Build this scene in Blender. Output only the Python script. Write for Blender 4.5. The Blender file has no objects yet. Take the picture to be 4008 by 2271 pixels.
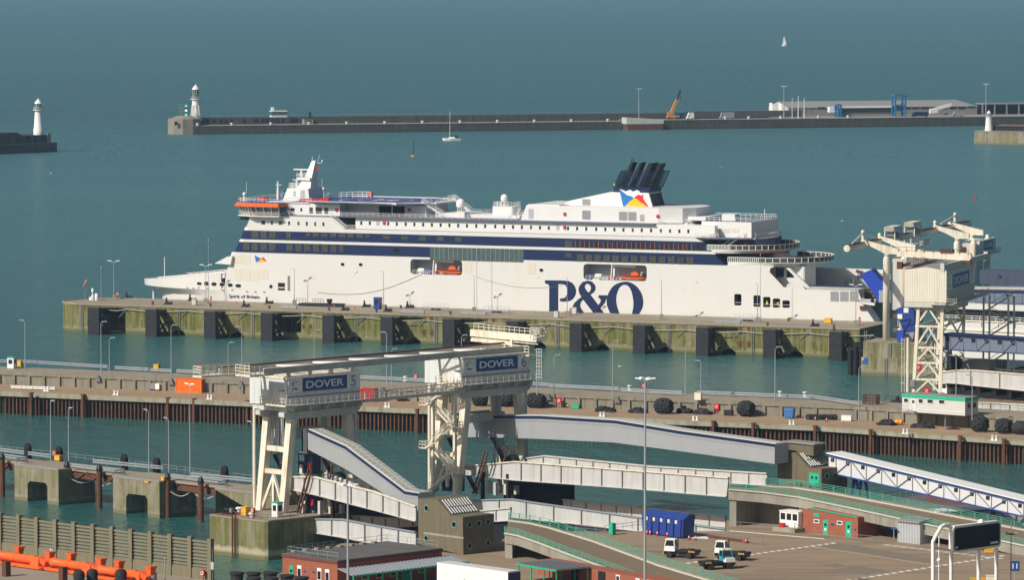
import bpy,math,random
from math import pi,sin,cos,radians,hypot,atan2,sqrt
from mathutils import Vector,Matrix
random.seed(7)
SC=bpy.context.scene
COL=SC.collection
# camera
EYE=105.0
FPX,CX,CY,YH=18714.0,2004.0,1135.5,-187.0
PITCH=math.atan((CY-YH)/FPX)
cam=bpy.data.cameras.new('camera')
cam.sensor_width=36.0
cam.lens=36.0*FPX/4008.0
cam.clip_start=5.0
cam.clip_end=80000.0
cam_o=bpy.data.objects.new('camera',cam)
COL.objects.link(cam_o)
cam_o.location=(0,0,EYE)
cam_o.rotation_euler=(pi/2-PITCH,0,0)
SC.camera=cam_o
# world, sun, exposure
SUN_EL,SUN_AZ=radians(38),atan2(-0.80,-0.60)
world=bpy.data.worlds.new('World')
SC.world=world
world.use_nodes=True
wn=world.node_tree
for n in list(wn.nodes):
 wn.nodes.remove(n)
sky=wn.nodes.new('ShaderNodeTexSky')
sky.sky_type='NISHITA'
sky.sun_disc=False
sky.sun_elevation=SUN_EL
sky.sun_rotation=SUN_AZ
sky.air_density,sky.dust_density,sky.ozone_density=1.0,4.0,1.0
bg=wn.nodes.new('ShaderNodeBackground')
bg.inputs['Strength'].default_value=0.060
wo=wn.nodes.new('ShaderNodeOutputWorld')
wn.links.new(sky.outputs[0],bg.inputs[0])
wn.links.new(bg.outputs[0],wo.inputs[0])
sun=bpy.data.lights.new('sun','SUN')
sun.energy=4.4
sun.angle=radians(0.5)
sun.color=(1.0,0.945,0.85)
sun_o=bpy.data.objects.new('sun',sun)
COL.objects.link(sun_o)
sv=Vector((sin(SUN_AZ)*cos(SUN_EL),cos(SUN_AZ)*cos(SUN_EL),sin(SUN_EL)))
sun_o.rotation_euler=sv.to_track_quat('Z','Y').to_euler()
SC.view_settings.view_transform='Standard'
SC.view_settings.look='None'
SC.view_settings.exposure=0.0
SC.view_settings.gamma=1.0
SC.view_settings.use_curve_mapping=False
SC.cycles.max_bounces=6
SC.cycles.use_denoising=True
SC.cycles.volume_bounces=0
# surveying: photograph points to places in the harbour
CROPS={'T':(0,250),'U':(1336,250),'V':(2672,250),'M':(0,1000),'N':(1336,1000),'O':(2672,1000),'B':(0,1514),'C':(1336,1514),'D':(2672,1514),'7a':(3280,840),'7b':(3280,1240),'S':(2650,860),'W':(880,620),'5a':(860,1390),'5b':(860,1760),'6a':(1560,1280),'6b':(1560,1600),'X':(540,980),'Fn':(2300,600),'Q':(1260,1080),'PO':(2040,1040),'P':(0,0),'A':(0,0)}
def K(c,x,y):
 k=.51984 if c in 'TUVMNOBCD' else{'P':1.55953,'Fn':.194553,'PO':.233463,'A':1.0}.get(c,.28327)
 return(CROPS[c][0]+x*k,CROPS[c][1]+y*k)
SP,CP=sin(PITCH),cos(PITCH)
def ray(q):
 a,b=(q[0]-CX)/FPX,-(q[1]-CY)/FPX
 return(a,CP+b*SP,-SP+b*CP)
def at(q,z):
 d=ray(q);k=(z-EYE)/d[2]
 return Vector((d[0]*k,d[1]*k,z))
def atK(c,x,y,z):
 return at(K(c,x,y),z)
def zup(p,q):
 """height of the point above ground place p that is seen at photograph row of q"""
 d=ray(q);return EYE+d[2]/hypot(d[0],d[1])*hypot(p[0],p[1])
class Fr:
 """a local survey frame: s along A to B, t away from the viewer, z up"""
 def __init__(f,A,B):
  f.O=(A[0],A[1]);L=hypot(B[0]-A[0],B[1]-A[1]);f.L=L
  f.d=((B[0]-A[0])/L,(B[1]-A[1])/L);f.n=(-f.d[1],f.d[0]);f.a=atan2(f.d[1],f.d[0])
 def loc(f,p):
  x,y=p[0]-f.O[0],p[1]-f.O[1]
  return(x*f.d[0]+y*f.d[1],x*f.n[0]+y*f.n[1])
 def w(f,s,t,z=0.0):
  return Vector((f.O[0]+s*f.d[0]+t*f.n[0],f.O[1]+s*f.d[1]+t*f.n[1],z))
 def on_t(f,q,t=0.0):
  d=ray(q);n=f.n
  k=(f.O[0]*n[0]+f.O[1]*n[1]+t)/(d[0]*n[0]+d[1]*n[1])
  return(f.loc((d[0]*k,d[1]*k))[0],EYE+d[2]*k)
 def on_s(f,q,s=0.0):
  d=ray(q);n=f.d
  k=(f.O[0]*n[0]+f.O[1]*n[1]+s)/(d[0]*n[0]+d[1]*n[1])
  return(f.loc((d[0]*k,d[1]*k))[1],EYE+d[2]*k)
 def on_z(f,q,z):
  return f.loc(at(q,z))
 def mat(f,s=0,t=0,z=0):
  return Matrix.Translation(f.w(s,t,z))@Matrix.Rotation(f.a,4,'Z')
# mesh builder
class MB:
 def __init__(b):
  b.v=[];b.f=[];b.m=[];b.mi=0
 def add(b,vs,fs):
  o=len(b.v);b.v+=[tuple(p)for p in vs]
  for f in fs:
   b.f.append(tuple(i+o for i in f));b.m.append(b.mi)
  return b
 def box(b,x0,x1,y0,y1,z0,z1):
  return b.add([(x0,y0,z0),(x1,y0,z0),(x1,y1,z0),(x0,y1,z0),(x0,y0,z1),(x1,y0,z1),(x1,y1,z1),(x0,y1,z1)],[(0,3,2,1),(4,5,6,7),(0,1,5,4),(1,2,6,5),(2,3,7,6),(3,0,4,7)])
 def cbox(b,c,sx,sy,z0,z1):
  return b.box(c[0]-sx/2,c[0]+sx/2,c[1]-sy/2,c[1]+sy/2,z0,z1)
 def quad(b,*p):
  return b.add(p,[tuple(range(len(p)))])
 def loft(b,A,B,caps=True):
  n=len(A);fs=[(i,(i+1)%n,n+(i+1)%n,n+i)for i in range(n)]
  if caps:fs+=[tuple(range(n))[::-1],tuple(range(n,2*n))]
  return b.add(list(A)+list(B),fs)
 def loftn(b,rings,caps=True):
  n=len(rings[0]);vs=[];fs=[]
  for r in rings:vs+=list(r)
  for k in range(len(rings)-1):
   for i in range(n):
    fs.append((k*n+i,k*n+(i+1)%n,(k+1)*n+(i+1)%n,(k+1)*n+i))
  if caps:
   fs.append(tuple(range(n))[::-1]);fs.append(tuple(range((len(rings)-1)*n,len(rings)*n)))
  return b.add(vs,fs)
 def sz(b,poly,t0,t1):
  return b.loft([(s,t0,z)for s,z in poly],[(s,t1,z)for s,z in poly])
 def tz(b,poly,s0,s1):
  return b.loft([(s0,t,z)for t,z in poly],[(s1,t,z)for t,z in poly])
 def st(b,poly,z0,z1):
  return b.loft([(s,t,z0)for s,t in poly],[(s,t,z1)for s,t in poly])
 def bar(b,p,q,w,h=None,up=(0,0,1)):
  p,q=Vector(p),Vector(q);h=h or w
  d=(q-p).normalized();u=Vector(up)
  if abs(d.dot(u))>.98:u=Vector((0,1,0))
  x=d.cross(u).normalized();y=x.cross(d)
  x*=w/2;y*=h/2
  return b.loft([p-x-y,p+x-y,p+x+y,p-x+y],[q-x-y,q+x-y,q+x+y,q-x+y])
 def tube(b,p,q,r,r1=None,n=8,caps=True):
  p,q=Vector(p),Vector(q);r1=r if r1 is None else r1
  d=(q-p).normalized();u=Vector((0,0,1))if abs(d.z)<.95 else Vector((1,0,0))
  x=d.cross(u).normalized();y=x.cross(d)
  return b.loft([p+(x*cos(a)+y*sin(a))*r for a in[2*pi*i/n for i in range(n)]],[q+(x*cos(a)+y*sin(a))*r1 for a in[2*pi*i/n for i in range(n)]],caps)
 def path(b,pts,r,n=6):
  for p,q in zip(pts,pts[1:]):b.tube(p,q,r,n=n,caps=False)
  return b
 def bars(b,pts,w,h=None):
  for p,q in zip(pts,pts[1:]):b.bar(p,q,w,h)
  return b
 def lathe(b,prof,n=16,c=(0,0,0),axis='z'):
  rings=[]
  for r,z in prof:
   ring=[]
   for i in range(n):
    a=2*pi*i/n
    p=(r*cos(a),r*sin(a),z)
    if axis=='x':p=(z,r*cos(a),r*sin(a))
    if axis=='y':p=(r*cos(a),z,r*sin(a))
    ring.append((p[0]+c[0],p[1]+c[1],p[2]+c[2]))
   rings.append(ring)
  return b.loftn(rings)
 def torus(b,c,R,r,ax='y',n=14,m=6,rot=None):
  vs=[];fs=[]
  for i in range(n):
   for j in range(m):
    A,B=2*pi*i/n,2*pi*j/m
    x,y,z=(R+r*cos(B))*cos(A),(R+r*cos(B))*sin(A),r*sin(B)
    p=Vector({'z':(x,y,z),'y':(x,z,y),'x':(z,x,y)}[ax])
    if rot is not None:p=rot@Vector((x,y,z))
    vs.append(p+Vector(c));fs.append((i*m+j,((i+1)%n)*m+j,((i+1)%n)*m+(j+1)%m,i*m+(j+1)%m))
  return b.add(vs,fs)
 def ball(b,c,r,n=10,m=6,sz=1.0):
  return b.lathe([(max(r*sin(pi*k/m),1e-3),-r*cos(pi*k/m)*sz)for k in range(m+1)],n,c)
 def rail(b,pts,h=1.1,rails=(1.1,.55),step=2.0,r=.03,post=None,sq=False):
  """hand rail along a polyline: posts and rails"""
  pr=post or r
  for p,q in zip(pts,pts[1:]):
   p,q=Vector(p),Vector(q);L=(q-p).length;n=max(1,round(L/step))
   for k in range(n+1):
    c=p.lerp(q,k/n)
    b.bar(c,c+Vector((0,0,h)),pr*2)
   for z in rails:
    b.bar(p+Vector((0,0,z)),q+Vector((0,0,z)),r*2)
  return b
 def mesh(b,name,mats):
  me=bpy.data.meshes.new(name)
  me.from_pydata(b.v,[],b.f)
  for m in(mats if isinstance(mats,(list,tuple))else[mats]):me.materials.append(m)
  if any(b.m):me.polygons.foreach_set('material_index',b.m)
  bm=__import__('bmesh').new();bm.from_mesh(me)
  __import__('bmesh').ops.recalc_face_normals(bm,faces=bm.faces);bm.to_mesh(me);bm.free()
  return me
 def build(b,name,mats,parent=None,mw=None,smooth=False,**tags):
  return put(name,b.mesh(name,mats),parent,mw,smooth,**tags)
def put(name,me,parent=None,mw=None,smooth=False,**tags):
 o=bpy.data.objects.new(name,me);COL.objects.link(o)
 if smooth:
  for p in me.polygons:p.use_smooth=True
  try:me.set_sharp_from_angle(angle=radians(40))
  except Exception:pass
 if mw is not None:o.matrix_local=mw
 if parent is not None:o.parent=parent
 for k,v in tags.items():o[k]=v
 return o
def thing(name,label,cat,mw=None,group=None):
 o=bpy.data.objects.new(name,None);COL.objects.link(o)
 if mw is not None:o.matrix_local=mw
 o['label']=label;o['category']=cat
 if group:o['group']=group
 return o
def T(x=0,y=0,z=0,a=0.0):
 return Matrix.Translation((x,y,z))@Matrix.Rotation(a,4,'Z')
def copy_thing(o,mw,label=None,group=None):
 c=o.copy();COL.objects.link(c);c.matrix_local=mw
 if label:c['label']=label
 if group:c['group']=group
 for ch in list(o.children):
  d=ch.copy();COL.objects.link(d);d.parent=c
  for g in list(ch.children):
   e=g.copy();COL.objects.link(e);e.parent=d
 return c
def copies(me,name,mats,parent,**tags):
 """pieces that share one mesh, one object for each matrix"""
 out=[]
 for m in mats:out.append(put(name,me,parent,m,**tags))
 return out
def text_mesh(body,size,depth=.02,sx=1.0,bold=0.0):
 cu=bpy.data.curves.new('lettering','FONT')
 cu.body=body;cu.size=size;cu.extrude=depth;cu.offset=bold
 cu.align_x='CENTER';cu.align_y='CENTER';cu.resolution_u=3
 o=bpy.data.objects.new('lettering',cu)
 COL.objects.link(o)
 dg=bpy.context.evaluated_depsgraph_get();dg.update()
 me=bpy.data.meshes.new_from_object(o.evaluated_get(dg))
 bpy.data.objects.remove(o)
 me.transform(Matrix.Rotation(pi/2,4,'X')@Matrix.Diagonal((sx,1,1,1)))
 xs=[v.co.x for v in me.vertices];zs=[v.co.z for v in me.vertices]
 me.transform(Matrix.Translation((-(min(xs)+max(xs))/2,0,-(min(zs)+max(zs))/2)))
 return me
def text_fit(body,w,h,depth,mat,bold=0.0):
 me=text_mesh(body,1.0,depth,1.0,bold)
 xs=[v.co.x for v in me.vertices];zs=[v.co.z for v in me.vertices]
 me.transform(Matrix.Diagonal((w/(max(xs)-min(xs)),1,h/(max(zs)-min(zs)),1)))
 me.materials.clear();me.materials.append(mat)
 return me
# materials
def new_mat(name):
 m=bpy.data.materials.new(name);m.use_nodes=True
 nt=m.node_tree
 return m,nt,nt.nodes['Principled BSDF'],nt.nodes.new,nt.links.new
def noise(nt,vec,scale,detail=4,rough=.6):
 n=nt.nodes.new('ShaderNodeTexNoise');n.inputs['Scale'].default_value=scale
 n.inputs['Detail'].default_value=detail;n.inputs['Roughness'].default_value=rough
 nt.links.new(vec,n.inputs['Vector']);return n.outputs['Fac']
def ramp(nt,fac,stops):
 r=nt.nodes.new('ShaderNodeValToRGB');e=r.color_ramp.elements
 while len(e)<len(stops):e.new(.5)
 for k,(p,c)in enumerate(stops):
  e[k].position=p;e[k].color=(c,c,c,1)if isinstance(c,(int,float))else(*c,1)
 nt.links.new(fac,r.inputs[0]);return r.outputs[0]
def mixc(nt,fac,a,b):
 m=nt.nodes.new('ShaderNodeMix');m.data_type='RGBA'
 for i,v in((0,fac),(6,a),(7,b)):
  if isinstance(v,(int,float)):m.inputs[i].default_value=v
  elif isinstance(v,tuple):m.inputs[i].default_value=(*v,1)
  else:nt.links.new(v,m.inputs[i])
 return m.outputs[2]
def mul(nt,a,b):
 m=nt.nodes.new('ShaderNodeMath');m.operation='MULTIPLY'
 for i,v in((0,a),(1,b)):
  if isinstance(v,(int,float)):m.inputs[i].default_value=v
  else:nt.links.new(v,m.inputs[i])
 return m.outputs[0]
def mapping(nt,vec,sc):
 m=nt.nodes.new('ShaderNodeMapping');m.inputs['Scale'].default_value=sc
 nt.links.new(vec,m.inputs['Vector']);return m.outputs[0]
def geo_pos(nt):return nt.nodes.new('ShaderNodeNewGeometry').outputs['Position']
def obj_pos(nt):return nt.nodes.new('ShaderNodeTexCoord').outputs['Object']
def sep_z(nt,vec):
 s=nt.nodes.new('ShaderNodeSeparateXYZ');nt.links.new(vec,s.inputs[0]);return s.outputs['Z']
def mp(name,col,rough=.55,var=.12,sc=.5,streak=None,samt=.5,ssc=(1.2,1.2,.12),spot=None,spamt=.5,spsc=.8,metal=0.0,spec=.35,bump=0.0,bsc=4.0,thr=(.5,.7)):
 """weathered paint, stone or metal: tone noise, running streaks, patches"""
 m,nt,p,N,L=new_mat(name)
 v=geo_pos(nt)
 c=mixc(nt,noise(nt,v,sc),tuple(x*(1-var)for x in col),tuple(min(1,x*(1+var))for x in col))
 if spot:c=mixc(nt,mul(nt,ramp(nt,noise(nt,v,spsc,5,.65),[(thr[0],0.0),(thr[1],1.0)]),spamt),c,spot)
 if streak:c=mixc(nt,mul(nt,ramp(nt,noise(nt,mapping(nt,v,ssc),1.0,4,.6),[(.48,0.0),(.68,1.0)]),samt),c,streak)
 L(c,p.inputs['Base Color'])
 p.inputs['Roughness'].default_value=rough;p.inputs['Metallic'].default_value=metal
 p.inputs['Specular IOR Level'].default_value=spec
 if bump:
  b=N('ShaderNodeBump');b.inputs['Strength'].default_value=bump;b.inputs['Distance'].default_value=.1
  L(noise(nt,v,bsc,4),b.inputs['Height']);L(b.outputs[0],p.inputs['Normal'])
 return m
def wet_wall(name,base,alga,pale,z_weed,streak,zfoot=1.6):
 """harbour masonry: algae hanging from the deck edge, pale barnacle band and green foot above the water"""
 m,nt,p,N,L=new_mat(name)
 v=geo_pos(nt);z=sep_z(nt,v)
 c=mixc(nt,noise(nt,v,.7,6,.7),tuple(x*.72 for x in base),tuple(x*1.22 for x in base))
 run=ramp(nt,noise(nt,mapping(nt,v,(.85,.85,.05)),1.0,5,.65),[(.34,0.0),(.56,1.0)])
 blotch=ramp(nt,noise(nt,v,.28,5,.6),[(.28,0.0),(.52,1.0)])
 c=mixc(nt,mul(nt,mul(nt,run,blotch),.95),c,alga)
 dark=ramp(nt,noise(nt,mapping(nt,v,(1.6,1.6,.09)),1.0,4,.6),[(.52,0.0),(.70,1.0)])
 c=mixc(nt,mul(nt,dark,.55),c,streak)
 zn=N('ShaderNodeMath');zn.operation='ADD';L(z,zn.inputs[0])
 L(mul(nt,noise(nt,mapping(nt,v,(.5,.5,.3)),1.0,5,.7),2.6),zn.inputs[1])
 mr=N('ShaderNodeMapRange');mr.inputs['From Min'].default_value=z_weed+1.1;mr.inputs['From Max'].default_value=z_weed+1.7
 mr.inputs['To Min'].default_value=1;mr.inputs['To Max'].default_value=0
 L(zn.outputs[0],mr.inputs['Value'])
 palev=mixc(nt,noise(nt,v,1.1,5,.7),tuple(x*.6 for x in pale),tuple(x*1.15 for x in pale))
 c=mixc(nt,mul(nt,mr.outputs[0],.85),c,palev)
 mr2=N('ShaderNodeMapRange');mr2.inputs['From Min'].default_value=.5;mr2.inputs['From Max'].default_value=zfoot
 mr2.inputs['To Min'].default_value=1;mr2.inputs['To Max'].default_value=0
 L(z,mr2.inputs['Value'])
 c=mixc(nt,mul(nt,mr2.outputs[0],.8),c,tuple(x*.8 for x in alga))
 L(c,p.inputs['Base Color']);p.inputs['Roughness'].default_value=.85;p.inputs['Specular IOR Level'].default_value=.2
 b=N('ShaderNodeBump');b.inputs['Strength'].default_value=.35;b.inputs['Distance'].default_value=.15
 L(noise(nt,v,2.5,5),b.inputs['Height']);L(b.outputs[0],p.inputs['Normal'])
 return m
def ribbed(name,col,axis,pitch,depth=.5,rough=.5,var=.08,streak=None,samt=.4):
 """profiled sheet: fine corrugation too far away to tell apart"""
 m,nt,p,N,L=new_mat(name)
 v=obj_pos(nt);w=N('ShaderNodeTexWave');w.bands_direction=axis;w.inputs['Scale'].default_value=2*pi/pitch/20*1.0
 L(v,w.inputs['Vector'])
 c=mixc(nt,noise(nt,v,.4),tuple(x*(1-var)for x in col),tuple(min(1,x*(1+var))for x in col))
 if streak:c=mixc(nt,mul(nt,ramp(nt,noise(nt,mapping(nt,v,(1.5,1.5,.15)),1.0),[(.5,0.0),(.7,1.0)]),samt),c,streak)
 L(c,p.inputs['Base Color']);p.inputs['Roughness'].default_value=rough
 b=N('ShaderNodeBump');b.inputs['Strength'].default_value=depth;b.inputs['Distance'].default_value=.06
 L(w.outputs['Fac'],b.inputs['Height']);L(b.outputs[0],p.inputs['Normal'])
 return m
MT={}
MT['ship_white']=mp('ship white paint',(.67,.67,.655),.38,.03,.08,streak=(.66,.60,.50),samt=.22,ssc=(.6,.6,.03),spot=(.64,.625,.59),spamt=.35,spsc=.12)
MT['ship_white2']=mp('superstructure white paint',(.74,.735,.715),.42,.04,.15)
MT['ship_navy']=mp('navy hull paint',(.011,.024,.082),.35,.15,.1)
MT['navy_dark']=mp('dark navy funnel paint',(.010,.018,.05),.45,.2,.3)
MT['deck_blue']=mp('blue deck coating',(.045,.075,.26),.6,.15,.3)
MT['deck_grey']=mp('blue grey weather deck',(.16,.18,.27),.7,.15,.4)
MT['shade_grey']=mp('grey bulkhead paint',(.42,.44,.47),.5,.08,.2)
MT['soot']=mp('sooty exhaust steel',(.010,.011,.014),.5,.3,.8)
MT['orange']=mp('orange safety paint',(.78,.125,.022),.45,.08,.3)
MT['red']=mp('red cabinet paint',(.55,.018,.022),.45,.1,.5)
MT['yellow']=mp('yellow safety paint',(.72,.40,.03),.5,.1,.6)
MT['hiviz']=mp('high visibility cloth',(.62,.82,.02),.7,.05)
MT['black']=mp('black painted steel',(.018,.018,.02),.5,.2)
MT['rubber']=mp('worn rubber',(.022,.022,.024),.8,.35,1.5,spot=(.06,.06,.06),spamt=.5,spsc=2)
MT['louvre']=mp('grey louvre',(.20,.20,.20),.55,.1)
MT['cream_door']=mp('cream shell door paint',(.66,.62,.53),.5,.04,.3)
MT['white']=mp('white paint',(.80,.80,.78),.45,.04,.4)
MT['galv']=mp('galvanised steel',(.36,.39,.43),.45,.1,.6,metal=.3)
MT['galv_dark']=mp('dull galvanised steel',(.24,.25,.27),.55,.12,.6,metal=.2)
MT['wood']=mp('teak planks',(.28,.13,.07),.7,.2,1)
MT['blue']=mp('blue painted steel',(.022,.052,.25),.45,.1,.4)
MT['bright_blue']=mp('bright blue ramp paint',(.02,.06,.42),.42,.1,.3)
MT['sign_blue']=mp('blue sign enamel',(.022,.075,.27),.4,.06,.3)
MT['green']=mp('sea green paint',(.02,.42,.25),.5,.1,.5)
MT['rail_green']=mp('faded green rail paint',(.10,.36,.27),.5,.12,.8)
MT['cream']=mp('cream structural paint',(.79,.73,.60),.5,.05,.25,streak=(.36,.22,.11),samt=.42,ssc=(1.1,1.1,.10),spot=(.55,.48,.36),spamt=.35,spsc=.6)
MT['cream_grey']=mp('weathered pale grey paint',(.58,.57,.53),.55,.07,.25,streak=(.34,.31,.27),samt=.4,ssc=(.8,.8,.08))
MT['house_white']=mp('winch house cladding',(.66,.67,.67),.5,.05,.2,streak=(.36,.33,.29),samt=.45,ssc=(.9,.9,.07))
MT['span_white']=mp('link span web paint',(.55,.54,.53),.5,.05,.2,streak=(.36,.31,.25),samt=.42,ssc=(.9,.9,.09),spot=(.45,.44,.42),spamt=.5,spsc=.35)
MT['stiff']=mp('stiffener shade paint',(.30,.29,.30),.6,.1)
MT['beam_grey']=mp('grey beam paint',(.40,.41,.43),.5,.08,.25)
MT['slate_blue']=mp('slate blue gangway cladding',(.15,.185,.26),.5,.08,.15)
MT['slate_deep']=mp('deep slate blue cladding',(.065,.08,.125),.5,.1,.15)
MT['deck_concrete']=mp('quay deck concrete',(.30,.255,.195),.9,.14,.12,spot=(.20,.165,.125),spamt=.55,spsc=.10,bump=.2,spec=.2)
MT['apron']=mp('worn apron surfacing',(.34,.24,.15),.9,.14,.12,spot=(.34,.18,.10),spamt=.3,spsc=.09,bump=.2,spec=.2)
MT['parapet']=mp('parapet concrete',(.235,.215,.165),.9,.12,.25,streak=(.11,.105,.08),samt=.55,ssc=(1.1,1.1,.12),spot=(.30,.285,.23),spamt=.4,spsc=.3,spec=.2)
MT['coping']=mp('coping concrete',(.32,.30,.23),.9,.14,.3,streak=(.13,.14,.06),samt=.6,ssc=(.7,.7,.2),spec=.2)
MT['bunker']=mp('board marked concrete',(.155,.135,.09),.9,.1,.3,streak=(.10,.088,.06),samt=.6,ssc=(2.2,2.2,.06),spot=(.19,.18,.13),spamt=.4,spsc=.3,spec=.15)
MT['ramp_concrete']=mp('flyover concrete',(.30,.28,.235),.9,.12,.2,streak=(.15,.14,.115),samt=.5,ssc=(.9,.9,.14),spec=.2)
MT['tarmac']=mp('yard tarmac',(.30,.228,.155),.95,.10,.06,spot=(.235,.185,.135),spamt=.6,spsc=.045,spec=.15,thr=(.5,.56),streak=(.16,.125,.09),samt=.55,ssc=(.035,.35,1),bump=.15)
MT['tarmac_ramp']=mp('worn ramp surfacing',(.215,.165,.11),.95,.14,.15,spot=(.16,.128,.09),spamt=.5,spsc=.2,spec=.15)
MT['marking']=mp('worn road paint',(.66,.65,.60),.8,.06,1,spot=(.35,.33,.30),spamt=.5,spsc=1.2)
MT['kerb']=mp('pale kerb stone',(.55,.52,.43),.85,.1,.5)
MT['brick']=mp('red brick',(.30,.095,.055),.9,.18,1.2,spot=(.36,.15,.09),spamt=.4,spsc=.9)
MT['flat_roof']=mp('grey roofing felt',(.115,.11,.108),.9,.15,.3,spot=(.16,.15,.14),spamt=.5,spsc=.2)
MT['pile_a']=mp('rusty pile steel',(.115,.055,.030),.85,.3,.8,spot=(.03,.026,.022),spamt=.75,spsc=1.0,streak=(.18,.11,.075),samt=.4,ssc=(1.5,1.5,.2),spec=.2)
MT['pile_dark']=mp('dark pile steel',(.030,.022,.017),.9,.4,.8,spec=.2)
MT['rust']=mp('rusty steel',(.13,.055,.032),.85,.3,.7,spot=(.06,.03,.022),spamt=.6,spsc=1,spec=.2)
MT['timber']=mp('weathered timber',(.215,.185,.12),.9,.2,.8,streak=(.13,.11,.07),samt=.5,ssc=(.6,.6,2.5),spec=.15)
MT['timber_post']=mp('weathered concrete post',(.20,.18,.12),.9,.15,.8,streak=(.10,.10,.06),samt=.5,ssc=(2,2,.2),spec=.15)
MT['far_stone']=mp('far breakwater masonry',(.085,.080,.070),.95,.3,.15,streak=(.04,.04,.035),samt=.6,ssc=(.25,.25,.06),spot=(.14,.13,.11),spamt=.4,spsc=.08,spec=.1)
MT['pale_stone']=mp('pale pierhead masonry',(.27,.245,.20),.95,.16,.15,streak=(.14,.125,.10),samt=.5,ssc=(.3,.3,.06),spec=.1)
MT['far_deck']=mp('pier deck',(.28,.26,.23),.9,.12,.1)
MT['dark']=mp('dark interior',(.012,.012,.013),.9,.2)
MT['shed']=mp('grey shed cladding',(.25,.245,.225),.6,.06,.2)
MT['shed_roof']=mp('pale grey shed roof',(.27,.265,.25),.6,.05,.1)
MT['grass_roof']=mp('brown tiled roof',(.16,.11,.06),.9,.2,.3)
MT['tug_teal']=mp('teal cab paint',(.03,.30,.38),.4,.08)
MT['glass']=mp('dark window glass',(.018,.022,.026),.08,.1,spec=.6)
MT['glass_tint']=mp('curtained window',(.085,.085,.072),.2,.5,1.2,spec=.5)
MT['glass_green']=mp('green lounge glass',(.07,.11,.115),.12,.35,.6,spec=.6)
MT['roof_glass']=mp('dull rooflight glass',(.035,.048,.045),.35,.3,.5,spec=.3)
MT['pen']=ribbed('profiled grey cladding',(.33,.345,.36),'X',.6,.35)
MT['pen_pale']=ribbed('profiled pale roof',(.52,.51,.46),'X',1.2,.3)
MT['clad_cream']=ribbed('ribbed cream cladding',(.72,.68,.57),'X',.55,.55,streak=(.5,.44,.33),samt=.3)
MT['flag_blue']=mp('flag blue',(.015,.17,.48),.5,.3,1.5)
MT['flag_red']=mp('flag red',(.65,.02,.03),.5,.2,1.5)
MT['flag_yellow']=mp('flag yellow',(.85,.46,.01),.5,.12,1.5)
MT['flag_white']=mp('flag white',(.78,.78,.76),.5,.06,1.5)
MT['log']=mp('cut timber',(.16,.095,.05),.9,.35,2)
MT['rope']=mp('pale rope',(.45,.43,.38),.8,.15,2)
MT['rope_dark']=mp('brown mooring rope',(.22,.18,.14),.8,.15,2)
MT['gantry_blue']=mp('far gantry blue',(.03,.16,.34),.5,.1)
MT['crane_orange']=mp('crane orange',(.55,.24,.04),.5,.1)
MT['weed']=mp('dead weed heap',(.06,.025,.02),.95,.4,2)
# sea and air
def water_mat():
 m,nt,p,N,L=new_mat('harbour water')
 v=geo_pos(nt)
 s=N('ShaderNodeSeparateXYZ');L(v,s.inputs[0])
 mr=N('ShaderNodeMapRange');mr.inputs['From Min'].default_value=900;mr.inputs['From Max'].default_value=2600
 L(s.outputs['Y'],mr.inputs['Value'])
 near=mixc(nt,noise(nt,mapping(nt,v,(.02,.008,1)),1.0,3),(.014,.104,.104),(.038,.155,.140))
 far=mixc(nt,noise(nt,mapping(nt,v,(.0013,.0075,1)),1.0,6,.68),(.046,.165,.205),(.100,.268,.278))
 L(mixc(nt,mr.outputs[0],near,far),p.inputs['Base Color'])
 rr=N('ShaderNodeMapRange');rr.inputs['From Min'].default_value=850;rr.inputs['From Max'].default_value=3200
 rr.inputs['To Min'].default_value=.055;rr.inputs['To Max'].default_value=.40
 L(s.outputs['Y'],rr.inputs['Value']);L(rr.outputs[0],p.inputs['Roughness'])
 p.inputs['IOR'].default_value=1.33;p.inputs['Specular IOR Level'].default_value=.48
 b1=N('ShaderNodeBump');b1.inputs['Strength'].default_value=.85;b1.inputs['Distance'].default_value=.30
 L(noise(nt,mapping(nt,v,(.42,.26,1)),1.0,5,.7),b1.inputs['Height'])
 b2=N('ShaderNodeBump');b2.inputs['Strength'].default_value=.9;b2.inputs['Distance'].default_value=2.2
 L(noise(nt,mapping(nt,v,(.10,.05,1)),1.0,6,.75),b2.inputs['Height'])
 b3=N('ShaderNodeBump');b3.inputs['Distance'].default_value=9.0
 m3=N('ShaderNodeMapRange');m3.inputs['From Min'].default_value=1250;m3.inputs['From Max'].default_value=3000;L(s.outputs['Y'],m3.inputs['Value']);L(m3.outputs[0],b3.inputs['Strength'])
 L(noise(nt,mapping(nt,v,(.055,.022,1)),1.0,8,.85),b3.inputs['Height'])
 L(b1.outputs[0],b2.inputs['Normal']);L(b2.outputs[0],b3.inputs['Normal']);L(b3.outputs[0],p.inputs['Normal'])
 return m
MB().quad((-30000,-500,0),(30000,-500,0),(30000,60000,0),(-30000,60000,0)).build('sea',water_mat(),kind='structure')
hz=MB().box(-30500,30500,-600,60500,-1.0,130.0)
hm,hnt,hp,hN,hL=new_mat('sea haze')
hnt.nodes.remove(hp)
pv=hN('ShaderNodeVolumePrincipled');pv.inputs['Density'].default_value=5.4e-5
pv.inputs['Color'].default_value=(.42,.68,1.0,1);pv.inputs['Anisotropy'].default_value=.1
hL(pv.outputs[0],hnt.nodes['Material Output'].inputs['Volume'])
HAZE=hz.build('haze',hm,kind='stuff')
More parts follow.
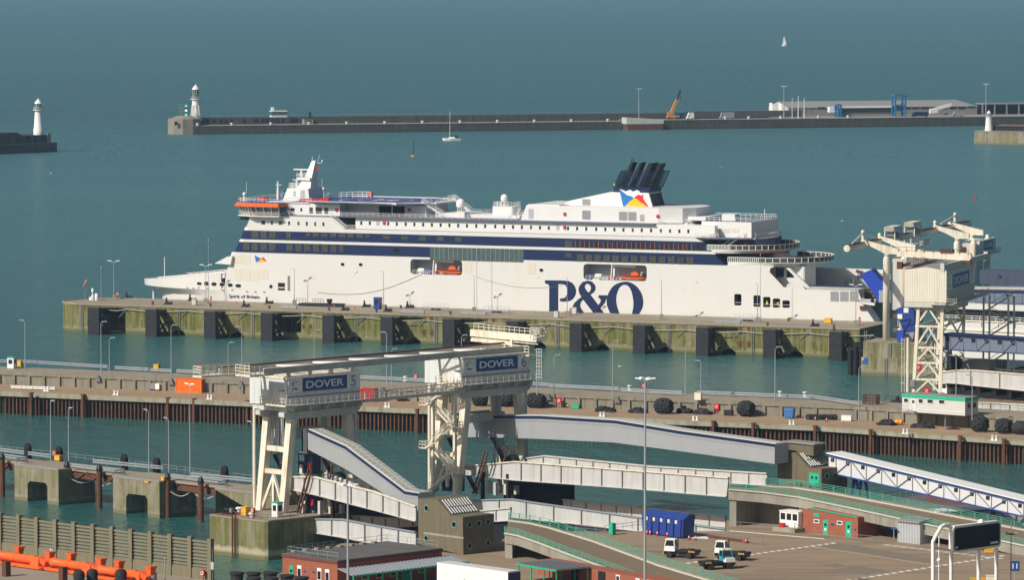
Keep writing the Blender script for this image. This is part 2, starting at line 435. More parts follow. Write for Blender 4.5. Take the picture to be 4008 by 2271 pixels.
# walls with openings
from mathutils.geometry import tessellate_polygon
def rrect(x0,x1,z0,z1,r=.3,n=3):
 pts=[]
 for cx,cz,a0 in((x1-r,z1-r,0),(x0+r,z1-r,90),(x0+r,z0+r,180),(x1-r,z0+r,270)):
  for k in range(n+1):
   a=radians(a0+90*k/n);pts.append((cx+r*cos(a),cz+r*sin(a)))
 return pts
def disc(cx,cz,rx,rz=None,n=16):
 rz=rz or rx
 return[(cx+rx*cos(2*pi*k/n),cz+rz*sin(2*pi*k/n))for k in range(n)]
def plate(mb,outer,holes,t,place=None):
 """a flat wall in the s-z plane at depth t with real openings"""
 place=place or(lambda a,b:(a,t,b))
 loops=[[Vector((x,z,0))for x,z in outer]]+[[Vector((x,z,0))for x,z in h]for h in holes]
 vs=[p for l in loops for p in l]
 return mb.add([place(p.x,p.y)for p in vs],[tuple(f)for f in tessellate_polygon(loops)])
def pocket(mb,hole,t0,t1,back=True):
 a=[(x,t0,z)for x,z in hole];b=[(x,t1,z)for x,z in hole];n=len(a)
 mb.add(a+b,[(i,(i+1)%n,n+(i+1)%n,n+i)for i in range(n)])
 if back:mb.add(b,[tuple(range(n))])
 return mb
def sheet(mb,poly,t0,t1):
 """concave flat figure with thickness"""
 plate(mb,poly,[],t0);n=len(poly)
 mb.add([(x,t0,z)for x,z in poly]+[(x,t1,z)for x,z in poly],[(i,(i+1)%n,n+(i+1)%n,n+i)for i in range(n)])
 return mb
def smooth(pts,n=4):
 """closed curve through the points"""
 out=[];N=len(pts)
 for i in range(N):
  p0,p1,p2,p3=pts[i-1],pts[i],pts[(i+1)%N],pts[(i+2)%N]
  if len(p1)>2:p1c=True
  for k in range(n):
   u=k/n
   out.append(tuple(.5*(2*p1[j]+(p2[j]-p0[j])*u+(2*p0[j]-5*p1[j]+4*p2[j]-p3[j])*u*u+(3*p1[j]-p0[j]-3*p2[j]+p3[j])*u**3)for j in(0,1)))
 return out
# survey lines of the ferry berth
ZQ=7.9
QA=Fr(atK('M',640,365,ZQ),atK('O',1400,556,ZQ))
SH=Fr(QA.w(0,22),QA.w(100,22))
def sk(c,x,y,t=0.0):return SH.on_t(K(c,x,y),t)
# the ferry
ferry=thing('ferry','long white and navy passenger ferry moored behind the green stained quay','ferry',SH.mat())
def half(z,sb,s):return 0
BOW=[(0,15.5),(1.2,12.4),(4,9.2),(8,6.3),(14,3.3),(21,1.1),(27,.2),(31,0)]
def outline(sb,send,k=1.0):
 p=[(sb+s,t)for s,t in BOW]
 near=p+[(sb+send,0)];far=[(s,31-t)for s,t in reversed(near)][:-1]
 return near+far
def hull_t(s,z):
 sb=5.1 if z<9.4 else 5.0-(z-9.4)*3.2 if z<11.1 else-.4
 x=s-sb
 for(a,ta),(b_,tb)in zip(BOW,BOW[1:]):
  if a<=x<=b_:return ta+(tb-ta)*(x-a)/(b_-a)
 return 0.0 if x>0 else 15.5
def sheer(s):return 12.6+3.3*(max(-.6,min(33,s))+.6)/33.6
h=MB()
send=31.6
lv=[(-1.5,6.5),(3,5.4),(9.4,5.0),(11.1,-.4)]
h.loftn([[(s,t,z)for s,t in outline(sb,send)]for z,sb in lv],caps=False)
o=outline(-.6,send);o2=outline(-.4,send)
h.loftn([[(s,t,11.1)for s,t in o2],[(s,t,sheer(s))for s,t in o]],caps=False)
oi=outline(.4,send);oi=[(s,15.5+(t-15.5)*.975)for s,t in oi]
h.loftn([[(s,t,sheer(s))for s,t in o],[(s,t,sheer(s))for s,t in oi],[(s,t,sheer(s)-1.3)for s,t in oi]],caps=False)
h.add([(s,t,sheer(s)-1.3)for s,t in oi],[tuple(range(len(oi)))])
h.tube((2.0,15.5,11.2),(2.0,15.5,5.0),.35)
h.build('bow',MT['ship_white'],ferry,smooth=True)
m=MB()
for side in(0,1):
 for k in range(16):
  s=9+k*1.55;t=hull_t(s,13)+.45
  if side:t=31-t
  m.bar((s,t,sheer(s)-1.2),(s,t,sheer(s)+.25),.16,.3)
 m.bars([(s,(hull_t(s,13)+.5)if not side else 31-hull_t(s,13)-.5,sheer(s)+.3)for s in(8,12,16,20,24,28,32.4)],.18)
m.tube((5.5,15.5,11),(5.5,15.5,18.8),.12)
m.build('bulwark_rail',MT['ship_white2'],ferry,kind='stuff')
def rk(c,x0,x1,y0,y1,t=0.0):
 (a,b),(c2,d)=sk(c,x0,y1,t),sk(c,x1,y0,t);return a,c2,b,d
BAY=[rk('N',520,910,38,140),rk('N',1823,2300,76,182)]
bays=[rrect(*b,r=.9)for b in BAY]
NB=21.85
near=[(37.9,-1.5),(221.5,-1.5),(222.6,8),(219.3,12.6),(217.8,16.5),(203.4,16.5),(197.2,16.5),(193.2,20.4),(193.4,21.4),(194.5,NB),(34.4,NB),(32.6,15.6),(32.3,13),(31.0,11.1),(36.4,9.4),(36.9,3)]
sh=[(790,890,1030,1185),(1055,1158,1048,1205),(1188,1290,1070,1210),(1322,1425,1092,1216),(1455,1558,1118,1218)]
stern_ports=[rrect(*rk('S',a,b_,c,d),r=.35)for a,b_,c,d in sh]
m=MB()
plate(m,near,bays+stern_ports,0)
plate(m,[(36,-1.5),(221.5,-1.5),(222.6,8),(219.3,12.6),(215.5,19.7),(195,19.9),(190,NB),(34.4,NB),(32.6,15.6),(33,11)],[],31)
m.quad((221.5,0,-1.5),(222.6,0,8),(222.6,31,8),(221.5,31,-1.5))
m.quad((34.4,0,NB),(32.6,0,15.6),(32.6,31,15.6),(34.4,31,NB))
m.quad((34.4,0,NB),(34.4,31,NB),(194,31,NB),(194,0,NB))
m.quad((192,6,12.4),(219,6,12.4),(219,31,12.4),(192,31,12.4))
m.quad((222.6,0,8),(219.3,0,12.6),(219.3,5,12.6),(222.6,5,8))
m.loft([(203,.0,16.5),(218,.0,16.5),(218,5.5,16.5),(203,5.5,16.5)],[(203,.0,16.1),(218,.0,16.1),(218,5.5,16.1),(203,5.5,16.1)])
m.build('hull',MT['ship_white'],ferry)
for b,bay in zip(BAY,bays):
 r=MB();pocket(r,bay,0,4.2)
 rec=r.build('boat_bay',MT['shade_grey'],ferry)
 a0,a1,z0,z1=b;k=MB();w=a1-a0
 dx=a0+w*.455
 k.bar((dx,1.6,z0),(dx,1.6,z1),.5,.7);k.bar((dx,1.5,z1-.4),(a0+w*.8,1.2,z1-.55),.4,.5);k.bar((a0+w*.43,.15,z0),(a0+w*.45,.15,z1),.25)
 k.build('davit',MT['ship_white2'],rec)
 k=MB();k.lathe([(.1,0),(.62,.1),(.68,.9),(.62,1.9),(.1,2.0)],12,(a0+w*.12+(.8 if b is BAY[1]else 0),1.0,z0+.95),'x');k.box(a0+w*.13,a0+w*.24,.6,1.4,z0,z0+.3)
 k.build('life_raft',MT['white'],rec,smooth=True)
 k=MB();bx=a0+(w*.32 if b is BAY[0]else w*.06)
 k.lathe([(.7,0),(.65,.8),(.35,1.5),(.05,1.6)],8,(bx+.5,1.2,z0));k.build('covered_gear',MT['blue'],rec,smooth=True)
 k=MB()
 for x,z,r_ in((.39,.3,.4),(.47,.5,.3),(.52,.2,.3)):k.ball((a0+w*x,.9,z0+.3+z*.6),r_,8,6)
 k.build('fire_gear',MT['red'],rec,kind='stuff')
 k=MB();k.rail([(a0+.6,.25,z0),(a0+w*.44,.25,z0)],1.1,(1.1,.6),1.2,.04);k.build('bay_rail',MT['ship_white2'],rec)
for i,hp_ in enumerate(stern_ports):
 r=MB();pocket(r,hp_,0,3.5);o=r.build('mooring_port',MT['louvre'],ferry)
 xs=[p[0]for p in hp_];zs=[p[1]for p in hp_]
 k=MB();k.bar((min(xs),.2,min(zs)+.75),(max(xs),.2,min(zs)+.75),.08);k.build('port_rail',MT['white'],o)
 k=MB();k.box(min(xs)+.3,min(xs)+.8,2.6,3.4,min(zs),max(zs));k.box(max(xs)-.7,max(xs)-.3,2.4,3.0,min(zs),max(zs)-.5);k.build('port_frame',MT['dark'],o)
def rescue_boat(c,x0,x1,y,label):
 a=sk(c,x0,y,1.6);b=sk(c,x1,y,1.6);L=b[0]-a[0]
 t=thing('rescue_boat',label,'lifeboat',SH.mat(a[0],1.6,a[1]),'orange rescue boats in the hull bays')
 r=MB()
 rings=[]
 for u,hw,zb in((0,.1,.95),(.06,.45,.5),(.2,.85,.15),(.5,1.05,0),(.85,1.0,0),(1,.9,.1)):
  z1=1.15+.35*max(0,.35-u)
  rings.append([(u*L,-hw,z1),(u*L,-hw*.75,zb+.2),(u*L,0,zb),(u*L,hw*.75,zb+.2),(u*L,hw,z1)])
 r.loftn(rings);r.build('boat_hull',MT['orange'],t,smooth=True)
 r=MB();r.box(L*.5,L*.78,-.55,.55,1.15,1.9);r.lathe([(.7,0),(.6,.5),(.05,.75)],8,(L*.63,0,1.5));r.build('console',MT['orange'],t,smooth=True)
 r=MB();r.path([(0,-.1,1.35),(L*.1,-.65,1.22),(L*.25,-.98,1.1),(L*.6,-1.12,1.05),(L,-.98,1.05)],.13);r.build('fender_band',MT['rubber'],t)
 r=MB();r.bar((L*.87,-.6,1.1),(L*.93,-.5,2.2),.12);r.bar((L*.87,.6,1.1),(L*.93,.5,2.2),.12)
 for q in(1.4,1.75,2.15):r.bar((L*(.87+(q-1.1)*.055),-.6,q),(L*(.87+(q-1.1)*.055),.6,q),.12)
 r.build('roll_bar',MT['white'],t)
 r=MB();r.box(L*.93,L*1.04,-.3,.3,.9,1.7);r.build('outboard',MT['black'],t)
rescue_boat('N',722,905,136,'orange rescue boat in the forward hull bay, nearer the bow')
rescue_boat('N',2093,2280,180,'orange rescue boat in the aft hull bay, above the big O')
m=MB()
fr_s=lambda z:34.4+(z-21.9)*.47
AFT1,AFT2=178.5,174.2
def band(z0,z1,s1a,s1b,out):
 m=MB();a0,a1=fr_s(z0),fr_s(z1);c=2.2
 ring=lambda a,s1,z:[(a+c*.5,3,z),(a+.2+c*.2,.6,z),(a+c,-out,z),(s1,-out,z),(s1,31+out,z),(a+c,31+out,z),(a+.2+c*.2,30.4,z),(a+c*.5,28,z)]
 return m.loft(ring(a0,s1a,z0),ring(a1,s1b,z1))
band(21.9,24.75,180.6,177.4,0).build('lower_navy_band',MT['ship_navy'],ferry)
band(24.755,25.5,178,177.5,.12).build('white_band',MT['ship_white'],ferry)
band(25.505,28.0,177.0,174.4,0).build('upper_navy_band',MT['ship_navy'],ferry)
m=band(28.005,29.0,174,172,.06)
a,b=fr_s(29.0),fr_s(32.2)
m.sz([(a+1.2,29.0),(68.8,29.0),(64.6,32.2),(b+1.2,32.2)],0.02,31)
m.build('white_side',MT['ship_white'],ferry)
MB().box(66,186,0.3,31,29.0,29.06).build('promenade_deck',MT['deck_grey'],ferry)
m=MB();m.box(71.5,176,1.8,30,29.06,32.25);m.tz([(1.8,29.06),(4,29.06),(4,32.25),(1.8,32.25)],176,177)
m.build('cabin_deck',MT['ship_white2'],ferry)
m=MB();m.box(64.8,160,.7,30.5,32.25,32.45);m.box(40,64.8,.05,31,32.25,32.45);m.build('boat_deck',MT['deck_grey'],ferry)
m=MB();m.rail([(69,.3,29.06),(176,.3,29.06)],1.1,(1.1,.75,.4),2.2,.035)
m.rail([(41,.2,32.45),(64.6,.2,32.45)],1.1,(1.1,.6),1.6,.035);m.rail([(64.6,.9,32.45),(120,.9,32.45)],1.1,(1.1,.75,.4),1.6,.035);m.rail([(85,30,32.45),(120,30,32.45)],1.1,(1.1,.6),2,.035)
for y in(.2,1.0):m.bar((64.6,y,33.4),(68.9,y,30.1),.1);m.bar((64.6,y,32.45),(68.9,y,29.2),.14,.3)
for k in range(12):u=(k+.5)/12;m.box(64.6+4.3*u-.1,64.6+4.3*u+.2,.2,1.0,32.4-3.2*u,32.45-3.2*u)
m.build('deck_rail',MT['ship_white2'],ferry)
m=MB();m.box(46.5,66.2,3.0,28,32.45,35.7);m.box(66.2,90,8,23,32.45,35.6)
m.box(44,57,2.7,28.3,35.7,35.95);m.build('officers_house',MT['ship_white2'],ferry)
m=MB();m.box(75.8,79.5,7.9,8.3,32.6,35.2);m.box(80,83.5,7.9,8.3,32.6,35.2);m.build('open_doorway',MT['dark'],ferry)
m=MB();m.st([(57.5,3),(60,1.5),(84,1.5),(90.5,8),(90.5,23),(84,29.5),(60,29.5),(57.5,28)],35.9,36.4);m.build('helicopter_deck',MT['deck_blue'],ferry)
m=MB()
hc=(74.5,15.5)
for k in range(40):
 a0,a1=2*pi*k/40,2*pi*(k+1)/40
 m.quad(*[(hc[0]+r*cos(a),hc[1]+r*sin(a),36.405)for r,a in((7.2,a0),(7.8,a0),(7.8,a1),(7.2,a1))])
m.build('landing_circle',mp('faded yellow deck line',(.45,.42,.20),.7),ferry)
m=MB();m.box(71.5,72.6,12,19,36.402,36.41);m.box(76.4,77.5,12,19,36.402,36.41);m.box(72.6,76.4,15,16,36.402,36.41)
for k in range(40):
 a0,a1=2*pi*k/40,2*pi*(k+1)/40
 m.quad(*[(hc[0]+r*cos(a),hc[1]+r*sin(a),36.405)for r,a in((12.6,a0),(13,a0),(13,a1),(12.6,a1))])
m.build('landing_letter',MT['white'],ferry)
m=MB();E1=[(58,1.5),(84,1.5),(90.5,8),(90.5,23),(84,29.5),(58,29.5)];E2=[(57,0.1),(84.6,0.1),(92,7.4),(92,23.6),(84.6,30.9),(57,30.9)]
for(p,q),(p2,q2)in zip(zip(E1,E1[1:]),zip(E2,E2[1:])):
 n=max(4,int(hypot(q[0]-p[0],q[1]-p[1])/1.6))
 m.bar((*p2,36.5),(*q2,36.5),.14);m.bar((*p,36.2),(*q,36.2),.2,.5)
 for k in range(n+1):
  u=k/n;m.bar((p[0]+(q[0]-p[0])*u,p[1]+(q[1]-p[1])*u,36.2),(p2[0]+(q2[0]-p2[0])*u,p2[1]+(q2[1]-p2[1])*u,36.5),.10)
 m.quad((*p,36.15),(*q,36.15),((p2[0]+q2[0])/2*.5+q[0]*.5,(q2[1]*.9+q[1]*.1),36.4),(p2[0]*.5+p[0]*.5,p2[1]*.9+p[1]*.1,36.4))
m.build('safety_net',MT['ship_white2'],ferry)
def bk(x,y,t):return sk('W',x,y,t)
BZ0,BZ1=31.9,35.0
br=MB()
P0=[(41.0,-2.4),(35.6,1.0),(35.2,15.5),(35.6,30),(41.0,33.4),(50,33.4),(50,-2.4)]
def inset(P,d,z,k=.94):return[(44+(s-44)*k-0,15.5+(t-15.5)*k,z)for s,t in P]
br.loftn([inset(P0,0,31.6,.80),inset(P0,0,32.0,.86),inset(P0,0,33.0,.90)])
br.build('bridge_base',MT['ship_white2'],ferry)
br=MB();br.loftn([inset(P0,0,33.0,.885),inset(P0,0,34.75,.955)]);bw=br.build('bridge_windows',MT['glass_green'],ferry)
br=MB()
lo,hi=inset(P0,0,32.2,.90),inset(P0,0,34.8,.97)
for i in range(5):
 for k in range(4 if i in(0,4)else 9):
  u=k/(4 if i in(0,4)else 9)
  j=i+1;br.bar(Vector(lo[i]).lerp(Vector(lo[j]),u),Vector(hi[i]).lerp(Vector(hi[j]),u),.22)
for k in range(5):u=k/4;br.bar(Vector(lo[6]).lerp(Vector(lo[5]),0)+Vector((-9*u,0,0)),Vector(hi[6])+Vector((-9.5*u,0,0)),.25)
br.bars([(*inset(P0,0,32.3,.97)[i][:2],33.3)for i in(6,0,1,2,3)],.08);br.bars([(*inset(P0,0,32.3,.97)[i][:2],32.8)for i in(6,0,1,2,3)],.08)
br.loft([(s,t,32.0)for s,t,z in inset(P0,0,0,.98)],[(s,t,32.25)for s,t,z in inset(P0,0,0,.98)])
br.build('window_frame',MT['ship_white2'],bw)
br=MB();br.loftn([inset(P0,0,34.78,1.06),inset(P0,0,35.75,1.0)]);br.build('bridge_visor',MT['orange'],ferry)
br=MB();br.loft(inset(P0,0,35.76,.985),inset(P0,0,35.86,.985));br.box(50,58,3.2,27.8,35.96,36.0);br.build('bridge_roof',MT['deck_blue'],ferry)
br=MB();rr=[Vector(p)for p in inset(P0,0,35.86,.97)]
br.rail(rr+[rr[0]],1.1,(1.1,.6),1.3,.04)
for s,t,hh in((38.3,1.5,5.5),(43.5,10,3.5),(45,20,4),(46,25,4.5),(41,22,3),(47,6,3),(49,28,5.5)):br.tube((s,t,35.86),(s,t,35.86+hh),.05)
br.tube((41.2,15.5,35.86),(41.2,15.5,41),.32,.2);br.ball((37.8,1.2,38),.55);br.tube((37.8,1.2,35.9),(37.8,1.2,37.5),.3);br.bar((40.5,15.5,40),(42.3,15.5,40),.15)
br.build('roof_aerials',MT['ship_white2'],ferry)
br=MB();br.box(39.8,41.6,6,9,35.9,36.9);br.build('roof_liferafts',MT['flag_red'],ferry)
br=MB();br.box(36.8,38.6,.4,2.5,30.9,31.6);br.build('wing_thruster_box',MT['dark'],ferry)
m=MB()
m.sz([(45.1,35.95),(53.3,35.95),(53.0,39.4),(46.6,39.4)],10.5,20)
m.loftn([[(48.3,13,39.4),(52.4,13,39.4),(52.4,18,39.4),(48.3,18,39.4)],[(50.2,13.8,42.2),(52.5,13.8,42.2),(52.5,17.2,42.2),(50.2,17.2,42.2)],[(52.1,14.8,47.0),(53.2,14.8,47.0),(53.2,16.2,47.0),(52.1,16.2,47.0)]])
m.sz([(48.2,41.7),(52.3,41.5),(52.3,42.3),(48.2,42.3)],13,18)
m.rail([(48.2,13,42.3),(48.2,18,42.3),(51,18,42.3)],1.1,(1.1,.6),1,.05);m.rail([(51,13,42.3),(48.2,13,42.3)],1.1,(1.1,.6),1,.05)
m.rail([(52,11,39.4),(46.8,11,39.4),(46.8,19.6,39.4)],1.4,(1.4,.9,.45),1,.05)
m.tube((48.8,15,42.3),(48.8,15,44.2),.45,.3);m.box(46.4,51.4,14.85,15.15,44.3,44.65);m.tube((47.8,14,39.4),(47.8,14,41.4),.3);m.box(46.6,49,13.9,14.1,41.5,41.7)
m.bar((51.2,15.5,46.2),(54.8,15.5,46.4),.15);m.ball((55,15.5,46.9),.3);m.tube((53.4,15.5,46),(54.2,15.5,48.6),.06);m.tube((51.8,15.5,47),(52,15.5,48),.08)
m.build('radar_mast',MT['ship_white2'],ferry)
m=MB();m.box(48.3,49.1,10.42,10.5,37.2,38.6);m.box(50.6,51.9,10.45,10.5,36,38.9);m.build('mast_house_window',MT['shade_grey'],ferry)
m=MB();m.quad((53.2,15,45.2),(54,15.3,45),(53.8,15.2,44.2),(53.2,15,44.1));m.build('mast_flag',MT['flag_red'],ferry)
m=MB();m.box(53.5,60,4.0,5.4,36.0,36.9);m.box(60,62.5,3.6,4.6,36.42,37.2);m.box(64,65.2,26,27,36.42,38);m.build('foam_cabinets',MT['red'],ferry)
m=MB();m.rail([(53.5,20,36),(62,24,36.4),(66,24,36.4)],1.7,(1.7,1.1,.6),1.5,.06);m.rail([(53,4,36),(57,4,36)],1.1,(1.1,.6),1.2,.04);m.tube((57,12,36),(57,12,39.2),.06);m.ball((57,12,39.4),.4);m.build('mast_rail',MT['ship_white2'],ferry)
m=MB()
for t_ in(8,9.2):m.bar((88.5,t_,36.6),(95,t_,32.8),.15,.3);m.bar((88.5,t_,37.7),(95,t_,33.9),.08);m.bar((88.5,t_,37.1),(95,t_,33.3),.08)
for t_ in(20,21.5):m.bar((92.5,t_,37.0),(98,t_,33.2),.15,.3);m.bar((92.5,t_,38.2),(98,t_,34.4),.08)
m.box(90,93,8,23,36.0,36.3);m.rail([(90,23,36.4),(93,23,36.4),(93,8,36.4)],1.2,(1.2,.6),1.5,.05);m.bar((92.6,9,32.4),(92.6,9,36),.3)
m.box(93,102,9,20,32.45,33.6);m.box(99,101.5,8,11,32.45,34);m.box(102,117,10,20,32.45,33.3);m.build('ventilation_house',MT['ship_white2'],ferry)
def dome(s,t,z0,hz,r):
 m=MB();m.lathe([(.05,0),(r*.8,0),(r,.4),(r,r),(r*.87,r*1.45),(r*.5,r*1.85),(.02,r*2)],14,(s,t,z0+hz))
 m.build('satellite_dome',MT['white'],ferry,smooth=True)
 m=MB()
 for k in range(4):m.tube((s+.8*cos(k*pi/2+.7),t+.8*sin(k*pi/2+.7),z0),(s+.8*cos(k*pi/2+.7),t+.8*sin(k*pi/2+.7),z0+hz),.12)
 m.build('dome_stand',MT['ship_white2'],ferry)
dome(98.6,12,32.45,2.6,1.22)
dome(110.8,14,35.6,1.3,.98)
m=MB();m.box(108.6,114.4,11,17,32.45,35.6);m.rail([(108.8,17,35.6),(108.8,11.2,35.6),(114.2,11.2,35.6),(114.2,17,35.6)],1.2,(1.2,.6),1,.05)
m.build('aerial_house',MT['ship_white2'],ferry)
m=MB()
for s0 in(115.5,117.5):
 m.bar((s0,6,32.5),(s0+1,6,35.6),.12);m.bar((s0,7,32.5),(s0+1,7,35.6),.12)
 for k in range(6):m.bar((s0+k/6,6,32.5+k*.5),(s0+k/6,7,32.5+k*.5),.08)
m.rail([(113,5,33.3),(120,5,33.3)],1.1,(1.1,.6),1.4,.04);m.build('vertical_ladder',MT['ship_white2'],ferry)
m=MB()
plan=[(119.9,4),(160,4),(166,6.5),(168.5,10),(169,15.5),(168.5,21),(166,24.5),(160,27),(119.9,27)]
m.loft([(s,t,32.45)for s,t in plan],[((121.6 if s<120 else s),t,36.5)for s,t in plan])
W=[(129.1,36.4),(131.4,37.6),(143.3,40.2),(154.4,40.2),(155.7,35.9),(155.7,35.5),(129.1,35.5)]
m.loft([(s,11,z)for s,z in W],[(s,20.2,z)for s,z in W])
m.box(121.7,131,4.6,26,36.4,36.7)
m.build('funnel_casing',MT['ship_white2'],ferry)
def ring_f(z,grow=0.0,sh=0.0):return[(143.3+sh-grow,14),(144.0+sh-grow,11.2-grow),(145.2+sh,10.95-grow),(154.3+sh+grow,10.95-grow),(154.5+sh+grow,15.5),(154.4+sh+grow,20.25+grow),(145.2+sh,20.25+grow),(144.0+sh-grow,20+grow),(143.3+sh-grow,17.5)]
m=MB();m.loft([(s,t,40.21)for s,t in ring_f(0)],[(s,t,41.5)for s,t in ring_f(0,0,.4)]);m.build('funnel_top',MT['ship_navy'],ferry)
m=MB()
for k in range(8):
 z=41.8+k*.57;rg=ring_f(0,.1,.4+k*.28);m.bars([(s,t,z)for s,t in rg]+[(rg[0][0],rg[0][1],z)],.24,.2)
for i in range(9):
 a,b=ring_f(0,.1,.4)[i],ring_f(0,.1,2.4)[i];m.bar((*a,41.4),(*b,45.9),.2)
for u in(.3,.65):
 a,b=(145+9*u,10.8),(147+9*u,10.8);m.bar((*a,41.4),(*b,45.9),.18)
m.build('funnel_cage',MT['navy_dark'],ferry)
for i,(s,t,r,zt)in enumerate(((145.7,14,1.0,48.2),(148.2,14,.85,48.2),(150.4,14.5,.55,48.1),(151.6,13,.75,48.1),(152.4,16,.5,48),(154.0,14,1.05,48.1),(146.9,17.8,.9,48.1),(150.5,17.8,.9,48.1))):
 m=MB();d=zt-41
 m.loftn([[(s+x*d*.46+r*cos(a),t+r*sin(a),41+x*d+(r*cos(a)*.12 if x==1 else 0))for a in[2*pi*k/10 for k in range(10)]]for x in(0,.75,1)])
 m.build('exhaust_pipe',MT['soot'],ferry,smooth=True)
m=MB();m.bar((143.6,14,40.5),(148.9,14,48.1),.5);m.bar((148.9,14,48),(149.0,14,49.4),.18);m.bar((148.3,14,47.8),(148.4,14,49.3),.2);m.build('funnel_mast',MT['navy_dark'],ferry)
m=MB();m.box(144.2,144.9,11.2,11.7,41.5,42.5);m.build('work_vest',MT['hiviz'],ferry)
def fk(pts,t):return[SH.on_t(K('Fn',x,y),t)for x,y in pts]
FT=10.9
for nm,mt,pts in(('emblem_white','flag_white',[(635,718),(700,735),(770,765),(855,732),(915,770),(990,738),(1040,760),(1060,795),(1110,830),(1000,900),(930,900),(800,850)]),('emblem_blue','flag_blue',[(635,718),(680,750),(740,800),(800,845),(860,855),(930,895),(900,940),(850,965),(790,1030),(720,1105)]),('emblem_red','flag_red',[(930,895),(985,850),(1030,830),(1085,855),(1120,830),(1108,900),(1160,980),(1210,1050),(1250,1105),(1180,1060),(1120,1010),(1060,980),(1010,930)]),('emblem_yellow','flag_yellow',[(930,895),(1000,925),(1060,980),(1120,1010),(1180,1060),(1240,1105),(1160,1085),(1080,1105),(1000,1085),(930,1110),(850,1085),(720,1105),(790,1030),(850,965),(900,940)])):
 m=MB();off={'emblem_white':0,'emblem_blue':.004,'emblem_red':.008,'emblem_yellow':.012}[nm]
 sheet(m,fk(pts,FT),FT-off,FT+.3);m.build(nm,MT[mt],ferry)
af=lambda u,v,o=0:(154.5+(1-v)*1.15+.06+o,11.3+8.5*u,36.0+v*3.9)
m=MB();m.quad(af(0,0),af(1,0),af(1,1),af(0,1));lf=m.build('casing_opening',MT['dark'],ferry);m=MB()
for k in range(9):m.bar(af(k/8,0,.06),af(k/8,1,.06),.12)
m.bar(af(.1,0,.05),af(.35,1,.05),.1);m.bar(af(.6,0,.05),af(.35,1,.05),.1);m.build('opening_bars',MT['louvre'],lf)
def louvre(c,x0,x1,y0,y1,t,parent=ferry):
 a0,a1,z0,z1=rk(c,x0,x1,y0,y1,t);m=MB();m.box(a0,a1,t-.05,t+.1,z0,z1);l=m.build('louvre',MT['louvre'],parent)
 m=MB();n=6
 for k in range(n+1):z=z0+(z1-z0)*k/n;m.box(a0,a1,t-.09,t-.05,z-.04,z+.04)
 for x in(a0,a1):m.box(x-.05,x+.05,t-.1,t-.05,z0,z1)
 m.build('louvre_blades',MT['shade_grey'],l)
for a in((1815,1873,1020,1050),(1815,1873,1052,1082)):louvre('U',*a,10.95)
for a in((1815,1873,1106,1135),(1815,1873,1138,1167),(2092,2150,1115,1143),(2092,2150,1146,1174),(2162,2218,1117,1145),(2162,2218,1148,1176)):louvre('U',*a,3.95)
for x in(2122,2256,2391):
 louvre('S',x,x+110,996,1056,-.02);louvre('S',x,x+110,1066,1124,-.02)
def panel(name,c,x0,x1,y0,y1,t,mat,parent=ferry,pro=.05):
 a0,a1,z0,z1=rk(c,x0,x1,y0,y1,t);m=MB();m.box(a0,a1,t-pro,t+.05,z0,z1);return m.build(name,mat,parent)
for a in((1332,1438,62,178),(1448,1550,65,180),(1332,1438,255,412),(1452,1552,258,415),(1570,1672,262,417),(1690,1796,265,390)):panel('shell_door','X',*a,0,MT['cream_door'])
for a in((922,983,47,126),(1403,1462,61,139)):panel('shell_door','N',*a,0,MT['cream_door'])
for a in((262,288,1180,1217),(1618,1642,1214,1250)):panel('deck_door','U',*a,1.8,MT['shade_grey'])
panel('deck_door','U',2248,2282,1135,1185,4,mp('beige door',(.42,.37,.29),.6));panel('deck_door','U',1410,1447,1092,1165,4,MT['shade_grey'])
for c,x,y,t in(('U',323,1197,1.8),('U',1682,1232,1.8),('U',1683,1130,4),('U',2383,1147,4)):panel('fire_cabinet',c,x-9,x+9,y-11,y+11,t,MT['red'],pro=.3)
for x,y,t in((712,690,3),(1545,710,3),(2550,712,7.9)):panel('fire_cabinet','W',x-15,x+15,y-20,y+20,t,MT['red'],pro=.3)
WM={}
def win(c,x,y,w,h_,t,panes=1,mat='glass',light=False):
 key=(w,h_,panes,mat)
 if key not in WM:
  m=MB();m.box(-w/2,w/2,-.04,.06,-h_/2,h_/2);m.mi=1
  for k in range(1,panes):xx=-w/2+w*k/panes;m.box(xx-.05,xx+.05,-.06,-.04,-h_/2,h_/2)
  m.box(-w/2-.06,w/2+.06,-.05,.05,h_/2,h_/2+.06);m.box(-w/2-.06,w/2+.06,-.05,.05,-h_/2-.06,-h_/2)
  WM[key]=m.mesh('window',[MT[mat],MT['black']])
 s,z=sk(c,x,y,t)
 return put('window',WM[key],ferry,T(s,t,z))
for x,y,w,lt in((530,887,1.15,0),(650,890,.55,0),(770,892,1.2,1),(887,895,.55,0),(1017,898,.55,1),(1132,902,.55,0),(1248,905,.55,1),(1362,908,.55,0)):
 win('W',x,y,w,.85,0.0,1,'glass_tint' if lt else 'glass')
bx=[150,215,353,418,485,550,616,682,748,814,880,946,1016,1083,1159,1226,1293,1360,1428,1496,1562,1707,1775,1844,1919,1988,2056,2124,2194,2262,2332,2406,2475,2545]
for x in bx:win('U',x,1194+(x)*.0262,.58,.82,1.8,1,'glass_tint' if x in(1428,2194,2406,2475)else 'glass')
win('V',43,1262,.6,.9,1.8)
for x,y,w,hh in((823,705,.55,.8),(938,708,1.15,.8),(1057,710,.55,.8)):win('W',x,y,w,hh,3.0)
for x,y,w in((1192,718,1.1),(1298,720,1.8),(1402,722,1.2)):win('W',x,y,w,1.55,3.0,2 if w<1.5 else 3,'glass_tint')
for x,y,w in((417,1048,1.9),(537,1050,1.8),(655,1052,1.8),(880,1058,1.2)):win('W',x,y,w,2.0,0.0,4 if w>1.5 else 2,'glass_tint')
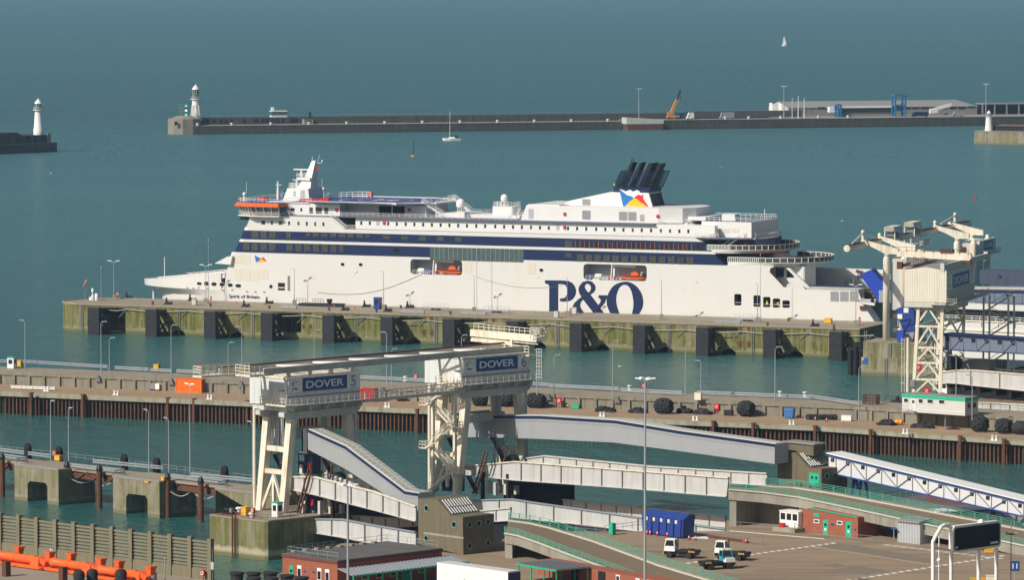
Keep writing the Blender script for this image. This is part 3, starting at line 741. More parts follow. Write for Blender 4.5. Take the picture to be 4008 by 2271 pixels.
for x,y,w in((1152,1055,1.2),(1255,1056,1.75),(1378,1058,1.75),(1495,1060,1.75),(1618,1063,1.75),(1738,1065,1.75),(1863,1067,1.75),(1972,1070,1.2),(2235,1090,1.9),(2480,1098,1.9)):
 win('W',x,y,w,1.05,0.0,4,'glass_tint')
for x,y in((340,1307),(475,1312),(610,1316),(745,1318),(880,1323)):win('U',x,y,1.9,1.1,0.0,4,'glass_tint')
for x,y,w in((297,1215,1.8),(417,1220,1.8),(537,1223,1.8),(655,1226,1.8),(895,1230,1.75),(1017,1234,1.75),(1138,1237,1.75),(1260,1240,1.75),(1380,1243,1.75),(1500,1247,1.75),(1610,1250,1.2)):
 win('W',x,y,w,2.0,0.0,4,'glass_tint')
win('W',2362,1275,1.7,1.0,0.0,4,'glass_tint');win('U',410,1405,1.7,1.0,0.0,4,'glass_tint');win('U',1710,1440,1.7,1.0,0.0,4,'glass_tint')
MT['curtain']=mp('orange curtain behind glass',(.36,.07,.03),.4,.1)
cm=MB();cm.box(-.95,.95,-.04,.06,-1.0,1.0);cm.mi=1;cm.box(-.75,-.6,-.055,-.04,-.95,.95);cm.box(.55,.75,-.055,-.04,-.95,.95);cm.mi=2
for xx in(-.35,0,.35):cm.box(xx-.04,xx+.04,-.06,-.04,-1,1)
cw=cm.mesh('window',[MT['glass'],MT['curtain'],MT['black']])
for i,x in enumerate([1710,1780,1850,1920,1990,2060,2132,2202,2272,2344,2414,2485,2555,2620]):
 s,z=sk('U',x,1357+(x-1710)*.0285,0)
 if i==0:win('U',x,1357,1.9,1.9,0,4,'glass_tint')
 else:put('window',cw,ferry,T(s,0,z))
for i,x in enumerate([1800,1865,1930,1997,2065,2135,2205,2275,2345,2415,2485,2555,2625]):win('N',x,18+(x-1800)*.027,1.75,1.9,0,4,'glass_tint')
win('V',130,1382,1.9,1.9,0,2);win('O',-10,38,1.8,1.9,0,3)
a0,a1,z0,z1=rk('U',668,1372,1392,1476)
m=MB();m.box(a0,a1,-.05,.06,z0,z1);lg=m.build('lounge_window',MT['glass_green'],ferry)
bars_me=MB().box(-.05,.05,-.09,-.05,z0,z1).mesh('mullion',MT['stiff'])
copies(bars_me,'mullion',[T(a0+(a1-a0)*k/20,0,0)for k in range(1,20)],lg)
def port(x,y,w,h_,mat='dark',c='X',name='port'):
 t=0.0
 for _ in range(5):
  s,z=sk(c,x,y,t);t=hull_t(s,z)
 s2=s+.5;a=atan2(hull_t(s2,z)-hull_t(s-.5,z),1.0)
 m=MB();o=rrect(-w/2,w/2,-h_/2,h_/2,min(w,h_)*.48);sheet(m,o,-.10,.25);m.mi=1
 o2=rrect(-w/2-.1,w/2+.1,-h_/2-.1,h_/2+.1,min(w,h_)*.48);sheet(m,o2,-.06,.25)
 return m.build(name,[MT[mat],MT['ship_white2']],ferry,T(s,t,z,a))
for a in((848,460,1.6,.8),(948,460,1.6,1.15),(1052,467,1.65,.95),(1160,473,1.4,.95),(1275,480,1.5,.95),(1387,490,1.75,.9),(1838,500,1.05,1.05)):port(*a)
for a in((685,518),(768,525),(840,515),(1175,553),(1508,572),(1625,575),(1745,578),(965,527),(1305,545)):port(*a,.75,.38,'louvre',name='small_port')
for x,y in((10,67),(146,69),(1506,111)):port(x,y,1.15,.85,c='N')
m_=panel('side_door','X',1935,2030,452,552,0,MT['dark']);panel('side_door','X',2068,2102,355,560,0,MT['louvre'])
a0,a1,z0,z1=rk('X',1935,2030,512,520);MB().box(a0,a1,-.08,-.05,z0,z1).build('door_rail',MT['white'],m_)
for c,x,y in(('X',2430,355),('X',2430,392),('N',1083,197),('N',1280,202),('N',1313,203),('S',85,940),('S',85,978)):
 s,z=sk(c,x,y);MB().box(s-.42,s+.42,-.04,.05,z-.14,z+.14).build('small_vent',MT['cream_door'],ferry)
m=MB();a=sk('X',1020,195,15);m.sz([(29.5,18.6),(34.5,18.4),(35,20.8),(33.5,20.6)],-1.0,6);m.build('mooring_wing',MT['ship_white2'],ferry)
t0=text_fit('Spirit of Britain',9.6,1.15,.02,MT['ship_navy'],.02)
a,b=sk('X',1255,635,.9),sk('X',1705,655,0.0)
cs_,cz_=(a[0]+b[0])/2,(a[1]+b[1])/2
for v in t0.vertices:v.co.y=hull_t(cs_+v.co.x,cz_)-.07+v.co.y
put('ship_name',t0,ferry,T(cs_,0,cz_))
def xk(pts):return[sk('X',x,y)for x,y in pts]
for nm,mt,pts in(('emblem_blue','flag_blue',[(1610,65),(1655,95),(1700,110),(1675,145),(1632,170)]),('emblem_red','flag_red',[(1700,110),(1738,95),(1752,115),(1778,162),(1735,135)]),('emblem_yellow','flag_yellow',[(1700,110),(1735,135),(1778,162),(1740,158),(1690,168),(1632,170),(1675,145)])):
 m=MB();sheet(m,xk(pts),-.03,.03);m.build(nm,MT[mt],ferry)
def pk(pts):return[sk('PO',x,y)for x,y in pts]
LT=[]
P_=[(398,245),(700,250),(790,258),(850,285),(895,335),(920,400),(922,450),(905,510),(870,560),(825,590),(770,603),(690,605),(655,598),(645,578),(655,555),(680,548),(715,546),(745,525),(765,480),(770,430),(766,390),(755,350),(735,325),(700,313),(622,310),(622,770),(630,812),(468,812),(470,345),(455,315),(398,298)]
m=MB();sheet(m,pk(P_),-.03,.02);m.build('letter_p',MT['ship_navy'],ferry)
Oo=smooth([(1745,268),(1900,320),(2010,450),(2048,610),(2020,740),(1940,850),(1800,930),(1680,930),(1520,830),(1450,700),(1432,600),(1460,470),(1560,330)])
Oi=smooth([(1730,322),(1800,350),(1850,440),(1880,600),(1875,720),(1840,850),(1770,900),(1690,870),(1640,780),(1600,640),(1600,500),(1650,370)])
m=MB();plate(m,pk(Oo),[pk(Oi)],-.03);m.build('letter_o',MT['ship_navy'],ferry)
Ao=[(1120,250),(1190,270),(1235,320),(1252,370),(1240,420),(1210,455),(1163,487),(1295,662),(1330,610),(1335,575),(1318,550),(1296,545),(1296,497),(1443,497),(1440,545),(1425,570),(1400,630),(1330,718),(1420,835),(1420,900),(1240,900),(1190,860),(1120,900),(1000,900),(900,850),(858,770),(856,700),(890,630),(950,570),(1010,525),(975,470),(960,400),(975,340),(1030,275)]
A1=smooth([(1110,305),(1150,325),(1170,370),(1160,415),(1128,448),(1090,405),(1068,360),(1080,320)],3)
A2=[(1040,572),(1200,780),(1180,800),(1130,818),(1080,800),(1030,760),(1000,710),(990,660),(1005,610)]
m=MB();plate(m,pk(Ao),[pk(A1),pk(A2)],-.035);m.build('ampersand',MT['ship_navy'],ferry)
def terrace(s0,sc,tip,z,hgt,name,edge=.9,mat='ship_white2'):
 ar=[(sc+(tip-sc)*sin(a),15.5-15.5*cos(a))for a in[pi*k/24 for k in range(25)]]
 pl=[(s0,0)]+ar+[(s0,31)]
 m=MB();m.loft([(s,t,z-edge)for s,t in[(s0,.0)]+[(sc-1+(tip-sc-1.2)*sin(a),15.5-15.2*cos(a))for a in[pi*k/24 for k in range(25)]]+[(s0,31)]],[(s,t,z)for s,t in pl])
 o=m.build(name,MT[mat],ferry)
 m=MB();n=16
 pts=[(s0+(sc-s0)*k/n,0.05)for k in range(n)]+ar[:-1]+[ar[-1]]
 pts3=[Vector((s,t,z))for s,t in pts]
 for p in pts3:m.bar(p,p+Vector((0,0,hgt)),.14)
 for zz in(.05,hgt):m.bars([p+Vector((0,0,zz))for p in pts3],.14)
 m.build('terrace_rail',MT['white'],o)
 m=MB()
 for p,q in zip(pts3,pts3[1:]):m.quad(p+Vector((0,.02,.1)),q+Vector((0,.02,.1)),q+Vector((0,.02,hgt*.95)),p+Vector((0,.02,hgt*.95)))
 gm=m.build('rail_glass',MT['glass_tint'],o);return o
te1=terrace(181.4,190,205.0,22.75,1.35,'aft_terrace',.95)
MB().st([(184,2),(190,1),(199,4),(203.5,11),(203.5,20),(199,27),(190,30),(184,29)],22.76,22.80).build('terrace_deck',MT['wood'],te1)
te2=terrace(175.5,182,195.0,25.9,1.35,'upper_terrace',.85)
te3=MB();te3.st([(172,1.5),(180,1.5),(187,6),(188.6,12),(188.6,19),(187,25),(180,29.5),(172,29.5)],28.6,29.0)
te3.rail([(172,.4,29.05),(178,1.8,29.05)],1.2,(1.2,.6),.8,.05);te3.rail([(184,4.5,29.05),(187,6.2,29.05),(188.4,12,29.05),(188.4,19,29.05),(187,25,29.05)],1.2,(1.2,.6),.9,.06)
te3.build('sun_deck',MT['ship_white2'],ferry)
m=MB();m.box(172,186.2,5,26,29.05,33.2);m.build('aft_house',MT['ship_white2'],ferry)
m=MB();m.box(168,186.0,5.2,25.8,33.21,33.25);m.build('aft_house_roof',MT['deck_grey'],ferry)
m=MB();m.rail([(168,5.3,33.25),(186,5.3,33.25),(186,25.6,33.25),(168,25.6,33.25)],1.1,(1.1,.6),1.5,.045);m.box(176.3,180,9,13,33.25,35);m.box(166,172,8,22,33.0,34.2);m.tube((184.5,20,33.2),(184.5,20,36),.1);m.bars([(160,3.9,33.2),(165,4,33.2)],.1)
m.build('roof_gear',MT['ship_white2'],ferry)
for x in(622,750):panel('aft_louvre','S',x,x+110,122,178,5,MT['cream_door'])
m=MB()
for t_ in(3.4,4.6):
 m.bar((167.8,t_,32.6),(173.5,t_,29.1),.14,.35);m.bar((167.8,t_,33.7),(173.5,t_,30.2),.08)
 m.bar((188-5,t_,29.0),(178.5,t_,26.0),.14,.3);m.bar((188-5,t_,30.1),(178.5,t_,27.1),.08)
for k in range(10):u=(k+.5)/10;m.box(183-4.5*u-.15,183-4.5*u+.15,3.4,4.6,29-3*u-.05,29-3*u);m.box(167.8+5.7*u-.15,167.8+5.7*u+.15,3.4,4.6,32.6-3.5*u-.05,32.6-3.5*u)
m.build('deck_stairs',MT['ship_white2'],ferry)
MB().box(176,187.6,6,25,25.91,28.6).build('upper_bar_front',MT['ship_navy'],ferry)
MB().box(176,190.5,8,23,22.8,25.0).build('lower_bar_front',MT['ship_navy'],ferry)
m=MB();m.box(183.8,184.5,5.9,6,26.8,27.8);m.build('fire_cabinet',MT['red'],ferry)
m=MB();m.box(178,178.9,5.9,6,26,28.1);m.build('deck_door',MT['dark'],ferry)
m=MB();m.sz([(189.5,25.2),(191,25.2),(196.5,22.8),(195.5,22.8),(189.5,22.8)],10,16);m.build('stair_cowl',MT['ship_white2'],ferry)
tb=MB();tb.box(-.5,.5,-.5,.5,.68,.75);tb.box(-.06,.06,-.06,.06,0,.68);tb.box(-.9,-.6,-.3,.3,.3,.45);tb.box(.6,.9,-.3,.3,.3,.45);tb.box(-.95,-.88,-.3,.3,.45,.9);tb.box(.88,.95,-.3,.3,.45,.9)
tbm=tb.mesh('terrace_table',MT['wood'])
ti=[(193,6),(194,10),(197,8),(198,13),(200,11),(196,18),(199,17),(194,22)]
for i,(s,t)in enumerate(ti):
 put('table_set',tbm,None,SH.mat(s,t,22.8),label='teak table with chairs on the lower aft deck, %s from the bow side'%'first second third sixth fifth fourth seventh eighth'.split()[i],category='table',group='tables on the aft deck')
for i,(s,t)in enumerate([(173.2,2.6),(175.5,2.8),(191,8),(190.5,13)]):
 put('table_set',tbm,None,SH.mat(s,t,29.06 if i<2 else 25.95),label='small table with seats '+['at the promenade rail, nearer the bow','at the promenade rail, nearer the stern','on the upper aft terrace, nearer side','on the upper aft terrace, farther side'][i],category='table',group='tables on the upper decks')
m=MB();m.sz([(197.8,21.6),(198.8,21.6),(204.6,16.5),(203.4,16.5)],0,.8);m.build('stern_strut',MT['ship_white'],ferry)
m=MB();m.box(190,201,5.0,5.3,12.5,21.8);m.box(200.8,201.2,5,14,12.5,21.8);m.build('mooring_bulkhead',MT['ship_white2'],ferry)
m=MB();m.box(196.3,198.2,4.9,5.0,18.8,20.6);m.box(193.2,195.4,4.9,5.0,18.8,21.2);m.build('bulkhead_window',MT['glass'],ferry)
m=MB();m.box(203.5,215,30.6,31-.05,12.5,17.0);m.build('inner_liner',MT['shade_grey'],ferry)
for s in(207.2,213.8):m=MB();m.box(s,s+2.2,30.75,30.9,16.4,18.6);m.mi=1;m.box(s+1.05,s+1.15,30.7,30.75,16.4,18.6);m.build('liner_window',[MT['glass_green'],MT['black']],ferry)
m=MB();m.bars([(199,30.5,17),(203,30.5,18.2),(219,30.5,18.3)],.2);m.bar((207,28,12.5),(207,28,17.5),.25);m.bar((212.5,28,12.5),(212.5,28,17.5),.25);m.build('liner_rail',MT['white'],ferry)
MB().box(201.3,217.8,5.5,5.8,16.15,16.8).build('blue_coaming',MT['ship_navy'],ferry)
m=MB();m.sz([(216.2,16.2),(217.8,16.2),(218.0,14),(219.2,12.7),(222.5,12.3),(222.5,12.9),(217.6,13.2),(216.6,14.2)],0,1.0);m.build('stern_frame',MT['ship_white2'],ferry)
for c,x in(('O',1345),('O',1360),('O',1375)):
 s,z=sk(c,x,395);MB().box(s-.25,s+.25,-.5,.05,z-.5,z+.5).build('fairlead',MT['rust'],ferry)
lt_=sk('O',1365,350,7)
lorry=thing('timber_trailer','logs stacked on a lorry trailer in the open stern of the ferry','trailer',SH.mat(lt_[0],7,12.5))
m=MB();m.box(0,9,0,2.5,1.0,1.25);m.build('flatbed',MT['black'],lorry)
lgm=MB().tube((0,0,0),(8.6,0,0),.29,n=7).mesh('log',MT['log'])
copies(lgm,'log',[T(.2+random.uniform(-.2,.2),.3+.6*i+(.3 if r%2 else 0),1.6+.52*r)for r in range(5)for i in range(4 if r%2==0 else 3)],lorry)
whm=MB().lathe([(.2,-.25),(.5,-.25),(.52,0),(.5,.15),(.2,.15)],12,axis='y').mesh('wheel',MT['rubber'])
copies(whm,'wheel',[T(x,-.1,.5)for x in(2.4,3.8,6.5)],lorry)
m=MB()
for x in(.1,3,6,8.8):m.box(x,x+.12,-.05,.05,1.2,4)
m.build('stake',MT['black'],lorry)
def person(name,label,mw,jacket,trousers,lean=0.0,helmet=None,hgt=1.75):
 t=thing(name,label,'person',mw);k=hgt/1.75
 m=MB()
 for sx in(-.09,.09):m.loftn([[(sx+r*cos(a),r*sin(a)+.02,z)for a in[2*pi*i/8 for i in range(8)]]for r,z in((.07,.06),(.06,.1),(.08,.45),(.10,.85))]);m.box(sx-.05,sx+.05,-.17,.09,0,.08)
 m.loftn([[(rx*cos(a),ry*sin(a),z)for a in[2*pi*i/10 for i in range(10)]]for rx,ry,z in((.17,.11,.82),(.16,.11,1.0),(.19,.12,1.25),(.2,.11,1.4),(.08,.07,1.47),(.06,.06,1.53))])
 for sx in(-1,1):m.loftn([[(sx*x+r*cos(a),y+r*sin(a),z)for a in[2*pi*i/8 for i in range(8)]]for x,y,z,r in((.21,0,1.4,.06),(.25,-.02,1.12,.05),(.24,-.16,.92,.04),(.23,-.22,.86,.035))])
 m.ball((0,-.02,1.63),.105,10,8,1.15);m.box(-.02,.02,-.145,-.1,1.6,1.64)
 body=m.build('body',mp('skin and work trousers',(.05,.05,.07),.8),t,smooth=True)
 m=MB();m.loftn([[(rx*cos(a),ry*sin(a),z)for a in[2*pi*i/10 for i in range(10)]]for rx,ry,z in((.19,.13,.84),(.18,.13,1.0),(.21,.14,1.25),(.215,.125,1.41),(.09,.085,1.48))])
 for sx in(-1,1):m.loftn([[(sx*x+r*cos(a),y+r*sin(a),z)for a in[2*pi*i/8 for i in range(8)]]for x,y,z,r in((.21,0,1.42,.075),(.25,-.02,1.12,.065),(.24,-.15,.94,.055))])
 m.build('jacket',jacket,t,smooth=True)
 m=MB();m.lathe([(.125,1.66),(.12,1.72),(.07,1.79),(.01,1.8)],10,(0,-.02,0));m.build('helmet',helmet or MT['white'],t,smooth=True)
 m=MB();m.ball((0,-.03,1.62),.1,8,6,1.1);m.build('face',mp('skin',(.45,.26,.19),.6),t,smooth=True)
 t.scale=(k,k,k);return t
cs=sk('S',1243,1205,1.0)
person('person','crew member in yellow jacket and white helmet at a ferry stern opening',SH.mat(cs[0],1.0,cs[1]-.15),MT['hiviz'],MT['black'])
cs=sk('S',1375,1212,1.2)
wt=thing('mooring_winch','yellow mooring winch seen through an opening low in the ferry stern','winch',SH.mat(cs[0],1.2,cs[1]))
m=MB();m.lathe([(.3,-.7),(.8,-.7),(.8,-.6),(.45,-.55),(.45,.5),(.8,.55),(.8,.65),(.3,.65)],12,(0,.4,1.0),'x');m.box(-.9,-.7,-.2,1,0,1.3);m.box(.7,.9,-.2,1,0,1.3);m.build('winch_frame',MT['yellow'],wt)
# street furniture used on all quays
def lamp_post(place,z,h,label,heads=0,group=None,r=.11,base=None,reach=1.4,a=0.0,head_mat='galv'):
 t=thing('lamp_post',label,'lamp post',T(place[0],place[1],z,a),group)
 b=MB();zb=0
 if base:MB().box(-base/2,base/2,-base/2,base/2,0,base*1.15).build('plinth',MT['coping'],t);zb=base*1.15
 b.tube((0,0,zb),(0,0,h),r,r*.55,8);b.build('pole',MT['galv'],t,smooth=True)
 hs=[]if heads==0 else[0]if heads==1 else[0,pi]if heads==2 else[2*pi*k/heads for k in range(heads)]
 if heads:
  me=MB();me.bar((0,0,h-.1),(reach,0,h+.25),.09);me.loft([(reach-.3,-.2,h+.2),(reach+.9,-.14,h+.32),(reach+.9,.14,h+.32),(reach-.3,.2,h+.2)],[(reach-.3,-.16,h+.42),(reach+.8,-.1,h+.5),(reach+.8,.1,h+.5),(reach-.3,.16,h+.42)])
  hm_=me.mesh('lamp_head',MT['white']if heads==2 else MT[head_mat])
  copies(hm_,'lamp_head',[Matrix.Rotation(x,4,'Z')for x in hs],t)
 return t
def bollard(place,z,label,mat='white',group=None,a=0.0,k=1.0):
 t=thing('mooring_bollard',label,'bollard',T(place[0],place[1],z,a)@Matrix.Scale(k,4),group)
 MB().box(-.75,.75,-.45,.45,0,.12).build('base_plate',MT[mat],t)
 for sx in(-1,1):
  MB().lathe([(.26,.12),(.2,.5),(.24,.8),(.3,.92),(.2,1.02)],10,(sx*.42,0,0)).build('horn',MT[mat],t,smooth=True)
 return t
def post_bollard(place,z,label,mat='black',group=None,k=1.0):
 t=thing('mooring_bollard',label,'bollard',T(place[0],place[1],z)@Matrix.Scale(k,4),group)
 MB().lathe([(.42,0),(.40,.08),(.24,.14),(.22,.55),(.40,.68),(.42,.82),(.25,.9)],12).build('bollard_post',MT[mat],t,smooth=True)
 return t
def cabinet(place,z,label,mat='red',w=.9,d=.4,h=1.2,leg=.9,group=None,a=0.0,cat='cabinet',name='lifebuoy_cabinet'):
 t=thing(name,label,cat,T(place[0],place[1],z,a),group)
 MB().box(-w/2,w/2,-d/2,d/2,leg,leg+h).build('case',MT[mat],t)
 if leg:MB().box(-.06,.06,-.06,.06,0,leg).build('leg',MT[mat],t)
 if name=='lifebuoy_cabinet':
  MB().torus((0,-d/2-.05,leg+h*.5),.26,.07,'y',12,5).build('lifebuoy',MT['white'],t)
 return t
def cone(place,z,label,group='traffic cones',k=1.0):
 t=thing('traffic_cone',label,'traffic cone',T(place[0],place[1],z)@Matrix.Scale(k,4),group)
 MB().box(-.25,.25,-.25,.25,0,.05).build('cone_base',MT['black'],t)
 MB().lathe([(.19,.05),(.12,.4)],10).build('lower_cone',MT['red'],t);MB().lathe([(.12,.4),(.09,.58)],10).build('white_sleeve',MT['white'],t);MB().lathe([(.09,.58),(.03,.8)],10).build('tip',MT['red'],t)
 return t
def booth(place,z,label,body,roof,w=1.5,d=1.5,h=2.5,a=0.0,name='booth'):
 t=thing(name,label,'booth',T(place[0],place[1],z,a))
 MB().box(-w/2,w/2,-d/2,d/2,.06,h).build('wall',MT[body],t)
 MB().box(-w/2-.08,w/2+.08,-d/2-.08,d/2+.08,h,h+.2).build('roof',MT[roof],t)
 m=MB();m.box(-w*.3,w*.3,-d/2-.03,-d/2+.02,h*.45,h*.85);m.build('window',MT['glass'],t)
 m=MB();m.box(w/2-.02,w/2+.03,-d*.3,d*.3,h*.45,h*.85);m.build('window',MT['glass'],t)
 MB().box(-w/2-.03,-w/2+.02,-d*.32,d*.32,.1,h*.9).build('door',MT[roof],t)
 return t
def crate(place,z,label,mat,w,d,h,a=0.0,name='equipment_box',cat='box',lid=True):
 t=thing(name,label,cat,T(place[0],place[1],z,a))
 MB().box(-w/2,w/2,-d/2,d/2,.08,h).build('body',MT[mat],t)
 MB().box(-w/2-.05,w/2+.05,-d/2-.05,d/2+.05,h,h+.1).build('lid',MT[mat],t)
 m=MB()
 for sx in(-1,1):m.box(sx*w*.35-.08,sx*w*.35+.08,-d/2,d/2,0,.08)
 m.build('skid',MT['black'],t);return t
def railing(pts,label,mat='galv',h=1.1,rails=(1.1,.6),step=2.0,r=.035,post=.04,name='railing',group=None,cat='railing',postw=None):
 """hand rail: every post is a part"""
 o=Vector(pts[0]);t=thing(name,label,cat,Matrix.Translation(o),group)
 loc=[Vector(p)-o for p in pts]
 pm=MB().box(-post,post,-post,post,0,h).mesh('post',MT[mat]);ms=[];m=MB()
 for p,q in zip(loc,loc[1:]):
  n=max(1,round((q-p).length/step))
  for k in range(n):ms.append(Matrix.Translation(p.lerp(q,k/n)))
  for z in rails:m.bar(p+Vector((0,0,z)),q+Vector((0,0,z)),r*2)
 ms.append(Matrix.Translation(loc[-1]));copies(pm,'post',ms,t);m.build('rail',MT[mat],t);return t
def barrier(pts,label,group=None,mat='galv',h=.95,step=4.0):
 """two band crash barrier on posts"""
 o=Vector(pts[0]);t=thing('crash_barrier',label,'barrier',Matrix.Translation(o),group)
 loc=[Vector(p)-o for p in pts];m=MB();ms=[]
 pm=MB().box(-.07,.07,-.07,.07,0,h).mesh('post',MT['galv_dark'])
 for p,q in zip(loc,loc[1:]):
  n=max(1,round((q-p).length/step))
  for k in range(n):ms.append(Matrix.Translation(p.lerp(q,k/n)))
  for z in(h,h*.55):m.bar(p+Vector((0,0,z)),q+Vector((0,0,z)),.10,.26)
 ms.append(Matrix.Translation(loc[-1]));copies(pm,'post',ms,t);m.build('beam',MT[mat],t);return t
def ladder(F,s,t_,z0,z1,label,mat='galv_dark',group=None):
 t=thing('ladder',label,'ladder',F.mat(s,t_,0),group);m=MB()
 for sx in(-.32,.32):m.box(sx-.05,sx+.05,-.3,-.2,z0,z1)
 m.build('stile',MT[mat],t);n=int((z1-z0)/.45)
 copies(MB().box(-.3,.3,-.29,-.21,-.03,.03).mesh('rung',MT[mat]),'rung',[T(0,0,z0+.2+k*.45)for k in range(n)],t);return t
ORD='first second third fourth fifth sixth seventh eighth ninth tenth eleventh twelfth thirteenth fourteenth fifteenth sixteenth seventeenth eighteenth'.split()
# the ferry quay
MT['quay_wall']=wet_wall('green stained quay wall',(.27,.235,.135),(.095,.11,.008),(.40,.36,.26),1.3,(.06,.055,.022))
qw=thing('stone_quay','long concrete ferry quay with green algae stained face and low arches','quay',QA.mat())
PL=[(-3,0),(-7,1.6),(-9.6,5),(-10.4,9),(-9.6,14),(-6.5,18.6),(-1,21),(4,21.5)]
SE=226.0
def qs(c,x,y=None,t=0.0):return QA.on_t(K(c,x,y if y is not None else 480),t)
fx=[('M',704,390),('M',1138,395),('M',1580,405),('M',2008,415),('M',2472,430),('N',342,455),('N',808,470),('N',1287,485),('N',1765,505),('N',2242,520),('O',148,535),('O',655,550),('O',1152,568)]
fs=[QA.on_t(K(c,x,y),-7.3)[0]for c,x,y in fx]
holes=[];deep=[]
wl=lambda c,x:QA.on_z(K(c,x,600),0)[0]
for i,s in enumerate(fs):
 for ds in(-1.4,5.9):
  c0=s-1.2+ds
  if i==0:continue
  holes.append([(c0+2.0*cos(a),.02+1.55*sin(a))for a in[pi*k/10 for k in range(11)]])
def bay(c,x0,x1,y0,y1,dep):
 (s0,z1),(s1,_)=qs(c,x0,y0),qs(c,x1,y0);z0=1.75
 deep.append(([(s0,z0),(s1,z0),(s1,min(z1,7.2)),(s0,min(z1,7.2))],dep))
bay('M',772,945,392,575,7.0);bay('M',2085,2268,432,600,7.5);bay('Q',1072,1392,520,900,1.3);bay('Q',1915,2240,555,900,1.3);bay('O',212,420,530,740,1.3)
deep[0]=([(x,z if z>2 else .4)for x,z in deep[0][0]],7.0)
holes=[h_ for h_ in holes if not any(h_[5][0]>d[0][0][0]-2.2 and h_[5][0]<d[0][1][0]+2.2 and d[1]>5 for d in deep)]
m=MB();outer=[(-3,-1.5)]
bot=[(-3,-1.5),(SE,-1.5),(SE,ZQ-.35),(-3,ZQ-.35)]
clean=[]
for h_ in sorted(holes,key=lambda q:q[5][0]):
 if clean and h_[-1][0]-.05<clean[-1][0][0]:continue
 clean.append(h_)
plate(m,bot,clean+[d[0]for d in deep],0)
for h_ in clean:pocket(m,h_,0,3.0,False)
for d,dep in deep:pocket(m,d,0,dep)
m.add([(s,t,z)for z in(-1.5,ZQ-.35)for s,t in PL+[(SE,21.5)]],[(i,i+1,len(PL)+2+i,len(PL)+1+i)for i in range(len(PL))])
m.quad((SE,0,-1.5),(SE,21.5,-1.5),(SE,21.5,ZQ-.35),(SE,0,ZQ-.35))
m.build('wall',MT['quay_wall'],qw)
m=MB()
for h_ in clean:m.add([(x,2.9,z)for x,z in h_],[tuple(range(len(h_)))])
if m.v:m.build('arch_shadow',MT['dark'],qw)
m=MB();m.st([(-3.1,-.18)]+[(s-.15,t)for s,t in PL[1:-1]]+[(4,21.6),(SE,21.6),(SE,-.18)],ZQ-.35,ZQ);m.build('deck',MT['deck_concrete'],qw)
m=MB();m.bars([(s,t,ZQ+.12)for s,t in PL]+[(SE,21.3,ZQ+.12)],.3,.25)
m.bars([(-3,.1,ZQ+.06),(SE,.1,ZQ+.06)],.25,.12);m.build('kerb',MT['coping'],qw)
m=MB()
for c,x,y0,y1 in(('M',2300,420,445),('M',2340,420,445),('M',2285,520,550),('M',2338,520,550),('Q',1415,555,610),('Q',1520,555,610),('Q',1415,745,820),('Q',1520,745,820),('Q',2265,580,630),('Q',2370,585,635),('O',436,540,565),('O',497,540,565),('O',436,645,690),('O',497,645,690)):
 (s,z1),(_,z0)=qs(c,x,y0),qs(c,x,y1);m.box(s-.42,s+.42,-.08,.05,z0,z1)
m.build('rust_plates',MT['rust'],qw,kind='stuff')
fm=thing('quay_fender','x','fender',QA.mat(fs[0],0,0),'black fender frames along the ferry quay')
MT['fender_face']=mp('worn black fender facing',(.016,.017,.021),.75,.25,.6,streak=(.06,.06,.065),samt=.45,ssc=(1.0,1.0,3.0),spot=(.04,.04,.043),spamt=.4,spsc=1.5)
m=MB();m.box(-1.72,1.72,-7.5,-7.1,-1,7.5);m.build('face',MT['fender_face'],fm)
m=MB();m.box(-1.6,1.6,-7.09,-5.2,-1,7.0);m.loft([(-1.7,-7.4,7.5),(1.7,-7.4,7.5),(1.7,-5.2,7.0),(-1.7,-5.2,7.0)],[(-1.5,-7.2,7.8),(1.5,-7.2,7.8),(1.5,-5.4,7.5),(-1.5,-5.4,7.5)])
m.build('back_box',MT['black'],fm)
m=MB();m.loft([(-1.1,-5.2,5.6),(1.1,-5.2,5.6),(1.1,-5.2,7.0),(-1.1,-5.2,7.0)],[(-.9,0.0,5.2),(.9,0.0,5.2),(.9,0.0,7.1),(-.9,0.0,7.1)]);m.build('head_beam',MT['black'],fm)
m=MB()
for sx in(-.9,.9):m.bar((sx,-5.2,5.4),(sx,.0,.6),.5);m.bar((sx,-5.2,.8),(sx,0,3.8),.4);m.bar((sx,-5.2,.3),(sx,0,.3),.7)
m.build('brace',MT['rust'],fm)
for k,s in enumerate(fs):
 lab='%s tall black fender frame counted from the rounded end of the ferry quay'%ORD[k]
 if k==0:fm['label']=lab;fm.matrix_local=QA.mat(s,0,0)
 else:copy_thing(fm,QA.mat(s,0,0),lab)
for k,(c,x)in enumerate((('M',620),('M',1350),('M',1905),('N',115),('N',712),('N',1630),('N',2470),('O',530),('O',1380))):
 ladder(QA,qs(c,x)[0],0,.3,7.6,'%s steel ladder on the green wall of the ferry quay from its rounded end'%ORD[k],group='ladders on the ferry quay wall')
rp=thing('guard_hawser','pale hawser strung along the green face of the ferry quay past the fenders','rope',QA.mat())
hooks=[qs(c,x,y)for c,x,y in(('M',790,400),('M',955,405),('M',1410,418),('M',1850,432),('M',2295,452),('N',175,465),('N',630,488),('N',1095,505),('N',1560,518),('N',2040,538),('O',20,560),('O',435,572),('O',940,585),('O',1430,602))]
m=MB()
for(a,za),(b,zb)in zip(hooks,hooks[1:]):
 pts=[(a+(b-a)*k/6,-.35,za+(zb-za)*k/6-.5*sin(pi*k/6))for k in range(7)];m.path(pts,.11,5)
m.build('hawser',MT['rope'],rp)
m=MB()
for a,za in hooks[1:]:m.box(a-.4,a+.4,-.5,0,za-.2,za+.2);m.bar((a,-.3,za),(a-2.3,-.1,za-2.2),.12);m.bar((a+.3,-.3,za),(a+3,-.1,za-1.8),.08)
m.build('bracket',MT['galv_dark'],rp)
def qz(c,x,y):return QA.on_z(K(c,x,y),ZQ)
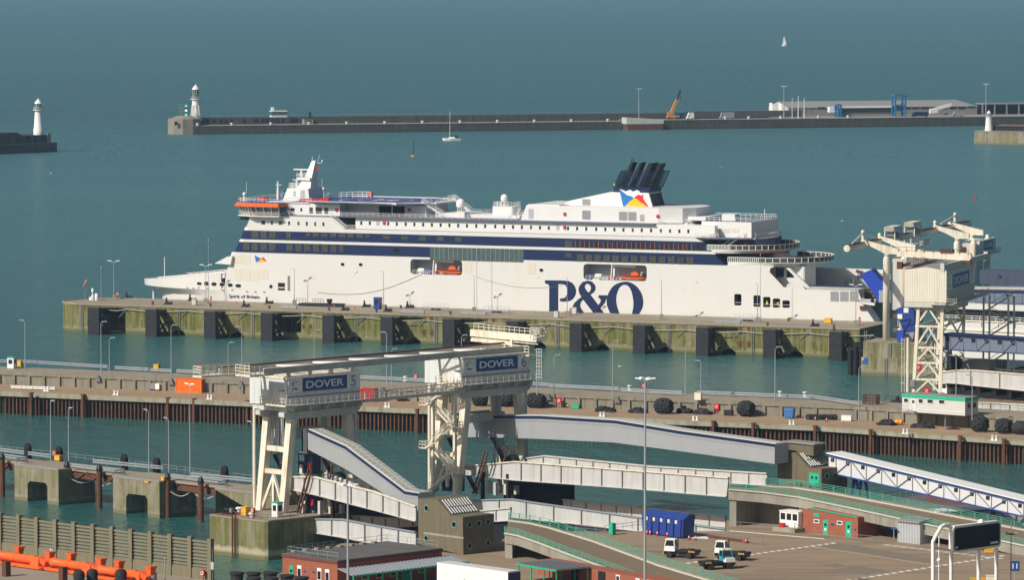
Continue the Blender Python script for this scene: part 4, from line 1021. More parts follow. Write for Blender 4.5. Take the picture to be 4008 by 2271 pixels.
hk=thing('mooring_hook','x','mooring hook',QA.mat(),'black mooring hook units on the ferry quay')
m=MB();m.box(-1.0,1.0,-.6,.6,0,.3);m.build('hook_base',MT['rubber'],hk)
m=MB();m.lathe([(.42,.3),(.36,1.0),(.22,1.1),(.2,1.5),(.3,1.6),(.12,1.9)],10,(-.35,0,0));m.build('capstan',MT['rubber'],hk,smooth=True)
m=MB();m.bar((0,-.3,.55),(1.3,-.5,.5),.25,.35);m.bar((0,.3,.55),(1.3,.5,.5),.25,.35);m.box(1.2,1.5,-.6,-.3,.3,.9);m.build('hook_arm',MT['rubber'],hk)
hl=[('M',962,326,'on the ferry quay beside the ship bow'),('M',1262,370,'on the near edge of the ferry quay, nearest the rounded end'),('M',1440,342,'on the ferry quay below the bow mooring ropes'),('M',1845,388,'on the ferry quay just below the ship name'),('M',2018,364,'on the ferry quay against the hull right of the ship name'),('N',25,415,'on the ferry quay edge right of the black gangway ramp'),('N',183,390,'on the ferry quay against the hull left of the blue booth'),('N',345,425,'on the ferry quay edge right of the blue booth'),('N',507,396,'on the ferry quay against the hull, well right of the blue booth'),('O',990,535,'on the ferry quay near the stern, below the yellow box')]
for k,(c,x,y,w)in enumerate(hl):
 s,t=qz(c,x,y);mw=QA.mat(s,t,ZQ)@Matrix.Rotation(0 if k%2 else .3,4,'Z');lab='mooring hook '+w
 if k==0:hk['label']=lab;hk.matrix_local=mw
 else:copy_thing(hk,mw,lab)
for k,(c,x,y)in enumerate((('M',1150,372),('M',1585,388),('M',2028,402),('M',2478,417),('N',265,430),('N',822,447),('N',448,400),('O',640,531),('O',1138,548),('O',797,497))):
 post_bollard(QA.w(*qz(c,x,y)),ZQ,'small dark bollard on the ferry quay, %s from its rounded end'%ORD[k],'rust','small dark bollards on the ferry quay')
def hgt(F,s,t,z0,q):return F.on_s(q,s)[1]-z0 if False else zup(F.w(s,t),q)-z0
ql=[('M',857,333,50,'nearest the rounded end'),('M',1550,358,80,'in front of the bow ports'),('M',2217,375,100,'beside the black gangway ramp'),('N',318,405,120,'beside the blue booth'),('N',1000,425,150,'right of the blue booth'),('N',1700,455,165,'in front of the letter P'),('N',2410,480,185,'right of the letter O'),('O',563,502,215,'below the aft terraces'),('O',1303,527,230,'at the stern')]
for c,x,y,yt,w in ql:
 s,t=qz(c,x,y);p=QA.w(s,t)
 lamp_post(p,ZQ,zup(p,K(c,x,yt))-ZQ,'twin headed lamp post on the ferry quay, '+w,2,'twin lamps on the ferry quay',base=1.1,reach=.9,a=.0)
for c,x,y,c2,yt,w in(('M',762,328,'M',90,'near the rounded end of the ferry quay'),('M',1570,356,'T',1325,'in front of the bow on the ferry quay'),('O',584,500,'V',1435,'below the stern terraces'),('N',1020,420,'U',1370,'in front of the lounge window')):
 s,t=qz(c,x,y);p=QA.w(s,t);h_=zup(p,K(c2,x,yt))-ZQ
 t_=thing('signal_pole','thin bare grey pole standing '+w,'pole',T(p[0],p[1],ZQ));MB().tube((0,0,0),(0,0,h_),.09,.05,6).build('pole',MT['galv'],t_);MB().box(-.25,.25,-.25,.25,0,.12).build('foot_plate',MT['galv_dark'],t_);MB().ball((0,0,h_),.14,6,4).build('finial',MT['white'],t_)
for c,x,y,w in(('M',868,328,'beside the first lamp of the ferry quay'),('M',1570,362,'beside the lamp by the ship bow'),('N',1706,452,'at the lamp in front of the letter P'),('O',1310,522,'at the lamp by the ferry stern')):
 s,t=qz(c,x,y);cabinet(QA.w(s+.9,t-.3),ZQ,'red lifebuoy cabinet '+w,w=.6,d=.5,h=1.1,leg=.9,group='red cabinets on the ferry quay')
s,t=qz('M',641,347);p=QA.w(s,t);h_=zup(p,K('M',641,215))-ZQ
ws=thing('windsock','faded orange windsock on a thin pole at the rounded quay end','windsock',T(p[0],p[1],ZQ))
MB().tube((0,0,0),(0,0,h_),.06,n=6).build('pole',MT['galv'],ws)
MB().loftn([[(x,r*cos(a),z+r*sin(a))for a in[2*pi*i/10 for i in range(10)]]for x,z,r in((.45,h_+.9,.5),(-.1,h_,.42),(-.5,h_-.9,.34))],False).build('sock',mp('faded orange cloth',(.72,.22,.13),.8),ws,smooth=True)
s,t=qz('M',698,338);nv=thing('navigation_light','white navigation light and drums on the rounded quay end','beacon',QA.mat(s,t,ZQ))
MB().lathe([(.4,0),(.4,1.4),(.15,1.5),(.15,2.3),(.35,2.4),(.35,3.1),(.1,3.4)],10).build('lantern',MT['white'],nv,smooth=True);MB().lathe([(.5,0),(.5,1.6),(.3,1.9)],10,(.9,.6,0)).build('drum',MT['white'],nv,smooth=True);MB().box(-.9,-.2,-.5,.4,0,.9).build('battery_box',MT['white'],nv)
s,t=qz('N',275,404);booth(QA.w(s,t),ZQ,'tall blue booth with white windows on the ferry quay','blue','blue',1.9,1.5,3.0,QA.a)
s,t=qz('M',2245,380);s2,_=qz('M',2560,392)
gw=thing('gangway_ramp','long black steel gangway ramp lying on the ferry quay beside the hull','ramp',QA.mat(s,t,ZQ))
MB().sz([(0,.2),(.8,0),(s2-s,0),(s2-s+1,.9),(s2-s-.3,1.0),(.6,.85)],-.6,1.0).build('ramp_deck',MT['rubber'],gw);MB().lathe([(.5,1.0),(.75,1.5),(.8,2.0),(.9,2.05),(.9,2.1)],12,((s2-s)*.72,.2,0)).build('winch_drum',MT['rubber'],gw)
m=MB();m.rail([(-2,1.2,.9),(1.8,1.2,.9)],1.1,(1.1,.55),.9,.05);m.rail([(3.8,1.4,.9),(7,1.4,.9)],1.1,(1.1,.55),.9,.05);m.build('ramp_rail',MT['galv_dark'],gw)
def tray(c,x0,x1,y,lab,solid=True):
 s,t=qz(c,x0,y);s2,_=qz(c,x1,y);L=s2-s;o=thing('access_stage',lab,'platform',QA.mat(s,t,ZQ),'raised access stages on the ferry quay')
 MB().box(0,L,0,.5,.55,.9).build('stage_beam',MT['galv'],o);m=MB()
 for k in(0,.5,1):m.box(L*k-.08,L*k+.08,.1,.3,0,.55)
 m.build('leg',MT['galv_dark'],o);MB().rail([(.1,.45,.9),(L,.45,.9)],1.0,(1.0,.5),1.2,.03).build('stage_rail',MT['galv'],o)
 if solid:MB().box(L*.3,L*.65,.6,1.5,.15,.7).build('tray',MT['black'],o)
tray('N',612,835,412,'grey access stage against the hull, right of the blue booth');tray('N',1068,1295,432,'grey access stage against the hull, left of the letter P');tray('O',385,618,497,'grey access stage against the hull near the stern ports')
for k,(c,x0,x1,y,w)in enumerate((('M',2110,2260,405,'above the second recess'),('N',432,665,437,'below the blue booth'),('N',893,1128,450,'left of the letter P'),('O',236,470,517,'near the stern'))):
 (s,t),(s2,_)=qz(c,x0,y),qz(c,x1,y);barrier([QA.w(s,t+1,ZQ),QA.w(s,t,ZQ),QA.w(s2,t,ZQ),QA.w(s2,t-.5,ZQ)],'short steel barrier on the edge of the ferry quay, '+w,'short barriers on the ferry quay edge',step=2.5)
for c,x,y,w in(('N',1620,468,'grey control cabinet on the ferry quay below the letter P'),('M',1465,375,'grey control cabinet on the ferry quay below the bow'),('N',1755,440,'grey control cabinet against the hull by the ampersand')):
 s,t=qz(c,x,y);crate(QA.w(s,t),ZQ,w,'cream_grey',1.2,.9,1.6,QA.a,'control_cabinet','cabinet')
s,t=qz('O',1096,510);crate(QA.w(s,t),ZQ,'yellow equipment box on the ferry quay near the stern','yellow',1.9,1.2,1.2,QA.a);s,t=qz('O',1106,488);crate(QA.w(s,t),ZQ,'brown box behind the yellow box on the ferry quay','cream_door',1.5,.9,.9,QA.a)
for c,x,y,w in(('N',170*.545+5,398,'by the red bollard left of the blue booth'),('M',1995,372,'right of the ship name'),('M',1782,362,'below the ship name'),('N',1658,472,'beside the grey cabinet below the letter P'),('M',2515,392,'on the far end of the black ramp')):
 s,t=qz(c,x,y);cone(QA.w(s,t),ZQ,'orange traffic cone on the ferry quay '+w)
def hawser(a,b,sag,label,r=.07,mat='rope_dark'):
 o=thing('mooring_line',label,'rope',Matrix.Translation(a));d=b-a
 MB().path([tuple(d*(k/10)+Vector((0,0,-sag*sin(pi*k/10))))for k in range(11)],r,5).build('line',MT[mat],o)
def hp3(c,x,y,t=-.05):s,z=sk(c,x,y,t);return SH.w(s,t,z)
def qp(c,x,y,dz=.8):s,t=qz(c,x,y);return QA.w(s,t,ZQ+dz)
hawser(hp3('X',960,530,.8),qp('X',350,640),.3,'mooring rope from the bow port towards the stem')
hawser(hp3('X',1300,550,.2),qp('X',820,690),.4,'mooring rope from the bow port slanting to the quay below it')
hawser(hp3('N',125,120),qp('M',2455,372,1.9),.1,'rope slanting down the hull to the black ramp drum')
hawser(hp3('N',1485,165),qp('N',1235,405),.1,'rope slanting left down the hull beside the letter P')
hawser(hp3('N',1490,165),qp('N',1840,420),.3,'rope slanting right across the letters P and ampersand')
hawser(hp3('S',282,860),qp('N',2425,450),.2,'rope slanting left down the hull below the stern terraces')
hawser(hp3('S',290,860),qp('S',930,1310),.3,'thin rope slanting right down the hull to the stern stage',.05)
hawser(hp3('N',620,135),hp3('X',2480,585),2.6,'slack pinkish rope hanging across the white hull amidships',.06)
hawser(hp3('N',1010,160),hp3('N',1660,230),1.6,'slack rope hanging across the hull left of the letter P',.04)
# middle quay: low apron on sheet piles, parapet wall, upper roadway
ZA,ZU=5.0,7.9
def ap(c,x,y,z=ZA):return at(K(c,x,y),z)
eA,eB,eC=ap('M',25,1030),ap('O',1000,1290),ap('O',2570,1400)
M1=Fr(eA,eB);M2=Fr(eB,eC)
mq=thing('sheet_pile_quay','brown apron quay on rusty sheet piles with a concrete parapet behind','quay',M1.mat())
def l1(p):return M1.loc(p)
pB=(M1.L,0.0);pC=l1(eC);dC=Vector((pC[0]-pB[0],pC[1]));nC=Vector((-dC.y,dC.x)).normalized();dn=dC.normalized()
pE=Vector(pC)+dn*30
W=17.6
def off(t):
 k=t
 return[(-1.5,k),(pB[0]+(nC.x*k)*.5,k-.0),tuple(Vector((pE.x,pE.y))+nC*k)]
f0,fW,fU=off(0),off(W),off(29.5)
fL=lambda t:(-40,t)
m=MB();m.st([(-1.5,0),f0[1],f0[2],fW[2],fW[1],(-40,W),(-40,3),(-1.5,3)],ZA-.9,ZA);m.build('apron',MT['apron'],mq)
m=MB();m.bars([(-1.5,.12,ZA-.45),(*f0[1],ZA-.45),(*f0[2],ZA-.45)],.4,.96);m.bars([(-1.5,.35,ZA+.06),(*f0[1],ZA+.06),(*f0[2],ZA+.06)],.5,.14);m.build('cap_beam',MT['coping'],mq)
m=MB();m.st([(-40,1.0),(-1.5,1.0),(-1.5,4),(-40,4)],-1.5,ZA-.02);m.build('masonry_end',MT['quay_wall'],mq)
m=MB();m.st([(-1.0,1.15),(pB[0],1.15),tuple(Vector(f0[2])+nC*1.15),tuple(Vector(f0[2])+nC*3),(pB[0],3),(-1,3)],-1.5,ZA-.92);m.build('pile_backing',MT['pile_dark'],mq)
pile=MB();pile.loft([(-.24,1.1,-1.5),(-.15,.55,-1.5),(.15,.55,-1.5),(.24,1.1,-1.5)],[(-.24,1.1,ZA-.93),(-.15,.55,ZA-.93),(.15,.55,ZA-.93),(.24,1.1,ZA-.93)])
pm=pile.mesh('sheet_pile',MT['pile_a']);ms=[]
n1=int(M1.L/.98)
for k in range(n1):ms.append(T(.2+k*.98,0,0))
a2=atan2(dn.y,dn.x);n2=int(56/.98)
for k in range(n2):q=Vector(pB)+dn*(.3+k*.98);ms.append(T(q.x,q.y,0,a2))
copies(pm,'sheet_pile',ms[:298],mq)
fpm=MB();fpm.box(-.28,.28,-.45,.35,-1.2,ZA+.15);fpm.box(-.4,.4,-.5,.6,ZA+.15,ZA+.35);fpm=fpm.mesh('fender_post',MT['rust'])
fpos=[(c,x,y)for c,x,y in(('M',235,1045),('M',625,1058),('M',1265,1082),('M',1462,1090),('M',1862,1105),('N',572,1170),('O',232,1260),('O',532,1275),('O',998,1295),('O',1415,1325),('O',2090,1372),('O',2420,1395))]
copies(fpm,'fender_post',[M1.mat().inverted()@T(*ap(c,x,y)[:2],0,M1.a)for c,x,y in fpos],mq)
p2=[Vector(fW[2]),Vector(fW[1])]
m=MB();m.st([(-40,W),fW[1],fW[2],fU[2],fU[1],(-40,29.5)],ZA-.4,ZU-.06);m.build('parapet',MT['parapet'],mq)
m=MB();m.st([(-40,W-.1),(fW[1][0],fW[1][1]-.1),tuple(Vector(fW[2])-nC*.1),fU[2],fU[1],(-40,29.6)],ZU-.06,ZU);m.build('upper_roadway',MT['deck_concrete'],mq)
m=MB();m.bars([(-40,W-.12,ZU-.35),(fW[1][0],fW[1][1]-.12,ZU-.35),(*(Vector(fW[2])-nC*.12),ZU-.35)],.3,.75);m.build('parapet_cornice',MT['parapet'],mq)
pil=MB();pil.box(-.32,.32,-.45,0,ZA,ZU-.75);pim=pil.mesh('pilaster',MT['parapet']);ms=[]
for k in range(-10,int(M1.L/3.95)):ms.append(T(k*3.95+.8,W,0))
for k in range(15):q=Vector(fW[1])+dn*(1+k*3.95);ms.append(T(q.x,q.y,0,a2))
copies(pim,'pilaster',ms,mq)
m=MB();m.quad((-40,29.5,-1.5),(*fU[1],-1.5),(*fU[1],ZU-.06),(-40,29.5,ZU-.06));m.quad((*fU[1],-1.5),(*fU[2],-1.5),(*fU[2],ZU-.06),(*fU[1],ZU-.06));m.build('far_face',MT['quay_wall'],mq)
def uz(c,x,y):return ap(c,x,y,ZU)
def path_up(pts):return[uz(*p)for p in pts]
for k,(pts,w)in enumerate((([('M',0,818),('M',280,825)],'at the booth with the green roof'),([('M',285,828),('M',810,862)],'left of the tall bare pole'),([('M',865,868),('M',1290,893)],'behind the orange container, left length'),([('M',1330,893),('M',1830,920)],'behind the overhead gantry end'),([('N',140,940),('N',640,965)],'between the two winch houses'),([('N',1365,985),('N',1560,998)],'right of the second winch house'),([('N',1562,1003),('N',2090,1030)],'behind the tyre fenders'),([('N',2100,1035),('N',2565,1060)],'behind the tall lamp mast'),([('O',110,1055),('O',960,1090)],'at the white bollards'),([('O',955,1085),('O',1325,1140)],'curving down to the gap in the quay'))):
 barrier(path_up(pts),'double banded crash barrier on the upper roadway '+w,'crash barriers on the upper roadway',step=4.5)
for c,x,y,yt,z,w in(('M',190,865,500,ZU,'on the upper roadway near the booth with green roof'),('M',762,900,510,ZU,'on the parapet left of the orange container'),('M',825,995,632,ZA,'on the apron left of the grey generator'),('M',1290,920,535,ZU,'on the parapet above the orange container'),('M',1718,1040,667,ZA,'on the apron right of the orange container'),('M',1823,945,548,ZU,'on the parapet beside the first winch house'),('N',342,985,590,ZU,'on the parapet between the winch houses'),('N',378,1085,715,ZA,'on the apron between the winch houses'),('N',905,1000,612,ZU,'on the parapet behind the second winch house'),('N',1474,1055,722,ZU,'on the parapet right of the second winch house'),('N',1602,1145,762,ZA,'on the apron beside the rounded tyre fender'),('N',2043,1065,655,ZU,'on the parapet above the flat tyre heap'),('O',20,1055,678,ZU,'on the parapet near the tall mast'),('O',137,1185,805,ZA,'on the apron by the low tyre heap'),('O',695,1090,702,ZU,'on the upper roadway at the white bollards'),('O',1325,1250,850,ZA,'at the gap in the parapet'),('M',2367,960,572,ZU,'behind the long overhead gantry')):
 p=ap(c,x,y,z);lamp_post(p,z,zup(p,K(c,x,yt))-z,'slim grey lamp column '+w,1,'slim lamp columns on the middle quay',r=.13,reach=.5,a=random.choice((0,pi)))
m=MB()
for c,x,y in(('M',765,905),('M',1297,930),('M',1830,950),('N',342,990),('N',1474,1065),('N',2045,1075)):
 q=M1.loc(uz(c,x,y-3));m.loft([(q[0]-.7,W-.5,ZU-1.4),(q[0]+.7,W-.5,ZU-1.4),(q[0]+.7,W,ZU-1.4),(q[0]-.7,W,ZU-1.4)],[(q[0]-.35,W-.9,ZU),(q[0]+.35,W-.9,ZU),(q[0]+.35,W,ZU),(q[0]-.35,W,ZU)])
m.build('column_brackets',MT['galv_dark'],mq,kind='stuff')
booth(uz('M',92,852),ZU,'small white booth with green roof on the upper roadway','white','green',1.7,1.7,2.5,M1.a)
crate(uz('M',147,838),ZU,'yellow equipment box beside the white booth','yellow',1.2,1.0,1.3,M1.a);crate(uz('M',1180,865),ZU,'yellow pump box on the upper roadway left of the container','yellow',1.3,.9,1.3,M1.a)
for c,x,y,w in(('M',1493,880,'on the upper roadway above the orange container'),('N',562,950,'on the upper roadway between the winch houses'),('N',2280,1022,'on the upper roadway behind the tall lamp mast')):
 cabinet(uz(c,x,y),ZU,'red lifebuoy cabinet '+w,a=M1.a,h=1.1,leg=.6,group='red cabinets on the upper roadway')
for c,x,y,w in(('N',482,948,'between the winch houses'),('N',2170,1018,'behind the tyre heaps'),('O',733,1062,'left of the pair near the roadway end'),('O',920,1068,'right of the pair near the roadway end')):
 post_bollard(uz(c,x,y),ZU,'white capped bollard on the upper roadway, '+w,'white','white bollards on the upper roadway',1.3)
crate(uz('O',118,1092),ZU,'cream cabinet on the upper roadway at its curve','cream',1.5,1,1.6,M1.a,'control_cabinet','cabinet')
def wz(c,x,y):return ap(c,x,y,ZA)
for c,x,y,w in(('M',207,975,'on the parapet near the left end'),('M',1273,1010,'on the parapet beside the orange container'),('N',353,1085,'on the parapet right of the red skip'),('N',1640,1150,'on the parapet right of the round tyre fenders'),('O',257,1195,'on the parapet by the low tyre heap')):
 cabinet(wz(c,x,y),ZA,'bright red lifebuoy cabinet '+w,w=1.05,d=.4,h=1.3,leg=.95,a=M1.a,group='red cabinets on the parapet')
def container(c,x0,x1,y,z,label,mat,h=2.6,d=2.5,name='shipping_container'):
 a,b=ap(c,x0,y,z),ap(c,x1,y,z);F=Fr(a,(a[0]+cos(M1.a),a[1]+sin(M1.a)));L=F.loc(b)[0]
 t=thing(name,label,'container',F.mat(0,0,z));m=MB();n=int(L/.3)
 poly=[]
 for k in range(n):
  x=L*k/n;w_=L/n;poly+=[(x,.0),(x+w_*.45,.0),(x+w_*.5,.06),(x+w_*.95,.06)]
 m.st(poly+[(L,0.06),(L,d),(0,d)],.15,h-.06);m.build('corrugated_wall',MT[mat],t)
 MB().box(-.02,L+.02,-.05,d+.02,h-.06,h).build('roof',MT[mat],t);MB().box(-.02,L+.02,-.05,d+.02,.0,.15).build('base_rail',MT[mat],t)
 pm_=MB().box(-.1,.1,-.07,.1,.15,h-.06).mesh('corner_post',MT[mat]);copies(pm_,'corner_post',[T(x,y_,0)for x in(0.05,L-.05)for y_ in(0,d-.05)],t)
 m=MB()
 for y_ in(.5,1.0,1.5,2.0):m.box(L+.03,L+.08,y_-.03,y_+.03,.3,h-.2)
 m.build('door_bar',MT['galv_dark'],t);return t
MT['container_orange']=mp('orange container paint',(.85,.17,.008),.5,.08,.5,spot=(.6,.10,.01),spamt=.3)
container('M',1325,1560,1030,ZA,'bright orange corrugated shipping container on the apron','container_orange',3.1)
container('N',145,262,1102,ZA,'open red skip container behind the gantry walkway','red',2.9,2.3,'skip_container')
barrier([ap('M',80,1010),ap('M',415,1022)],'loose length of white crash barrier standing on the apron',h=.8,mat='white',step=3)
g=ap('M',1172,1018);gt=thing('generator','grey and white portable generator on the apron','generator',T(g[0],g[1],ZA,M1.a));MB().box(-1.1,.2,-.6,.6,.3,1.7).build('engine_cover',MT['galv_dark'],gt);MB().box(.21,1.2,-.6,.6,.3,1.6).build('tank_box',MT['white'],gt);MB().box(-1.2,1.3,-.65,.65,.1,.3).build('skid',MT['black'],gt)
crate(ap('M',110,970),ZA,'yellow box at the foot of the parapet, left end','yellow',1.6,.8,.7,M1.a)
for k,(c,x,y)in enumerate((('M',350,1024),('M',875,1052),('M',1580,1085),('N',347,1145),('N',1965,1216),('O',95,1248),('O',822,1280),('O',1678,1345),('O',2348,1396))):
 bollard(ap(c,x,y),ZA,'white twin horned bollard on the apron edge, %s from the left'%ORD[k],'white','white twin bollards on the apron edge',M1.a,1.0)
tyre=MB().torus((0,0,0),.42,.2,'z',14,7).mesh('tyre',MT['rubber'])
for p in tyre.polygons:p.use_smooth=True
def orient(n):
 return Vector(n).to_track_quat('Z','Y').to_matrix().to_4x4()
def tyre_ball(c,x,y,L,R,label,rings=5,seg=10,group='round fenders wrapped in tyres'):
 p=ap(c,x,y);t=thing('tyre_fender',label,'fender',T(p[0],p[1],ZA,M1.a+random.uniform(-.25,.25)),group)
 m=MB();m.lathe([(.05,-L/2),(R*.6,-L/2+.1),(R*.92,-L/2+.5),(R*.95,0),(R*.92,L/2-.5),(R*.6,L/2-.1),(.05,L/2)],14,(0,0,R+.15),'x');m.build('bladder',MT['rubber'],t,smooth=True)
 ms=[]
 for i in range(rings):
  u=-1+2*(i+.5)/rings;x_=u*(L/2-.25);rr=R*(1.0 if abs(u)<.7 else .86);tilt=u*.55
  for k in range(seg):
   a=2*pi*(k+.5*(i%2))/seg+random.uniform(-.08,.08)
   nrm=Vector((tilt,cos(a),sin(a)));ms.append(Matrix.Translation((x_+random.uniform(-.08,.08),rr*cos(a),R+.15+rr*sin(a)))@orient(nrm)@Matrix.Scale(random.uniform(.92,1.08),4))
 copies(tyre,'tyre',ms,t);return t
def tyre_heap(c,x,y,w,h_,n,label,group='heaps of loose tyres on the apron',d=1.6):
 p=ap(c,x,y);t=thing('tyre_heap',label,'tyres',T(p[0],p[1],ZA,M1.a),group);ms=[]
 for k in range(n):
  u=random.uniform(-1,1);z=random.random()**1.3*max(0,h_*(1-abs(u)*.75)-.3)+.25
  ms.append(Matrix.Translation((u*w/2,random.uniform(-.5,.5)*d*(1-z/(h_+.5)),z))@orient((random.uniform(-.5,.5),random.uniform(-1,.3),random.uniform(.1,1)))@Matrix.Scale(random.uniform(.9,1.15),4))
 copies(tyre,'tyre',ms,t)
 m=MB();m.lathe([(w*.32,0),(w*.26,h_*.5),(.1,h_*.75)],10);o=m.build('net',MT['rubber'],t);return t
tyre_ball('N',868,1078,2.6,1.2,'tyre fender half hidden behind the stair tower of the second gantry',4,9)
tyre_ball('N',1045,1135,3.2,1.45,'tyre fender seen between the legs of the second gantry');tyre_ball('N',1238,1140,3.2,1.45,'tyre fender behind the rear leg and ropes of the second gantry');tyre_ball('N',1465,1150,4.2,1.45,'largest tyre fender, beside the orange cone and slim column',6)
tyre_ball('N',2427,1195,4.0,1.55,'tyre fender just right of the tall lamp mast',4,8);tyre_ball('O',478,1215,3.6,1.55,'tyre fender by the parapet left of the blue bin',4,8);tyre_ball('O',2240,1332,3.4,1.5,'left tyre fender of the two at the right end of the apron',4,8);tyre_ball('O',2420,1345,3.4,1.45,'right tyre fender of the two at the right end of the apron',4,8)
for a in(('N',1990,1180,3.6,1.5,26,'flattened heap of tyres with a white pipe'),('N',2230,1188,3.6,1.4,24,'tyre heap with rusty ends left of the tall mast'),('O',15,1190,3.0,1.6,18,'tyre heap just left of the apron lamp column'),('O',150,1198,3.4,1.5,20,'low tyre heap at the foot of the apron lamp column'),('O',1535,1280,3.4,1.3,26,'tyre heap beside the orange float'),('O',1805,1302,4.2,1.5,30,'tyre heap right of the orange float')):tyre_heap(*a)
def tyre_row(c,x0,x1,y,n,label):
 a,b=ap(c,x0,y),ap(c,x1,y);t=thing('tyre_row',label,'tyres',T(a[0],a[1],ZA));ms=[]
 for k in range(n):
  q=(b-a)*(k/max(1,n-1));ms.append(Matrix.Translation((q.x,q.y+random.uniform(-.3,.3),.6))@orient((-.75+random.uniform(-.2,.2),-.65,.1))@Matrix.Scale(1.1,4))
 copies(tyre,'tyre',ms,t);m=MB();q=b-a;m.tube((0,0,.55),(q.x,q.y,.55),.3);m.build('core_pipe',MT['rubber'],t)
tyre_row('O',945,1150,1240,12,'row of tyres threaded on a core lying on the apron');tyre_row('N',430,470,1100,2,'two large tyres standing by the red skip')
p=ap('O',2545,1352);t=thing('balloon_fender','smooth black balloon fender at the right end of the apron','fender',T(p[0],p[1],ZA,M1.a));MB().lathe([(.05,-2),(.8,-1.8),(1.3,-1),(1.4,0),(1.3,1),(.8,1.8),(.05,2)],16,(0,0,1.4),'x').build('bladder',MT['rubber'],t,smooth=True);MB().lathe([(.2,-2.2),(.2,2.2)],8,(0,0,1.4),'x').build('axle',MT['rust'],t)
p=ap('O',805,1228);t=thing('wheeled_bin','blue wheeled bin with lid against the parapet','bin',T(p[0],p[1],ZA,M1.a));MB().loft([(-.9,-.6,.2),(.9,-.6,.2),(.9,.6,.2),(-.9,.6,.2)],[(-1.1,-.75,1.8),(1.1,-.75,1.8),(1.1,.75,1.8),(-1.1,.75,1.8)]).build('body',mp('blue bin plastic',(.05,.17,.45),.5),t);MB().sz([(-1.15,1.8),(1.15,1.8),(1.0,2.1),(-1.0,2.1)],-.8,.8).build('lid',mp('blue bin lid',(.07,.2,.5),.5),t);copies(MB().lathe([(.14,-.05),(.14,.05)],8,axis='y').mesh('wheel',MT['black']),'wheel',[T(x,y_,.14)for x in(-.7,.7)for y_ in(-.5,.5)],t)
crate(ap('O',1237,1248),ZA,'white crate on the apron left of the parapet gap','white',2.2,1.1,1.1,M1.a);crate(ap('O',347,1208),ZA,'black pallet box on the apron by the round fender','black',1.9,1,1.1,M1.a);crate(ap('N',1765,1155),ZA,'green toolbox beside an orange cone on the apron','green',1.7,.8,.8,M1.a)
p=ap('O',1628,1278);t=thing('orange_float','orange float with black bands on the apron','float',T(p[0],p[1],ZA,M1.a));MB().lathe([(.1,-.95),(.5,-.8),(.6,0),(.5,.8),(.1,.95)],12,(0,0,.62),'x').build('body',mp('orange plastic float',(.75,.27,.02),.5),t,smooth=True);MB().torus((0,0,.62),.58,.06,'x',12,4).build('band',MT['black'],t)
p=ap('O',2040,1312);t=thing('weed_heap','low heap of reddish brown weed and netting on the apron','heap',T(p[0],p[1],ZA));m=MB()
for k in range(60):a=random.uniform(0,6.3);r_=random.random()*1.9;m.ball((r_*cos(a),r_*sin(a)*.6,.5*(1-r_/2)*random.random()),random.uniform(.12,.3),5,4,.6)
m.build('strands',MT['weed'],t,kind='stuff')
for c,x,y,w in(('N',1178,1140,'between the round tyre fenders'),('N',1702,1150,'by the green toolbox'),('O',1000,1245,'in front of the tyre row, left'),('O',1083,1255,'in front of the tyre row, right')):cone(ap(c,x,y),ZA,'orange traffic cone on the apron '+w,k=1.2)
st=[ap('M',60,1025)+Vector((0,.5,0))]
railing([ap('N',600,1168)+Vector((0,2,0)),ap('O',0,1238)+Vector((0,2,0)),ap('O',980,1282)+Vector((0,2,0))],'thin wire fence on dark stakes along the apron edge','galv_dark',1.0,(.95,.5),3.2,.012,.03,'wire_fence',cat='fence')
railing([ap('M',100,1020)+Vector((0,2,0)),ap('M',1860,1090)+Vector((0,2,0))],'thin wire fence along the left apron edge','galv_dark',1.0,(.95,),3.2,.012,.03,'wire_fence',cat='fence')
railing([ap('O',1020,1285)+Vector((0,1,0)),ap('O',2560,1388)+Vector((0,1,0))],'thin wire fence along the right apron edge','galv_dark',1.0,(.95,.5),3.0,.012,.03,'wire_fence',cat='fence')
# berth seven: dolphin, gantries, winch house, walkways
def sign_board(parent,T0,w,h,number,emblem=True):
 """harbour sign: emblem panel, blue name panel, number panel; local x along the sign, z up, faces -y"""
 s=MB().box(0,w,-.06,.02,0,h).build('sign_board',MT['white'],parent,T0)
 MB().box(w*.193,w*.815,-.075,-.06,0,h).build('blue_panel',MT['sign_blue'],s)
 put('sign_word',text_fit('DOVER',w*.52,h*.56,.03,MT['white'],.012),s,T(w*.504,-.11,h*.5))
 n=text_mesh(number,h*1.2,.02,1.0,.03);n.materials.clear();n.materials.append(MT['sign_blue']);put('sign_number',n,s,T(w*.905,-.075,h*.5))
 n=text_mesh(number,h*1.2,.02,1.0,-.02);n.materials.clear();n.materials.append(MT['galv']);put('number_inlay',n,s,T(w*.905,-.10,h*.5))
 x0,k=w*.035,h/2.0
 m=MB()
 for i in range(3):m.box(x0+.2*k,x0+.62*k,-.075,-.06,(.95+.2*i)*k,(1.06+.2*i)*k)
 m.build('emblem_stripe',MT['flag_red'],s)
 m=MB();sheet(m,[(x0+a*k,b*k)for a,b in((.2,.45),(.75,.72),(.85,.55),(1.3,.62),(1.3,.42),(.9,.3),(.7,.5),(.25,.28))],-.08,-.06);m.build('emblem_wave',MT['sign_blue'],s)
 m=MB();sheet(m,[(x0+a*k,b*k)for a,b in((.45,1.55),(.9,1.7),(1.35,1.5),(1.35,1.4),(.9,1.58),(.5,1.45))],-.08,-.06);m.build('emblem_arc',MT['green'],s)
 return s
A7,B7=atK('7b',318,818,0),atK('7b',940,838,0)
F7=Fr(A7,B7)
MT['block_wall']=wet_wall('dolphin concrete',(.33,.30,.22),(.13,.13,.04),(.36,.34,.28),1.6,(.13,.12,.07))
blk=thing('concrete_dolphin','two tiered concrete dolphin carrying the white gantry columns','dolphin',F7.mat())
MB().box(0,34,0,14,-1.5,4.7).build('lower_tier',MT['block_wall'],blk)
